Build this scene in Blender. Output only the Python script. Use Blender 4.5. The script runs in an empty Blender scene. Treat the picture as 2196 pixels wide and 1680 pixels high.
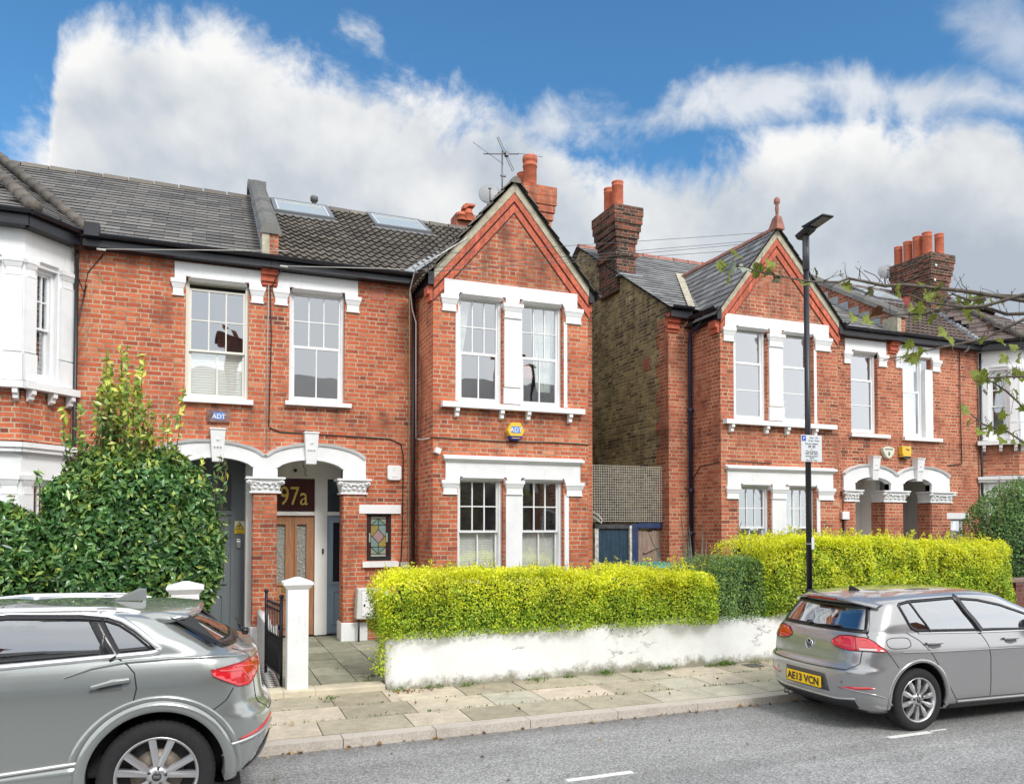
import bpy, bmesh, math, random
from mathutils import Vector, Matrix, noise
from mathutils.geometry import tessellate_polygon
from mathutils.bvhtree import BVHTree
import numpy as np
R = math.radians
S = bpy.context.scene
COL = S.collection
random.seed(7)
rnd = random.Random(11)

# ---------------------------------------------------------------- camera, light, exposure
cam = bpy.data.objects.new('camera', bpy.data.cameras.new('camera'))
COL.objects.link(cam)
cam.location = (0, 0, 2.1)
cam.rotation_euler = (R(91.6), 0, R(-21.5))
cam.data.sensor_width = 36
cam.data.lens = 36 * 1661 / 2195
cam.data.shift_y = 0.109
cam.data.clip_start = 0.1
cam.data.clip_end = 3000
S.camera = cam
S.view_settings.view_transform = 'Standard'
S.view_settings.look = 'None'
S.view_settings.gamma = 1
S.view_settings.exposure = 0.80
SUN_EL, SUN_AZ = 42, 167           # azimuth clockwise from +Y (into the picture): sun behind the camera, left
sl = bpy.data.lights.new('sun', 'SUN')
sl.energy = 1.4
sl.angle = R(14)
sl.color = (1.0, .965, .91)
sun = bpy.data.objects.new('sun', sl)
COL.objects.link(sun)
sd = Vector((math.sin(R(SUN_AZ)) * math.cos(R(SUN_EL)), math.cos(R(SUN_AZ)) * math.cos(R(SUN_EL)), math.sin(R(SUN_EL))))
sun.rotation_euler = sd.to_track_quat('Z', 'Y').to_euler()
sun.location = (0, -20, 40)


# ---------------------------------------------------------------- node helpers
class NT:
    def __init__(s, tree):
        s.t = tree; s.n = tree.nodes; s.l = tree.links
    def node(s, kind, **kw):
        n = s.n.new(kind)
        for k, v in kw.items():
            setattr(n, k, v)
        return n
    def put(s, sock, v):
        if v is None: return
        if isinstance(v, bpy.types.NodeSocket): s.l.new(v, sock)
        else:
            if hasattr(sock.default_value, '__len__') and not isinstance(v, str):
                v = list(v)
                if len(sock.default_value) == 4 and len(v) == 3: v.append(1)
            sock.default_value = v
    def m(s, op, a, b=None, c=None):
        n = s.node('ShaderNodeMath', operation=op)
        s.put(n.inputs[0], a)
        if b is not None: s.put(n.inputs[1], b)
        if c is not None: s.put(n.inputs[2], c)
        return n.outputs[0]
    def v(s, op, a, b=None):
        n = s.node('ShaderNodeVectorMath', operation=op)
        s.put(n.inputs[0], a)
        if b is not None: s.put(n.inputs[1], b)
        return n.outputs['Value'] if op in ('DOT_PRODUCT', 'LENGTH') else n.outputs[0]
    def xyz(s, v):
        n = s.node('ShaderNodeSeparateXYZ'); s.l.new(v, n.inputs[0]); return n.outputs
    def comb(s, x=0, y=0, z=0):
        n = s.node('ShaderNodeCombineXYZ')
        for i, q in enumerate((x, y, z)): s.put(n.inputs[i], q)
        return n.outputs[0]
    def mix(s, f, a, b, mode='MIX'):
        n = s.node('ShaderNodeMix', data_type='RGBA', blend_type=mode)
        s.put(n.inputs[0], f); s.put(n.inputs[6], a); s.put(n.inputs[7], b)
        return n.outputs[2]
    def ramp(s, f, stops, interp='LINEAR'):
        n = s.node('ShaderNodeValToRGB'); n.color_ramp.interpolation = interp
        e = n.color_ramp.elements
        while len(e) < len(stops): e.new(.5)
        for i, (p, c) in enumerate(stops):
            e[i].position = p; e[i].color = (*c, 1) if len(c) == 3 else c
        s.put(n.inputs[0], f); return n.outputs[0]
    def noise(s, vec, scale, detail=4, rough=.55, dist=0, dim='3D'):
        n = s.node('ShaderNodeTexNoise', noise_dimensions=dim)
        if vec is not None: s.l.new(vec, n.inputs['Vector'])
        n.inputs['Scale'].default_value = scale; n.inputs['Detail'].default_value = detail
        n.inputs['Roughness'].default_value = rough; n.inputs['Distortion'].default_value = dist
        return n.outputs['Fac']
    def rng(s, v, a, b, c=0, d=1, smooth=False):
        n = s.node('ShaderNodeMapRange', interpolation_type='SMOOTHSTEP' if smooth else 'LINEAR')
        for i, q in enumerate((v, a, b, c, d)): s.put(n.inputs[i], q)
        return n.outputs[0]
    def bump(s, h, strength=.3, dist=.01, normal=None):
        n = s.node('ShaderNodeBump'); s.put(n.inputs['Height'], h)
        n.inputs['Strength'].default_value = strength; n.inputs['Distance'].default_value = dist
        if normal is not None: s.l.new(normal, n.inputs['Normal'])
        return n.outputs[0]


def L(r, g, b):                       # sRGB 0-255 -> linear
    f = lambda c: (c / 255 / 12.92) if c / 255 <= .04045 else ((c / 255 + .055) / 1.055) ** 2.4
    return (f(r), f(g), f(b))


MATS = {}
def mat(name, col=None, rough=.6, metal=0, spec=.5, var=0, vscale=3, bump=0, bscale=40, fn=None, coat=0, island=0, trans=0):
    if name in MATS: return MATS[name]
    m = bpy.data.materials.new(name); m.use_nodes = True
    nt = NT(m.node_tree); b = nt.n['Principled BSDF']
    b.inputs['Roughness'].default_value = rough
    b.inputs['Metallic'].default_value = metal
    b.inputs['Specular IOR Level'].default_value = spec
    b.inputs['Coat Weight'].default_value = coat
    b.inputs['Coat Roughness'].default_value = .03
    if fn: fn(nt, b)
    else:
        c = (*col, 1)
        g = nt.node('ShaderNodeNewGeometry')
        out = None
        if var:
            f = nt.noise(g.outputs['Position'], vscale, 6, .6)
            f = nt.rng(f, .3, .7, 1 - var, 1 + var)
            out = nt.mix(1, c, nt.comb(f, f, f), 'MULTIPLY')
        if island:
            f = nt.rng(g.outputs['Random Per Island'], 0, 1, 1 - island, 1 + island)
            out = nt.mix(1, out if out is not None else c, nt.comb(f, f, f), 'MULTIPLY')
        nt.put(b.inputs['Base Color'], out if out is not None else c)
        if bump:
            nt.put(b.inputs['Normal'], nt.bump(nt.noise(g.outputs['Position'], bscale, 5), bump, .01))
    MATS[name] = m
    return m


# ---------------------------------------------------------------- sky (world)
w = bpy.data.worlds.new('World'); S.world = w; w.use_nodes = True
nt = NT(w.node_tree); bg = nt.n['Background']
sky = nt.node('ShaderNodeTexSky', sky_type='NISHITA', sun_disc=False)
sky.sun_elevation = R(SUN_EL); sky.sun_rotation = R(SUN_AZ)
sky.air_density = 1.0; sky.dust_density = .3; sky.ozone_density = 2.5
tc = nt.node('ShaderNodeTexCoord'); dirn = tc.outputs['Generated']
x_, y_, z_ = nt.xyz(dirn)
ysafe = nt.m('MAXIMUM', y_, .05)
p = nt.m('DIVIDE', x_, ysafe); q = nt.m('DIVIDE', z_, ysafe)
def curve(nt, v, pts, a, b):
    n = nt.node('ShaderNodeFloatCurve'); c = n.mapping.curves[0]
    n.mapping.use_clip = False
    for i, (px, py) in enumerate(pts):
        t = (px - a) / (b - a)
        if i < 2: c.points[i].location = (t, py)
        else: c.points.new(t, py)
    for k in c.points: k.handle_type = 'VECTOR'
    n.mapping.update(); nt.put(n.inputs['Value'], nt.rng(v, a, b)); return n.outputs[0]
CL1 = [(-.8, .33), (-.218, .412), (-.192, .438), (-.172, .451), (-.163, .53), (-.128, .574), (-.085, .593), (-.029, .597), (.024, .631), (.079, .635), (.137, .609), (.198, .623), (.261, .602), (.327, .578), (.396, .591), (.461, .575), (.5, .54), (.544, .55), (.624, .562), (.708, .595), (.797, .627), (.94, .672), (1.095, .679), (1.207, .725), (1.326, .766), (1.6, .79)]
CL2 = [(-.8, .2), (-.217, .3), (.327, .5), (.453, .61), (.624, .648), (.709, .688), (.798, .722), (.892, .774), (.992, .804), (1.097, .778), (1.208, .785), (1.328, .832), (1.6, .83)]
CL3 = [(-.8, .5), (.327, .561), (.453, .532), (.624, .584), (.708, .629), (.797, .65), (1.096, .724), (1.326, .766), (1.6, .771)]
big = nt.noise(dirn, 3.2, 12, .58, .15)
fine = nt.noise(dirn, 9, 14, .62, .35)
e1 = curve(nt, p, CL1, -.8, 1.6); e2 = curve(nt, p, CL2, -.8, 1.6); e2b = curve(nt, p, CL3, -.8, 1.6)
nz = nt.m('ADD', nt.rng(big, .3, .7, -.055, .055), nt.rng(fine, .3, .7, -.065, .065))
d1 = nt.rng(nt.m('ADD', nt.m('SUBTRACT', e1, q), nz), -.02, .07, 0, 1, True)
t2 = nt.m('MINIMUM', nt.m('SUBTRACT', e2, q), nt.m('SUBTRACT', q, e2b))
d2 = nt.m('MULTIPLY', nt.rng(nt.m('ADD', t2, nt.m('MULTIPLY', nz, .75)), -.03, .05, 0, 1, True), .78)
cor = nt.m('MULTIPLY', nt.rng(nt.m('ADD', nt.m('SUBTRACT', nt.rng(p, 1.19, 1.4, 0, .1), nt.m('ABSOLUTE', nt.m('SUBTRACT', q, .93))), nz), -.03, .09, 0, 1, True), .5)
dens = nt.m('MAXIMUM', nt.m('MAXIMUM', d1, d2), cor)
# behind the camera: near-solid cloud, made brighter than the visible sky as fill
back = nt.rng(nt.noise(dirn, 2.1, 8, .55), .38, .6, .82, 1, True)
isb = nt.rng(y_, .12, .3, 1, 0, True)
dens = nt.m('ADD', nt.m('MULTIPLY', dens, nt.m('SUBTRACT', 1, isb)), nt.m('MULTIPLY', back, isb))
# cloud brightness: white billows on top, grey bases
depth_in = nt.rng(nt.m('SUBTRACT', e1, q), 0, .42, 0, 1)
rel = nt.m('SUBTRACT', nt.noise(nt.v('ADD', dirn, (-.012, 0, -.030)), 6, 8, .52), nt.noise(dirn, 6, 8, .52))
rel2 = nt.m('SUBTRACT', nt.noise(nt.v('ADD', dirn, (-.03, 0, -.06)), 3.1, 5, .5), nt.noise(dirn, 3.1, 5, .5))
shade = nt.m('ADD', nt.m('ADD', nt.m('MULTIPLY', rel, -2.2), nt.m('MULTIPLY', rel2, -1.8)), nt.m('ADD', nt.rng(nt.noise(dirn, 2.6, 6, .5), .36, .64, -.28, .28), nt.m('ADD', nt.rng(nt.m('SUBTRACT', e1, q), .0, .07, .35, 0), nt.rng(depth_in, 0, 1, .30, -.50))))
cc = nt.ramp(nt.rng(shade, -.62, .62, 0, 1), [(0, (2.7, 3.05, 3.5)), (.35, (3.4, 3.7, 4.05)), (.62, (4.35, 4.5, 4.65)), (1, (5.5, 5.5, 5.45))])
cc = nt.mix(isb, cc, (9.6, 9.7, 9.8))  # unseen cloud brightened to send fill light into the porches
skc = nt.mix(1, sky.outputs[0], (.50, .88, 1.02), 'MULTIPLY')
nt.put(bg.inputs[0], nt.mix(dens, skc, cc))
bg.inputs[1].default_value = .1


# ---------------------------------------------------------------- mesh builder
class MB:
    def __init__(s, M=None):
        s.v = []; s.f = []; s.mi = []; s.M = M; s.cur = 0; s.sm = []; s.smooth = False
    def add(s, vs, fs):
        o = len(s.v)
        for a in vs:
            a = Vector(a); s.v.append(tuple(s.M @ a) if s.M else tuple(a))
        for f in fs:
            s.f.append([i + o for i in f]); s.mi.append(s.cur); s.sm.append(s.smooth)
        return s
    def box(s, x0, x1, y0, y1, z0, z1):
        return s.add([(x0, y0, z0), (x1, y0, z0), (x1, y1, z0), (x0, y1, z0), (x0, y0, z1), (x1, y0, z1), (x1, y1, z1), (x0, y1, z1)],
                     [(0, 3, 2, 1), (4, 5, 6, 7), (0, 1, 5, 4), (1, 2, 6, 5), (2, 3, 7, 6), (3, 0, 4, 7)])
    def hexa(s, b, t):                 # bottom 4 points, top 4 points
        return s.add(list(b) + list(t), [(0, 3, 2, 1), (4, 5, 6, 7), (0, 1, 5, 4), (1, 2, 6, 5), (2, 3, 7, 6), (3, 0, 4, 7)])
    def bar(s, a, b, w, h, up=(0, 0, 1)):   # rectangular bar from a to b
        a = Vector(a); b = Vector(b); d = (b - a).normalized(); sdv = d.cross(Vector(up)).normalized(); u = sdv.cross(d)
        c = [(-w / 2, -h / 2), (w / 2, -h / 2), (w / 2, h / 2), (-w / 2, h / 2)]
        return s.hexa([a + sdv * i + u * j for i, j in c], [b + sdv * i + u * j for i, j in c])
    def plate(s, outer, holes, y0, y1, back=True):   # polygon in (x,z), from y0 (front) to y1
        loops = [outer] + list(holes)
        tris = tessellate_polygon([[Vector((a, b, 0)) for a, b in lp] for lp in loops])
        flat = [p for lp in loops for p in lp]
        vs = [(a, y0, b) for a, b in flat]; n = len(vs)
        fs = []
        for t in tris:
            A, B, C = [Vector(flat[i]) for i in t]
            cr = (B - A).cross(C - A) if False else (B.x - A.x) * (C.y - A.y) - (B.y - A.y) * (C.x - A.x)
            t = tuple(t) if cr > 0 else tuple(reversed(t))
            fs.append(t)
            if back: fs.append(tuple(i + n for i in reversed(t)))
        vs += [(a, y1, b) for a, b in flat]
        o = 0
        for k, lp in enumerate(loops):
            m = len(lp)
            ar = sum(lp[i][0] * lp[(i + 1) % m][1] - lp[(i + 1) % m][0] * lp[i][1] for i in range(m))
            for i in range(m):
                a, b = o + i, o + (i + 1) % m
                f = (a, a + n, b + n, b)
                if (ar < 0) != (k > 0): f = tuple(reversed(f))
                fs.append(f)
            o += m
        return s.add(vs, fs)
    def extr(s, poly, a, b, ax):       # extrude polygon (2D in plane perpendicular to ax 'x'|'y'|'z') from a to b
        n = len(poly)
        if ax == 'x': f = lambda t, p: (t, p[0], p[1])
        elif ax == 'y': f = lambda t, p: (p[0], t, p[1])
        else: f = lambda t, p: (p[0], p[1], t)
        vs = [f(a, p) for p in poly] + [f(b, p) for p in poly]
        tr = tessellate_polygon([[Vector((p[0], p[1], 0)) for p in poly]])
        fs = [tuple(t) for t in tr] + [tuple(i + n for i in reversed(t)) for t in tr]
        fs += [(i, (i + 1) % n, (i + 1) % n + n, i + n) for i in range(n)]
        return s.add(vs, fs)
    def tube(s, pts, r, n=8, cap=True, r2=None):
        pts = [Vector(p) for p in pts]; m = len(pts); vs = []; fs = []
        up = Vector((0, 0, 1))
        prev = None
        for i, p_ in enumerate(pts):
            d = (pts[min(i + 1, m - 1)] - pts[max(i - 1, 0)]).normalized()
            a = d.cross(up) if abs(d.z) < .95 else d.cross(Vector((1, 0, 0)))
            if prev is not None:
                a = prev - d * prev.dot(d)
            a.normalize(); prev = a
            b = d.cross(a)
            rr = r if r2 is None else r + (r2 - r) * i / max(1, m - 1)
            if isinstance(r, (list, tuple)): rr = r[i]
            for k in range(n):
                t = 2 * math.pi * k / n
                vs.append(p_ + (a * math.cos(t) + b * math.sin(t)) * rr)
        for i in range(m - 1):
            for k in range(n):
                k2 = (k + 1) % n
                fs.append((i * n + k, i * n + k2, (i + 1) * n + k2, (i + 1) * n + k))
        if cap:
            fs.append(tuple(range(n))[::-1]); fs.append(tuple(range((m - 1) * n, m * n)))
        sm = s.smooth; s.smooth = True; s.add(vs, fs); s.smooth = sm
        return s
    def lathe(s, prof, c, n=16, axis='z'):   # prof: (r, h)
        vs = []; fs = []; m = len(prof)
        for r, h in prof:
            for k in range(n):
                t = 2 * math.pi * k / n; a, b = r * math.cos(t), r * math.sin(t)
                if axis == 'z': vs.append((c[0] + a, c[1] + b, c[2] + h))
                elif axis == 'y': vs.append((c[0] + a, c[1] + h, c[2] + b))
                else: vs.append((c[0] + h, c[1] + a, c[2] + b))
        for i in range(m - 1):
            for k in range(n):
                k2 = (k + 1) % n
                fs.append((i * n + k, i * n + k2, (i + 1) * n + k2, (i + 1) * n + k))
        sm = s.smooth; s.smooth = True; s.add(vs, fs); s.smooth = sm
        return s
    def build(s, name, mats, parent=None, fixn=False, bevel=0, autosmooth=False):
        me = bpy.data.meshes.new(name)
        me.from_pydata(s.v, [], s.f)
        if not isinstance(mats, (list, tuple)): mats = [mats]
        for m in mats: me.materials.append(m)
        me.polygons.foreach_set('material_index', s.mi)
        me.polygons.foreach_set('use_smooth', s.sm)
        if fixn:
            bm = bmesh.new(); bm.from_mesh(me); bmesh.ops.recalc_face_normals(bm, faces=bm.faces); bm.to_mesh(me); bm.free()
        me.update()
        o = bpy.data.objects.new(name, me); COL.objects.link(o)
        if parent: o.parent = parent; o.matrix_parent_inverse = Matrix.Translation(parent.location).inverted() if parent.type == 'EMPTY' else Matrix()
        if bevel:
            md = o.modifiers.new('b', 'BEVEL'); md.width = bevel; md.segments = 2; md.limit_method = 'ANGLE'; md.angle_limit = R(50)
        return o


def tag(o, label=None, cat=None, group=None, kind=None):
    if label: o['label'] = label
    if cat: o['category'] = cat
    if group: o['group'] = group
    if kind: o['kind'] = kind
    return o
def thing(name, label, cat, loc=(0, 0, 0), group=None):
    o = bpy.data.objects.new(name, None); COL.objects.link(o); o.location = loc; o.empty_display_size = .2
    return tag(o, label, cat, group)
def struct(name, mb, m): return tag(mb.build(name, m), kind='structure')
def fx(o, d): return Matrix.Translation(Vector(o)) @ Matrix(((d[0], -d[1], 0, 0), (d[1], d[0], 0, 0), (0, 0, 1, 0), (0, 0, 0, 1)))
FA = fx((0, 13.1, 0), (1, 0))       # the main front plane of the terrace
B1 = fx((0, 12.1, 0), (1, 0))       # front of the near gabled bay
B2 = fx((0, 12.15, 0), (1, 0))      # front of the far gabled bay
# ---------------------------------------------------------------- materials
def brick_fn(stops, mortar, course=.0735, LL=.335, mw=.0115, grime=.35, wob=.004, bumpy=.5, stain=(.05, .035, .03)):
    def fn(nt, b):
        g = nt.node('ShaderNodeNewGeometry'); P = g.outputs['Position']
        T = nt.v('CROSS_PRODUCT', g.outputs['True Normal'], (0, 0, 1))
        wn = nt.noise(P, 9, 3)
        u = nt.m('ADD', nt.v('DOT_PRODUCT', P, T), nt.rng(wn, .3, .7, -wob, wob))
        z = nt.m('ADD', nt.xyz(P)[2], nt.rng(nt.noise(P, 4, 3), .3, .7, -wob, wob))
        rv = nt.m('DIVIDE', z, course); row = nt.m('FLOOR', rv); fv = nt.m('FRACT', rv)
        rn = nt.node('ShaderNodeTexWhiteNoise', noise_dimensions='1D'); nt.put(rn.inputs['W'], row)
        u2 = nt.m('ADD', nt.m('ADD', nt.m('DIVIDE', u, LL), nt.m('MULTIPLY', row, .5)), nt.m('MULTIPLY', rn.outputs['Value'], .13))
        c = nt.m('FLOOR', u2); f = nt.m('FRACT', u2)
        isH = nt.m('GREATER_THAN', f, .667)
        du = nt.m('MULTIPLY', nt.m('MINIMUM', nt.m('MINIMUM', f, nt.m('SUBTRACT', 1, f)), nt.m('ABSOLUTE', nt.m('SUBTRACT', f, .667))), LL)
        dv = nt.m('MULTIPLY', nt.m('MINIMUM', fv, nt.m('SUBTRACT', 1, fv)), course)
        d = nt.m('ADD', nt.m('MINIMUM', du, dv), nt.rng(nt.noise(P, 60, 2), .3, .7, -.0022, .0022))
        brick = nt.rng(d, mw * .35, mw * .75, 0, 1)
        wh = nt.node('ShaderNodeTexWhiteNoise', noise_dimensions='2D')
        nt.put(wh.inputs['Vector'], nt.comb(nt.m('ADD', c, nt.m('MULTIPLY', isH, .5)), row, 0))
        val = nt.m('ADD', nt.m('MULTIPLY', wh.outputs['Value'], .62), nt.rng(nt.noise(P, 1.1, 7, .65), .3, .7, 0, .42))
        col = nt.ramp(val, stops)
        fine_ = nt.rng(nt.noise(P, 45, 5, .7), .25, .75, .8, 1.18)
        col = nt.mix(1, col, nt.comb(fine_, fine_, fine_), 'MULTIPLY')
        mo = nt.mix(nt.rng(nt.noise(P, 2.3, 7, .65), .42, .66, 0, 1), mortar, tuple(k * .42 for k in mortar))
        col = nt.mix(brick, mo, col)
        # old soot and algae patches with shapes of their own
        gr = nt.rng(nt.noise(nt.v('MULTIPLY', P, (1, 1, .5)), 1.25, 10, .75, .6), .50, .70, 0, grime * 1.5)
        col = nt.mix(gr, col, stain)
        zz = nt.xyz(P)[2]; st = nt.m('ADD', nt.m('MULTIPLY', nt.rng(zz, 3.45, 4.0, 0, 1), nt.rng(zz, 4.0, 4.06, 1, 0)), nt.m('ADD', nt.rng(zz, 5.75, 6.3, 0, .8), nt.rng(zz, .1, .9, .8, 0)))
        st = nt.m('MULTIPLY', st, nt.rng(nt.noise(nt.v('MULTIPLY', P, (3.2, 3.2, .5)), 1.5, 7, .7), .44, .62, 0, .62 * (1 if grime < .45 else .3)))
        col = nt.mix(st, col, stain)
        pale = nt.rng(nt.noise(nt.v('ADD', P, (7, 3, 1)), 1.6, 8, .7, .4), .64, .78, 0, .35)
        col = nt.mix(pale, col, (.55, .40, .34))
        nt.put(b.inputs['Base Color'], col)
        b.inputs['Roughness'].default_value = .88; b.inputs['Specular IOR Level'].default_value = .25
        h = nt.m('ADD', brick, nt.m('MULTIPLY', nt.noise(P, 50, 4, .7), .5))
        nt.put(b.inputs['Normal'], nt.bump(h, bumpy, .008))
    return fn
RED = [(0, (.07, .035, .03)), (.10, (.22, .06, .042)), (.24, (.42, .10, .053)), (.55, (.53, .132, .062)), (.8, (.59, .178, .086)), (.92, (.62, .25, .14)), (1, (.64, .35, .22))]
RED2 = [(0, (.08, .035, .03)), (.15, (.25, .07, .045)), (.38, (.42, .11, .065)), (.7, (.51, .15, .085)), (.9, (.57, .22, .13)), (1, (.60, .32, .2))]
YEL = [(0, (.06, .045, .03)), (.25, (.17, .125, .065)), (.5, (.34, .25, .12)), (.8, (.52, .39, .19)), (1, (.64, .50, .27))]
m_brick = mat('red_brick', fn=brick_fn(RED, (.50, .43, .31), mw=.0140, grime=.44))
m_brick2 = mat('orange_brick', fn=brick_fn(RED2, (.56, .44, .29), mw=.014, grime=.3))
m_stock = mat('yellow_stock_brick', fn=brick_fn(YEL, (.56, .49, .36), mw=.014, wob=.010, bumpy=.9, grime=.38))
m_chim = mat('sooty_chimney_brick', fn=brick_fn([(0, (.03, .022, .018)), (.45, (.08, .045, .034)), (.7, (.20, .065, .042)), (1, (.40, .11, .06))], (.30, .25, .19), grime=.7))
m_chimred = mat('red_chimney_brick', fn=brick_fn(RED, (.4, .33, .26), grime=.3))
m_darkbrick = mat('dark_garden_brick', fn=brick_fn([(0, (.06, .03, .028)), (.5, (.14, .05, .04)), (1, (.24, .09, .07))], (.17, .13, .11)))
def white_fn(base=(.80, .81, .82), dirt=.26, z0=None):
    def fn(nt, b):
        g = nt.node('ShaderNodeNewGeometry'); P = g.outputs['Position']
        n1 = nt.noise(P, 2.2, 8, .65)
        col = nt.mix(nt.rng(n1, .45, .75, 0, dirt * 2), base, tuple(k * .72 for k in base))
        col = nt.mix(nt.rng(nt.noise(nt.v('MULTIPLY', P, (9, 9, .8)), 1.6, 6, .6), .6, .8, 0, dirt * 1.6), col, (.33, .31, .27))
        nt.put(b.inputs['Base Color'], col)
        b.inputs['Roughness'].default_value = .5
        nt.put(b.inputs['Normal'], nt.bump(nt.noise(P, 30, 5), .12, .006))
    return fn
m_white = mat('white_masonry_paint', fn=white_fn())
m_cream = mat('cream_window_paint', fn=white_fn((.74, .73, .66), .06))
m_upvc = mat('white_window_plastic', (.82, .83, .84), .3)
m_porch = mat('porch_plaster', (.85, .85, .82), .7, var=.05)
def glass_fn(tint, refl):
    def fn(nt, b):
        out = nt.n['Material Output']
        g = nt.node('ShaderNodeNewGeometry')
        gl = nt.node('ShaderNodeBsdfGlossy'); gl.inputs['Roughness'].default_value = .012
        gl.inputs['Color'].default_value = (.93, .96, 1, 1)
        nt.put(gl.inputs['Normal'], nt.bump(nt.noise(g.outputs['Position'], 2.4, 0, .4, .2), .03, .1))
        tr = nt.node('ShaderNodeBsdfTransparent'); tr.inputs['Color'].default_value = (*tint, 1)
        lw = nt.node('ShaderNodeLayerWeight'); lw.inputs['Blend'].default_value = .35
        mx = nt.node('ShaderNodeMixShader'); nt.put(mx.inputs[0], nt.rng(lw.outputs['Facing'], 0, 1, refl, 1))
        nt.l.new(tr.outputs[0], mx.inputs[1]); nt.l.new(gl.outputs[0], mx.inputs[2])
        nt.l.new(mx.outputs[0], out.inputs['Surface'])
    return fn
m_glass = mat('window_glass', fn=glass_fn((.96, .98, .98), .32))
m_cglass = mat('car_glass', fn=glass_fn((.42, .46, .48), .27))
m_black = mat('black_gutter_paint', (.012, .013, .02), .35, var=.3, vscale=6)
m_lead = mat('lead_flashing', (.34, .37, .40), .5, var=.2, vscale=8)
m_terra = mat('terracotta', (.50, .13, .065), .75, var=.25, vscale=7)
m_terrad = mat('terracotta_ridge', (.30, .13, .10), .8, var=.35, vscale=6, island=.15)
m_corb = mat('moulded_brick', (.48, .118, .066), .8, var=.3, vscale=14, island=.2)
m_mortar = mat('cement_fillet', (.42, .39, .30), .9, var=.3, vscale=9)
def slate_fn(a, bcol, moss=.3):
    def fn(nt, b):
        g = nt.node('ShaderNodeNewGeometry'); P = g.outputs['Position']
        col = nt.mix(g.outputs['Random Per Island'], a, bcol)
        n1 = nt.rng(nt.noise(P, 26, 6, .7), .3, .7, .75, 1.25)
        col = nt.mix(1, col, nt.comb(n1, n1, n1), 'MULTIPLY')
        col = nt.mix(nt.rng(nt.noise(P, 2.2, 8, .7), .58, .75, 0, moss), col, (.14, .125, .09))
        col = nt.mix(nt.rng(nt.noise(P, 17, 3, .6), .74, .80, 0, .5), col, (.42, .42, .38))
        nt.put(b.inputs['Base Color'], col); b.inputs['Roughness'].default_value = .62
        nt.put(b.inputs['Normal'], nt.bump(nt.noise(P, 40, 5), .25, .006))
    return fn
m_slate = mat('grey_slate', fn=slate_fn((.112, .106, .099), (.215, .203, .188)))
m_slate2 = mat('blue_grey_slate', fn=slate_fn((.14, .14, .138), (.28, .278, .27), .2))
m_ctile = mat('brown_concrete_tile', fn=slate_fn((.085, .073, .06), (.17, .15, .12), .4))
m_ctile2 = mat('red_brown_tile', fn=slate_fn((.09, .06, .05), (.16, .12, .10), .4))
m_felt = mat('roof_underlay', (.02, .02, .02), .9)
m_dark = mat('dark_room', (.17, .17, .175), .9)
m_room = mat('room_wall', (.30, .29, .27), .9)
m_shut = mat('shutter_white', (.95, .94, .88), .5)
m_curt = mat('curtain_cloth', (.66, .72, .66), .9, var=.15, vscale=8)
m_black2 = mat('black_plastic', (.015, .015, .017), .4)
m_grey = mat('grey_door_paint', (.16, .185, .20), .45, var=.05)
m_blued = mat('blue_grey_door_paint', (.30, .40, .50), .45, var=.05)
m_metal = mat('brushed_metal', (.6, .6, .6), .35, 1)
def wood_fn(a, b_, sc=1, rough=.55):
    def fn(nt, b):
        g = nt.node('ShaderNodeNewGeometry'); P = g.outputs['Position']
        n1 = nt.noise(nt.v('MULTIPLY', P, (14 * sc, 14 * sc, 1.2 * sc)), 2, 7, .65, 1.2)
        nt.put(b.inputs['Base Color'], nt.ramp(n1, [(.3, a), (.55, tuple((i + j) / 2 for i, j in zip(a, b_))), (.7, b_)]))
        b.inputs['Roughness'].default_value = rough
        nt.put(b.inputs['Normal'], nt.bump(n1, .15, .004))
    return fn
m_pine = mat('stripped_pine', fn=wood_fn((.27, .12, .055), (.50, .26, .13)))
m_rawwood = mat('weathered_board', fn=wood_fn((.20, .14, .11), (.44, .33, .27), 1.4, .85))
m_navy = mat('navy_gate_paint', (.025, .045, .12), .5, var=.35, vscale=7)
m_teal = mat('dark_blue_boards', (.018, .05, .085), .5, var=.35, vscale=9)


def plaster_wall_fn(nt, b):
    g = nt.node('ShaderNodeNewGeometry'); P = g.outputs['Position']; z = nt.xyz(P)[2]
    col = nt.mix(nt.rng(nt.noise(P, 3, 9, .65), .42, .68, 0, .38), (.84, .85, .85), (.66, .66, .62))
    edge = nt.m('ADD', nt.rng(z, .12, .34, 1, 0), nt.rng(nt.noise(P, 4.5, 12, .78), .3, .7, -.55, .55))
    col = nt.mix(nt.rng(edge, .30, .85, 0, .9), col, (.23, .22, .15))
    col = nt.mix(nt.rng(nt.noise(P, 24, 5, .8), .62, .7, 0, nt.rng(edge, .1, .8, 0, .75)), col, (.05, .06, .03))
    cr = nt.m('ABSOLUTE', nt.m('SUBTRACT', nt.noise(nt.v('MULTIPLY', P, (.55, .55, 1.7)), 1.25, 9, .62, .3), .5))
    mask = nt.rng(nt.noise(P, .9, 2), .52, .6, 0, 1)
    ck = nt.m('MULTIPLY', nt.rng(cr, .002, .0065, 1, 0), mask)
    col = nt.mix(nt.m('MULTIPLY', ck, .75), col, (.14, .12, .09))
    nt.put(b.inputs['Base Color'], col); b.inputs['Roughness'].default_value = .75
    nt.put(b.inputs['Normal'], nt.bump(nt.m('SUBTRACT', nt.noise(P, 6, 8, .6), ck), .35, .03))
m_plw = mat('old_white_render', fn=plaster_wall_fn)

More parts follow.
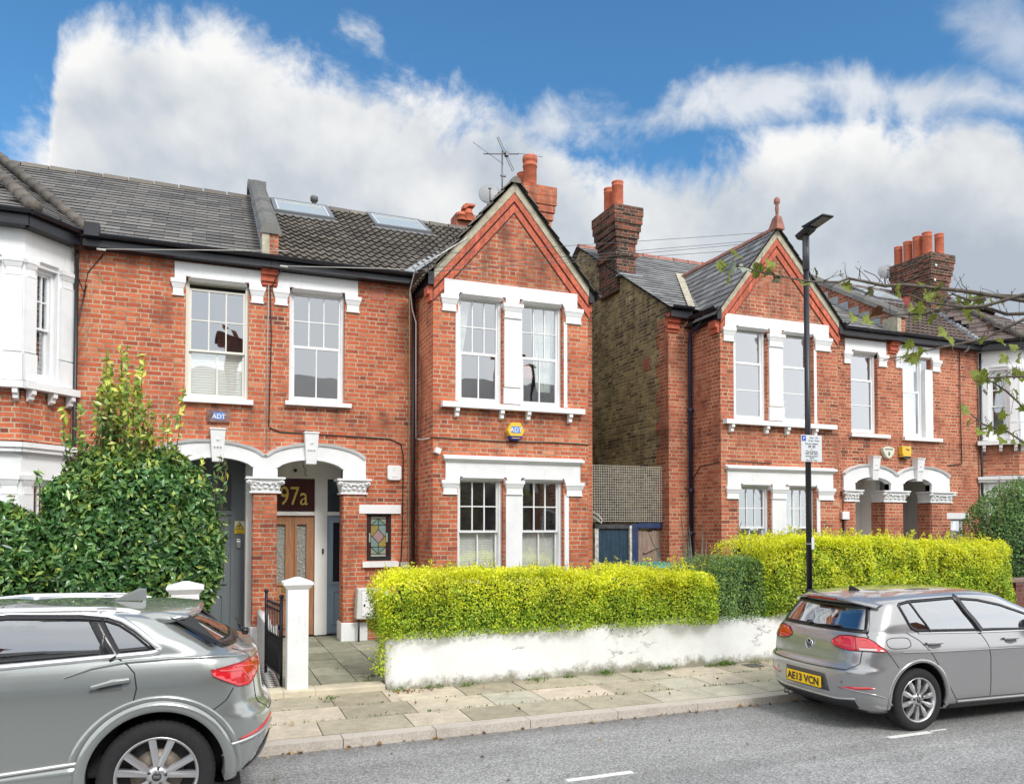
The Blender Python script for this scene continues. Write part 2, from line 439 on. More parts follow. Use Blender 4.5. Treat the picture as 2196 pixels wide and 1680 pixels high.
def asphalt_fn(nt, b):
    g = nt.node('ShaderNodeNewGeometry'); P = g.outputs['Position']
    n1 = nt.noise(P, 52, 5, .8); n2 = nt.noise(P, .7, 6, .6)
    v = nt.node('ShaderNodeTexVoronoi'); nt.l.new(P, v.inputs['Vector']); v.inputs['Scale'].default_value = 80
    grain = nt.m('ADD', nt.m('MULTIPLY', n1, .5), nt.m('MULTIPLY', nt.xyz(v.outputs['Color'])[0], .5))
    col = nt.ramp(grain, [(.22, (.15, .15, .15)), (.5, (.275, .275, .272)), (.7, (.40, .40, .395)), (.88, (.62, .615, .60))])
    f = nt.rng(n2, .3, .7, .82, 1.14)
    col = nt.mix(1, col, nt.comb(f, f, f), 'MULTIPLY')
    col = nt.mix(nt.rng(nt.noise(P, 2.2, 4, .6, 1), .66, .72, 0, .35), col, (.055, .05, .045))
    trk = nt.rng(nt.noise(nt.v('MULTIPLY', P, (.06, 1.1, 1)), 1.4, 5, .6), .42, .62, .88, 1.1)
    col = nt.mix(1, col, nt.comb(trk, trk, trk), 'MULTIPLY')
    gut = nt.m('MULTIPLY', nt.rng(nt.xyz(P)[1], 7.15, 7.42, 0, 1), nt.rng(nt.noise(P, 5, 7, .7), .35, .65, .15, .7))
    col = nt.mix(gut, col, (.10, .09, .075))
    nt.put(b.inputs['Base Color'], col); b.inputs['Roughness'].default_value = .85
    nt.put(b.inputs['Normal'], nt.bump(grain, .5, .006))
m_road = mat('asphalt', fn=asphalt_fn)
def slab_fn(nt, b):
    g = nt.node('ShaderNodeNewGeometry'); P = g.outputs['Position']
    col = nt.ramp(g.outputs['Random Per Island'], [(0, (.34, .30, .22)), (.2, (.40, .355, .265)), (.36, (.53, .46, .36)), (.56, (.56, .47, .375)), (.70, (.41, .37, .28)), (.8, (.47, .44, .35)), (1, (.60, .54, .43))], 'CONSTANT')
    n1 = nt.rng(nt.noise(P, 5, 9, .7), .3, .7, .74, 1.2); col = nt.mix(1, col, nt.comb(n1, n1, n1), 'MULTIPLY')
    n2 = nt.rng(nt.noise(P, 90, 3, .7), .3, .7, .8, 1.2); col = nt.mix(1, col, nt.comb(n2, n2, n2), 'MULTIPLY')
    col = nt.mix(nt.rng(nt.noise(P, 1.7, 8, .7), .56, .7, 0, .35), col, (.2, .19, .12))
    nt.put(b.inputs['Base Color'], col); b.inputs['Roughness'].default_value = .85
    nt.put(b.inputs['Normal'], nt.bump(nt.noise(P, 60, 5, .7), .3, .006))
m_slab = mat('paving_slab', fn=slab_fn)
def slab2_fn(nt, b):
    g = nt.node('ShaderNodeNewGeometry'); P = g.outputs['Position']
    col = nt.mix(g.outputs['Random Per Island'], (.22, .225, .16), (.36, .36, .27))
    n1 = nt.rng(nt.noise(P, 6, 8, .7), .3, .7, .7, 1.2); col = nt.mix(1, col, nt.comb(n1, n1, n1), 'MULTIPLY')
    col = nt.mix(nt.rng(nt.noise(P, 1.7, 8, .7), .5, .66, 0, .5), col, (.12, .14, .07))
    nt.put(b.inputs['Base Color'], col); b.inputs['Roughness'].default_value = .85
m_slab2 = mat('mossy_slab', fn=slab2_fn)
m_joint = mat('joint_moss', (.07, .075, .045), .95, var=.4, vscale=12)
def kerb_fn(nt, b):
    g = nt.node('ShaderNodeNewGeometry'); P = g.outputs['Position']
    n = nt.noise(P, 70, 3, .8)
    col = nt.ramp(n, [(.3, (.33, .30, .26)), (.5, (.52, .47, .41)), (.7, (.66, .60, .53))])
    col = nt.mix(nt.rng(nt.noise(P, 2.5, 7, .7), .5, .7, 0, .4), col, (.24, .22, .17))
    nt.put(b.inputs['Base Color'], col); b.inputs['Roughness'].default_value = .8
m_kerb = mat('granite_kerb', fn=kerb_fn)
m_soil = mat('soil', (.07, .055, .035), .95, var=.4, vscale=6, bump=.5, bscale=25)
m_stone = mat('threshold_stone', (.56, .50, .38), .8, var=.2, vscale=4)
m_line = mat('road_paint', (.75, .75, .73), .7, var=.15, vscale=20)

# ---------------------------------------------------------------- ground
mb = MB(); mb.add([(-400, -300, -.02), (400, -300, -.02), (400, 500, -.02), (-400, 500, -.02)], [(0, 1, 2, 3)]); struct('ground', mb, m_soil)
mb = MB(); mb.add([(-80, .2, 0), (90, .2, 0), (90, 7.47, 0), (-80, 7.47, 0)], [(0, 1, 2, 3)]); struct('road', mb, m_road)
mb = MB(); mb.box(-80, 90, 7.64, 9.3, -.1, .072); mb.box(-80, 90, -2.6, 0, -.1, .1); struct('pavement_base', mb, m_joint)
mb = MB(); x = -12
while x < 32:
    l = .9 + rnd.random() * .25; t = rnd.random() * .004
    mb.box(x + .004, x + l - .004, 7.45, 7.63, -.1, .084 + t); x += l
x = -12
while x < 32:
    mb.box(x + .004, x + .9, .02, .18, -.1, .12); x += .91
struct('kerb', mb, m_kerb)
mb = MB(); y = 7.638; ri = 0
for dy in (.50, .56, .60):
    x = -10 - ri * .31
    while x < 30:
        l = rnd.choice((.62, .76, .9, .9)); h = .088 + (y - 7.638) * .02 + rnd.random() * .005; h2 = h + dy * .02; k = (rnd.random() - .5) * .006
        mb.hexa([(x + .005, y + .005, .06), (x + l - .005, y + .005, .06), (x + l - .005, y + dy - .005, .06), (x + .005, y + dy - .005, .06)],
                [(x + .006, y + .006, h), (x + l - .006, y + .006, h + k), (x + l - .006, y + dy - .006, h2 + k), (x + .006, y + dy - .006, h2)])
        x += l
    y += dy; ri += 1
struct('pavement', mb, m_slab)
for a, b_ in ((2.78, 3.40), (6.30, 6.86)):
    mb = MB(); mb.box(a, b_, 5.80, 5.86, -.001, .004)
    if a > 5: mb.box(6.9, 7.12, 5.845, 5.865, -.001, .004)
    tag(mb.build('road_marking', m_line), kind='structure')
# garden ground behind the boundary wall
mb = MB(); mb.box(-30, 45, 9.3, 13.6, -.1, .13); struct('garden_ground', mb, m_soil)
mb = MB(); y = 9.56; i = 0
while y < 13.7:
    x = .86
    while x < 3.0:
        k = rnd.random() * .008
        mb.box(x + .006, x + .44, y + .006, y + .60, .13, .172 + k); x += .447
    y += .607
struct('garden_path', mb, m_slab2)
def chk(nt, b):
    g = nt.node('ShaderNodeNewGeometry'); P = g.outputs['Position']; X, Y, Z = nt.xyz(P)
    c = nt.node('ShaderNodeTexChecker'); c.inputs['Scale'].default_value = 1
    a = nt.m('MULTIPLY', nt.m('ADD', X, Y), 8.2); d = nt.m('MULTIPLY', nt.m('SUBTRACT', X, Y), 8.2)
    nt.put(c.inputs['Vector'], nt.comb(a, d, .5)); nt.put(c.inputs['Color1'], (.62, .62, .58)); nt.put(c.inputs['Color2'], (.03, .03, .035))
    nt.put(b.inputs['Base Color'], c.outputs[0]); b.inputs['Roughness'].default_value = .4
mb = MB(); mb.box(-.02, .84, 9.56, 13.9, .13, .185); struct('tiled_path', mb, mat('black_and_white_tiles', fn=chk))
mb = MB(); mb.box(-.05, .84, 9.27, 9.55, .1, .20); mb.box(1.2, 2.02, 9.27, 9.55, .1, .19)
mb.box(.84, 1.2, 9.27, 9.55, .1, .195); tag(mb.build('stone_threshold', m_stone, bevel=.012), kind='structure')
# ---------------------------------------------------------------- building parts (local x right, y into the building, z up)
def rect(x0, x1, z0, z1): return [(x0, z0), (x1, z0), (x1, z1), (x0, z1)]
def flist(mb): return mb

def window(par, M, x0, x1, z0, z1, zm, up=(3, 2), lo=(2, 1), fm=None, frame_w=.05, low_in=.0, yb=.10, gap=0, behind=None, label=None):
    """sash window: box frame (part) with sashes, panes, shutters or curtains as sub-parts"""
    fm = fm or m_white
    mb = MB(M)
    mb.plate(rect(x0, x1, z0, z1), [rect(x0 + frame_w, x1 - frame_w, z0 + .045, z1 - .05)], yb - .012, yb + .11)
    win = mb.build('window', fm, par)
    if label: win['label'] = label
    X0, X1 = x0 + frame_w, x1 - frame_w; Z1 = z1 - .05 - gap; Z0 = z0 + .045
    def sash(a, b, c, d, y, nx, nz, t):
        m = MB(M); m.plate(rect(a, b, c, d), [rect(a + t, b - t, c + t, d - t)], y, y + .04)
        for i in range(1, nx):
            xx = a + t + (b - a - 2 * t) * i / nx; m.box(xx - .0095, xx + .0095, y + .004, y + .036, c + t, d - t)
        for j in range(1, nz):
            zz = c + t + (d - c - 2 * t) * j / nz
            for i in range(nx):
                xa = a + t + (b - a - 2 * t) * i / nx + (.0095 if i else 0); xb = a + t + (b - a - 2 * t) * (i + 1) / nx - (.0095 if i < nx - 1 else 0)
                m.box(xa, xb, y + .005, y + .035, zz - .0095, zz + .0095)
        m.build('sash', fm, win)
        m = MB(M); m.add([(a + t, y + .021, c + t), (b - t, y + .021, c + t), (b - t, y + .021, d - t), (a + t, y + .021, d - t)], [(0, 1, 2, 3)])
        m.build('pane', m_glass, win)
    if up: sash(X0, X1, zm - .02, Z1, yb + .02, up[0], up[1], .032)
    if lo: sash(X0 + low_in * .0, X1, Z0, zm + .022, yb + (.004 if low_in else .062), lo[0], lo[1], .045 if low_in else .036)
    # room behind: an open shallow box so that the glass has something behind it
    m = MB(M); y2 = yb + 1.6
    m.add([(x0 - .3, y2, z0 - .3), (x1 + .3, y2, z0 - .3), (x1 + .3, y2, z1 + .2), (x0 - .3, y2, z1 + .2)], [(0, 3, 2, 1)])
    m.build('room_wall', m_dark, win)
    if behind == 'shutter':
        for k in range(2):
            a = X0 + .02 + k * (X1 - X0 - .04) / 2; b = a + (X1 - X0 - .04) / 2 - .006
            m = MB(M); yy = yb + .13
            m.plate(rect(a, b, Z0, zm), [rect(a + .045, b - .045, Z0 + .06, zm - .05)], yy, yy + .03)
            z = Z0 + .065
            while z < zm - .06:
                m.hexa([(a + .045, yy + .002, z), (b - .045, yy + .002, z), (b - .045, yy + .022, z), (a + .045, yy + .022, z)],
                       [(a + .045, yy + .012, z + .0395), (b - .045, yy + .012, z + .0395), (b - .045, yy + .026, z + .0395), (a + .045, yy + .026, z + .0395)])
                z += .042
            m.build('shutter', m_shut, win)
    if behind == 'dark_shutter':
        m = MB(M); yy = yb + .13; z = Z0
        while z < Z1:
            m.hexa([(X0, yy, z), (X1, yy, z), (X1, yy + .04, z + .035), (X0, yy + .04, z + .035)], [(X0, yy, z + .008), (X1, yy, z + .008), (X1, yy + .04, z + .06), (X0, yy + .04, z + .06)]); z += .07
        m.build('shutter', mat('grey_louvre', (.42, .40, .36), .6), win)
    def curtain(a0, a1, c0, c1, zb, zt, y):     # bottom span a0..a1, top span c0..c1, gathered folds
        m = MB(M); n = 28; vs = []; fs = []; K = 8
        for j in range(K + 1):
            t = j / K; e = t ** .6
            l = a0 + (c0 - a0) * e; r = a1 + (c1 - a1) * e
            for i in range(n + 1):
                s_ = i / n; vs.append((l + (r - l) * s_, y + .02 * math.sin(s_ * 34 + t * 1.5), zb + (zt - zb) * t))
        for j in range(K):
            for i in range(n): fs.append((j * (n + 1) + i, j * (n + 1) + i + 1, (j + 1) * (n + 1) + i + 1, (j + 1) * (n + 1) + i))
        m.smooth = True; m.add(vs, fs); m.build('curtain', m_curt, win)
    W_ = X1 - X0
    if behind == 'curtain_left': curtain(X0, X0 + .10 * W_, X0, X0 + .34 * W_, z0 + (z1 - z0) * .42, Z1 + .04, yb + .16)
    if behind == 'curtain_right':
        curtain(X0 + .55 * W_, X0 + .92 * W_, X0 + .36 * W_, X1, Z0 + .25, Z1 + .04, yb + .18)
        m = MB(M); cx = X0 + .22 * W_     # a standard lamp with an orange shade close behind the glass
        m.lathe([(.10, .0), (.17, -.25), (.165, -.25), (.095, 0)], (cx + .05, yb + .33, zm - .05), 20); m.build('lamp_shade', mat('orange_shade', (.75, .27, .12), .7, var=.2, vscale=20), win)
    if behind == 'curtains': curtain(X0, X0 + .2 * W_, X0, X0 + .3 * W_, Z0, Z1 + .04, yb + .16); curtain(X1 - .15 * W_, X1, X1 - .28 * W_, X1, Z0, Z1 + .04, yb + .16)
    if behind == 'curtain_mid': curtain(X0 + .30 * W_, X0 + .62 * W_, X0 + .30 * W_, X0 + .62 * W_, Z0, Z1 + .04, yb + .16)
    if behind == 'blind':
        m = MB(M); m.box(X0 + .01, X1 - .01, yb + .12, yb + .13, z0 + (z1 - z0) * .30, Z1 + .03); m.build('blind', mat('pale_blind', (.74, .80, .84), .7), win)
    return win

def capital_block(mb, x0, x1, z0, z1, y0=-.06, yb=.12):
    h = z1 - z0; w_ = .035
    mb.box(x0 + w_, x1 - w_, y0 + .035, yb, z0, z0 + h * .42)
    mb.hexa([(x0 + w_ * .8, y0 + .03, z0 + h * .42), (x1 - w_ * .8, y0 + .03, z0 + h * .42), (x1 - w_ * .8, yb, z0 + h * .42), (x0 + w_ * .8, yb, z0 + h * .42)],
            [(x0 + .008, y0 + .006, z0 + h * .74), (x1 - .008, y0 + .006, z0 + h * .74), (x1 - .008, yb, z0 + h * .74), (x0 + .008, yb, z0 + h * .74)])
    mb.box(x0, x1, y0, yb, z0 + h * .74, z1)
    mb.box(x0 + w_ * .6, x1 - w_ * .6, y0 + .025, yb, z0 - .018, z0)

def hood(mb, x0, x1, z, y0=-.02):       # little chamfered label moulding over a window head
    mb.hexa([(x0, y0 + .045, z - .05), (x1, y0 + .045, z - .05), (x1, .13, z - .05), (x0, .13, z - .05)],
            [(x0 + .01, y0 - .01, z - .012), (x1 - .01, y0 - .01, z - .012), (x1 - .01, .13, z - .012), (x0 + .01, .13, z - .012)])
    mb.box(x0 + .035, x1 - .035, y0 - .022, .1, z - .012, z + .012); mb.box(x0 + .06, x1 - .06, y0 - .008, .1, z + .012, z + .04)

def lintel_single(par, M, x0, x1, wx0, wx1, zt, zb, name='lintel', m=None):
    """flat white head with a dropped capital either side of the window wx0..wx1"""
    mb = MB(M); e = .055
    mb.plate([(x0 + e, zb), (wx0 - .0, zb), (wx0, zb + .05), (wx1, zb + .05), (wx1, zb), (x1 - e, zb), (x1 - e, zt), (x0 + e, zt)], [], -.025, .09)
    hood(mb, wx0 + .03, wx1 - .03, zb + .045)
    capital_block(mb, x0, wx0, zb - .25, zb - .005); capital_block(mb, wx1, x1, zb - .25, zb - .005)
    return mb.build(name, m or m_white, par)

def sill(par, M, x0, x1, zt, th=.09, pr=.1, brackets=(), m=None):
    mb = MB(M); mb.hexa([(x0, -pr, zt - th), (x1, -pr, zt - th), (x1, .12, zt - th), (x0, .12, zt - th)], [(x0, -pr, zt - .012), (x1, -pr, zt - .012), (x1, .12, zt + .01), (x0, .12, zt + .01)])
    s_ = mb.build('window_sill', m or m_white, par)
    for bx in brackets:
        mb = MB(M); w_ = .065
        mb.extr([(-pr + .015, zt - th - .001), (-pr + .015, zt - th - .06), (-pr + .05, zt - th - .085), (-pr + .055, zt - th - .14), (-.002, zt - th - .16), (-.002, zt - th - .001)], bx - w_ / 2, bx + w_ / 2, 'x')
        mb.build('bracket', m_white, s_, fixn=True)
    return s_

def slates(par, o, U, V, w_, l, sw, gauge, m, name='roof', th=.009, clip=None, lift=.02, base=True, mbin=None):
    o = Vector(o); U = Vector(U).normalized(); V = Vector(V).normalized(); N = U.cross(V)
    if N.z < 0: N = -N
    mb = mbin or MB()
    def tri(P, Q, T): return (Q - P).cross(T - P).dot(N) > 0
    if base:
        q = [o, o + U * w_, o + U * w_ + V * l, o + V * l]
        mb.cur = 1
        mb.add(q, [(0, 1, 2, 3) if tri(q[0], q[1], q[2]) else (3, 2, 1, 0)]); mb.cur = 0
    r = 0; s = 0
    while s < l - .02:
        g = min(gauge, l - s)
        x = -(r % 2) * sw / 2
        while x < w_:
            a = max(0, x) + .003; b = min(w_, x + sw) - .003; x += sw
            if b - a < .03: continue
            if clip and not clip((a + b) / 2, s + g / 2): continue
            j = (rnd.random() - .5) * .006; k = rnd.random() * .004
            z0 = lift + th + k; z1 = lift - .004
            P = [o + U * a + V * (s + j), o + U * b + V * (s + j + (rnd.random() - .5) * .004), o + U * b + V * (s + g + .01), o + U * a + V * (s + g + .01)]
            T = [P[0] + N * z0, P[1] + N * z0, P[2] + N * z1, P[3] + N * z1]
            B = [P[0] + N * (z0 - th * 1.6) + V * .014, P[1] + N * (z0 - th * 1.6) + V * .014]
            f = [(0, 1, 2, 3), (4, 5, 1, 0)]
            if not tri(T[0], T[1], T[2]): f = [tuple(reversed(i)) for i in f]
            mb.add(T + B, f)
        s += gauge; r += 1
    return mb if mbin else mb.build(name, [m, m_felt], par)

def pantiles(par, o, U, V, w_, l, m, name='roof', tw=.30, gauge=.305, amp=.032, th=.034, clip=None):
    o = Vector(o); U = Vector(U).normalized(); V = Vector(V).normalized(); N = U.cross(V)
    fl = N.z < 0
    if fl: N = -N
    mb = MB(); q = [o, o + U * w_, o + U * w_ + V * l, o + V * l]; mb.cur = 1
    mb.add(q, [(3, 2, 1, 0) if fl else (0, 1, 2, 3)]); mb.cur = 0
    prof = [(0, .2), (.08, .9), (.16, 1), (.24, .7), (.32, .08), (.5, 0), (.58, .9), (.66, 1), (.74, .7), (.82, .08), (1, 0)]
    s = 0
    while s < l - .05:
        g = min(gauge, l - s); x = 0
        while x < w_ - .01:
            j = (rnd.random() - .5) * .012; k = rnd.random() * .006; vs = []
            if clip and not clip(x + tw / 2, s + g / 2): x += tw; continue
            for (t, h) in prof:
                xx = min(w_, x + t * tw); hh = h * amp + .014
                vs += [o + U * xx + V * (s + j) + N * (hh + th + k - .004), o + U * xx + V * (s + j + .03) + N * (hh - .012 + k), o + U * xx + V * (s + g + .02) + N * hh]
            fs = []
            for i in range(len(prof) - 1):
                a, b = i * 3, i * 3 + 3
                fs += [(a, b, b + 2, a + 2), (a + 1, b + 1, b, a)]
            if fl: fs = [tuple(reversed(f)) for f in fs]
            mb.add(vs, fs); x += tw
        s += gauge
    return mb.build(name, [m, m_felt], par)

def ridge(par, a, b, m, r=.11, seg=.45):
    a = Vector(a); b = Vector(b); n = max(1, round((b - a).length / seg)); mb = MB()
    for i in range(n):
        p0 = a + (b - a) * (i / n + .004); p1 = a + (b - a) * ((i + 1) / n)
        k = rnd.random() * .008; sd_ = (b - a).cross(Vector((0, 0, 1))).normalized(); up = sd_.cross((b - a).normalized())
        if up.z < 0: up = -up
        pr = [(-r, -r * .75), (-r * .75, -.01), (-r * .25, r * .35), (r * .25, r * .35), (r * .75, -.01), (r, -r * .75)]
        vs = [p0 + sd_ * x + up * (z + k + .01) for x, z in pr] + [p1 + sd_ * x + up * (z + k) for x, z in pr]
        mb.add(vs, [(j, j + 1, j + 7, j + 6) for j in range(5)] + [tuple(range(6)), tuple(range(11, 5, -1))])
    return mb.build('ridge_tiles', m, par)

def gutter(par, a, b, r=.058, name='gutter'):
    a = Vector(a); b = Vector(b); d = (b - a).normalized(); mb = MB()
    s_ = d.cross(Vector((0, 0, 1))).normalized(); n = 8; vs = []
    for p_ in (a, b):
        for rr in (r, r - .008):
            for k in range(n + 1):
                t = math.pi + math.pi * k / n; vs.append(p_ + s_ * rr * math.cos(t) + Vector((0, 0, 1)) * rr * math.sin(t))
    m_ = n + 1; fs = []
    for k in range(n): fs += [(k, k + 1, 2 * m_ + k + 1, 2 * m_ + k), (m_ + k, 3 * m_ + k, 3 * m_ + k + 1, m_ + k + 1), (k, m_ + k, m_ + k + 1, k + 1), (2 * m_ + k, 2 * m_ + k + 1, 3 * m_ + k + 1, 3 * m_ + k)]
    fs += [(0, 2 * m_, 3 * m_, m_), (n, m_ + n, 3 * m_ + n, 2 * m_ + n)]
    mb.add(vs, fs)
    L_ = (b - a).length; t = .4
    while t < L_: c = a + d * t; mb.bar(c - s_ * (r + .006), c + s_ * (r + .006) , .025, .018); t += .9
    return mb.build(name, m_black, par)

def chimney(par, x0, x1, y0, y1, z0, zs, pots, m, label=None, flare=.16, potm=None):
    """stack with corbelled head; zs = top"""
    mb = MB(); H_ = zs - z0
    def ring(e, a, b): mb.box(x0 - e, x1 + e, y0 - e, y1 + e, a, b)
    ring(0, z0, z0 + H_ * .42); ring(.05, z0 + H_ * .42, z0 + H_ * .47); ring(.0, z0 + H_ * .47, z0 + H_ * .58)
    ring(.03, z0 + H_ * .58, z0 + H_ * .64); ring(.06, z0 + H_ * .64, z0 + H_ * .72); ring(.09, z0 + H_ * .72, z0 + H_ * .80)
    ring(.115, z0 + H_ * .80, z0 + H_ * .89); ring(flare, z0 + H_ * .89, zs)
    c = mb.build('chimney', m, par)
    if label: c['label'] = label
    mb = MB(); mb.hexa([(x0 - .1, y0 - .1, zs), (x1 + .1, y0 - .1, zs), (x1 + .1, y1 + .1, zs), (x0 - .1, y1 + .1, zs)],
                       [(x0 + .1, y0 + .1, zs + .06), (x1 - .1, y0 + .1, zs + .06), (x1 - .1, y1 - .1, zs + .06), (x0 + .1, y1 - .1, zs + .06)])
    mb.build('flaunching', m_mortar, c)
    for (px, py, h, r, style) in pots:
        mb = MB()
        if style == 'rim': pr = [(r * .9, 0), (r, .02), (r, h * .62), (r * 1.08, h * .63), (r * 1.1, h * .68), (r, h * .69), (r, h * .8), (r * 1.1, h * .82), (r * 1.13, h * .9), (r * 1.05, h), (r * .85, h), (r * .8, h * .5)]
        elif style == 'hood': pr = [(r, 0), (r, h * .5), (r * 1.15, h * .52), (r * 1.15, h * .62), (r * .8, h * .65), (r * .8, h * .8), (r * .6, h * .8)]
        else: pr = [(r * .97, 0), (r, .02), (r * .98, h * .8), (r * 1.02, h * .81), (r * 1.02, h * .85), (r * .98, h * .86), (r * .98, h * .93), (r * 1.04, h * .95), (r * 1.03, h), (r * .85, h), (r * .8, h * .5)]
        mb.lathe(pr, (px, py, zs + .03), 20)
        if style == 'hood': 
            mb.extr([(px - r * 1.2, zs + h * .78), (px - r * 1.1, zs + h * .92), (px - r * .5, zs + h), (px + r * .5, zs + h), (px + r * 1.1, zs + h * .92), (px + r * 1.2, zs + h * .78), (px + r, zs + h * .76), (px, zs + h * .9), (px - r, zs + h * .76)], py - r, py + r, 'y')
        mb.build('chimney_pot', potm or m_terra, c)
    return c

def arch_pts(x0, x1, zs, zc, n=14):      # segmental curve left to right
    a = (x1 - x0) / 2; c = (x0 + x1) / 2; out = []
    for i in range(n + 1):
        t = -1 + 2 * i / n
        out.append((c + a * t, zs + (zc - zs) * (1 - t * t) ** .72))
    return out

def porch(par, M, op, xl, xr, mirror=False):
    """twin porch arches: op = [(x0,x1),(x0,x1)]; white arch band with keystones over carved capitals"""
    zsp, zi, zic, zo, zoc = 2.88, 3.03, 3.17, 3.24, 3.45
    mid = (op[0][1] + op[1][0]) / 2
    spans = [(xl, mid, op[0]), (mid, xr, op[1])]
    arches = []
    for (a, b, (i0, i1)) in spans:
        mb = MB(M)
        inner = [(i0, zsp), *arch_pts(i0, i1, zi, zic), (i1, zsp)]
        outer = [(b, zsp), *reversed(arch_pts(a, b, zo, zoc)), (a, zsp)]
        sh = lambda pts, d: pts
        mb.plate(inner + outer, [], -.055, .12)
        # raised outer moulding
        oc = arch_pts(a, b, zo, zoc); o2 = arch_pts(a + .03, b - .03, zo - .035, zoc - .04)
        for i in range(len(oc) - 1):
            P0, P1, Q0, Q1 = oc[i], oc[i + 1], o2[i], o2[i + 1]
            mb.hexa([(Q0[0], -.085, Q0[1]), (Q1[0], -.085, Q1[1]), (Q1[0], -.05, Q1[1]), (Q0[0], -.05, Q0[1])],
                    [(P0[0], -.11, P0[1]), (P1[0], -.11, P1[1]), (P1[0], .0, P1[1] + .012), (P0[0], .0, P0[1] + .012)])
        oc = arch_pts(i0, i1, zi, zic); o2 = arch_pts(i0 - .025, i1 + .025, zi + .01, zic + .03)
        for i in range(len(oc) - 1):
            P0, P1, Q0, Q1 = oc[i], oc[i + 1], o2[i], o2[i + 1]
            mb.hexa([(P0[0], -.07, P0[1]), (P1[0], -.07, P1[1]), (P1[0], -.05, P1[1]), (P0[0], -.05, P0[1])],
                    [(Q0[0], -.07, Q0[1]), (Q1[0], -.07, Q1[1]), (Q1[0], -.05, Q1[1]), (Q0[0], -.05, Q0[1])])
        o = mb.build('porch_arch', m_white, par, fixn=True); arches.append(o)
        c = (i0 + i1) / 2; mb = MB(M)
        ks = lambda z: .085 + (z - 3.1) * .05
        mb.hexa([(c - .082, -.12, 3.10), (c + .082, -.12, 3.10), (c + .082, .10, 3.10), (c - .082, .10, 3.10)],
                [(c - .112, -.17, 3.60), (c + .112, -.17, 3.60), (c + .112, .0, 3.60), (c - .112, .0, 3.60)])
        mb.box(c - .122, c + .122, -.185, .0, 3.60, 3.625)
        for k in range(3): mb.lathe([(.012, -.02), (.012, .0)], (c - .045 + k * .045, -.142, 3.33), 8, 'y')
        mb.lathe([(.0, -.02), (.03, -.01), (.035, .01)], (c, -.15, 3.45), 10, 'y')
        mb.build('keystone', m_white, o, bevel=.006)
    return arches

def carved_capital(par, M, x0, x1, name='capital', y0=-.13, y1=.30):
    z0, z1 = 2.62, 2.88; mb = MB(M)
    mb.box(x0 + .06, x1 - .06, y0 + .07, y1, z0, z0 + .03)
    mb.hexa([(x0 + .09, y0 + .09, z0 + .03), (x1 - .09, y0 + .09, z0 + .03), (x1 - .09, y1, z0 + .03), (x0 + .09, y1, z0 + .03)],
            [(x0 + .04, y0 + .03, z1 - .04), (x1 - .04, y0 + .03, z1 - .04), (x1 - .04, y1, z1 - .04), (x0 + .04, y1, z1 - .04)])
    mb.box(x0 + .0, x1 - .0, y0, y1 + .0, z1 - .035, z1 - .002)
    # volutes and leaf carving
    for sx, cx in ((-1, x0 + .055), (1, x1 - .055)):
        mb.lathe([(.012, -.035), (.03, -.03), (.033, -.01), (.045, -.005), (.05, .02)], (cx, y0 + .035, z1 - .085), 12, 'y')
    n = 5; wd = x1 - x0 - .16
    for k in range(n):
        cx = x0 + .08 + wd * (k + .5) / n; hgt = .11 if k != n // 2 else .15
        mb.lathe([(0, -.03), (.02, -.026), (.03, -.01), (.034, .02)], (cx, y0 + .075, z0 + .05 + hgt * .3), 8, 'y')
        mb.lathe([(0, -.03), (.016, -.026), (.024, -.01), (.028, .02)], (cx + (.02 if k < n // 2 else -.02), y0 + .055, z0 + .08 + hgt * .55), 8, 'y')
    mb.tube([(x0 + .1 + wd * t, y0 + .04, z1 - .07 - .035 * math.sin(math.pi * t)) for t in [i / 10 for i in range(11)]], .011, 6)
    return mb.build(name, m_white, par)

def panel_ring(mb, x0, x1, z0, z1, y, t=.03, d=.026):
    mb.plate(rect(x0, x1, z0, z1), [rect(x0 + t, x1 - t, z0 + t, z1 - t)], y - d, y + .002)
    mb.box(x0 + t * 2.2, x1 - t * 2.2, y - d * .8, y + .002, z0 + t * 2.2, z1 - t * 2.2)

def text(par, s, M, x, y, z, size, m, name='lettering', align='LEFT', extr=.0015, rz=0, bold=0):
    c = bpy.data.curves.new(name, 'FONT'); c.body = s; c.size = size; c.extrude = extr; c.align_x = align; c.fill_mode = 'BOTH'; c.offset = bold
    o = bpy.data.objects.new(name, c); COL.objects.link(o)
    o.matrix_world = (M or Matrix()) @ Matrix.Translation((x, y, z)) @ Matrix.Rotation(R(90), 4, 'X')
    dg = bpy.context.evaluated_depsgraph_get(); me = bpy.data.meshes.new_from_object(o.evaluated_get(dg)); mw = o.matrix_world.copy()
    bpy.data.objects.remove(o); me.transform(mw); me.materials.clear(); me.materials.append(m)
    o = bpy.data.objects.new(name, me); COL.objects.link(o)
    if par: o.parent = par; o.matrix_parent_inverse = Matrix.Translation(par.location).inverted() if par.type == 'EMPTY' else Matrix()
    return o
def cable(par, pts, r=.007, m=None, name='wiring'):
    mb = MB(); mb.tube(pts, r, 6); return mb.build(name, m or m_black, par)
def dish(par, c, r, face, label=None):
    mb = MB(); prof = [(r * t, -.12 * r * 2 * (1 - t * t)) for t in (0, .25, .5, .75, .95, 1)]
    mb.lathe(prof + [(r, .01)], (0, 0, 0), 24, 'y')
    mb.tube([(0, -.02, -r), (0, -r * 1.25, -r * .25)], .012, 6); mb.box(-.03, .03, -r * 1.3, -r * 1.1, -r * .35, -r * .15)
    mb.tube([(0, .05, 0), (0, .2, -.1), (0, .22, -.4)], .02, 6)
    M = Matrix.Translation(c) @ Vector((0, -1, 0)).rotation_difference(Vector(face).normalized()).to_matrix().to_4x4()
    mb.v = [tuple(M @ Vector(v)) for v in mb.v]
    o = mb.build('satellite_dish', mat('dish_grey', (.30, .31, .32), .5), par)
    if label: o['label'] = label
    return o
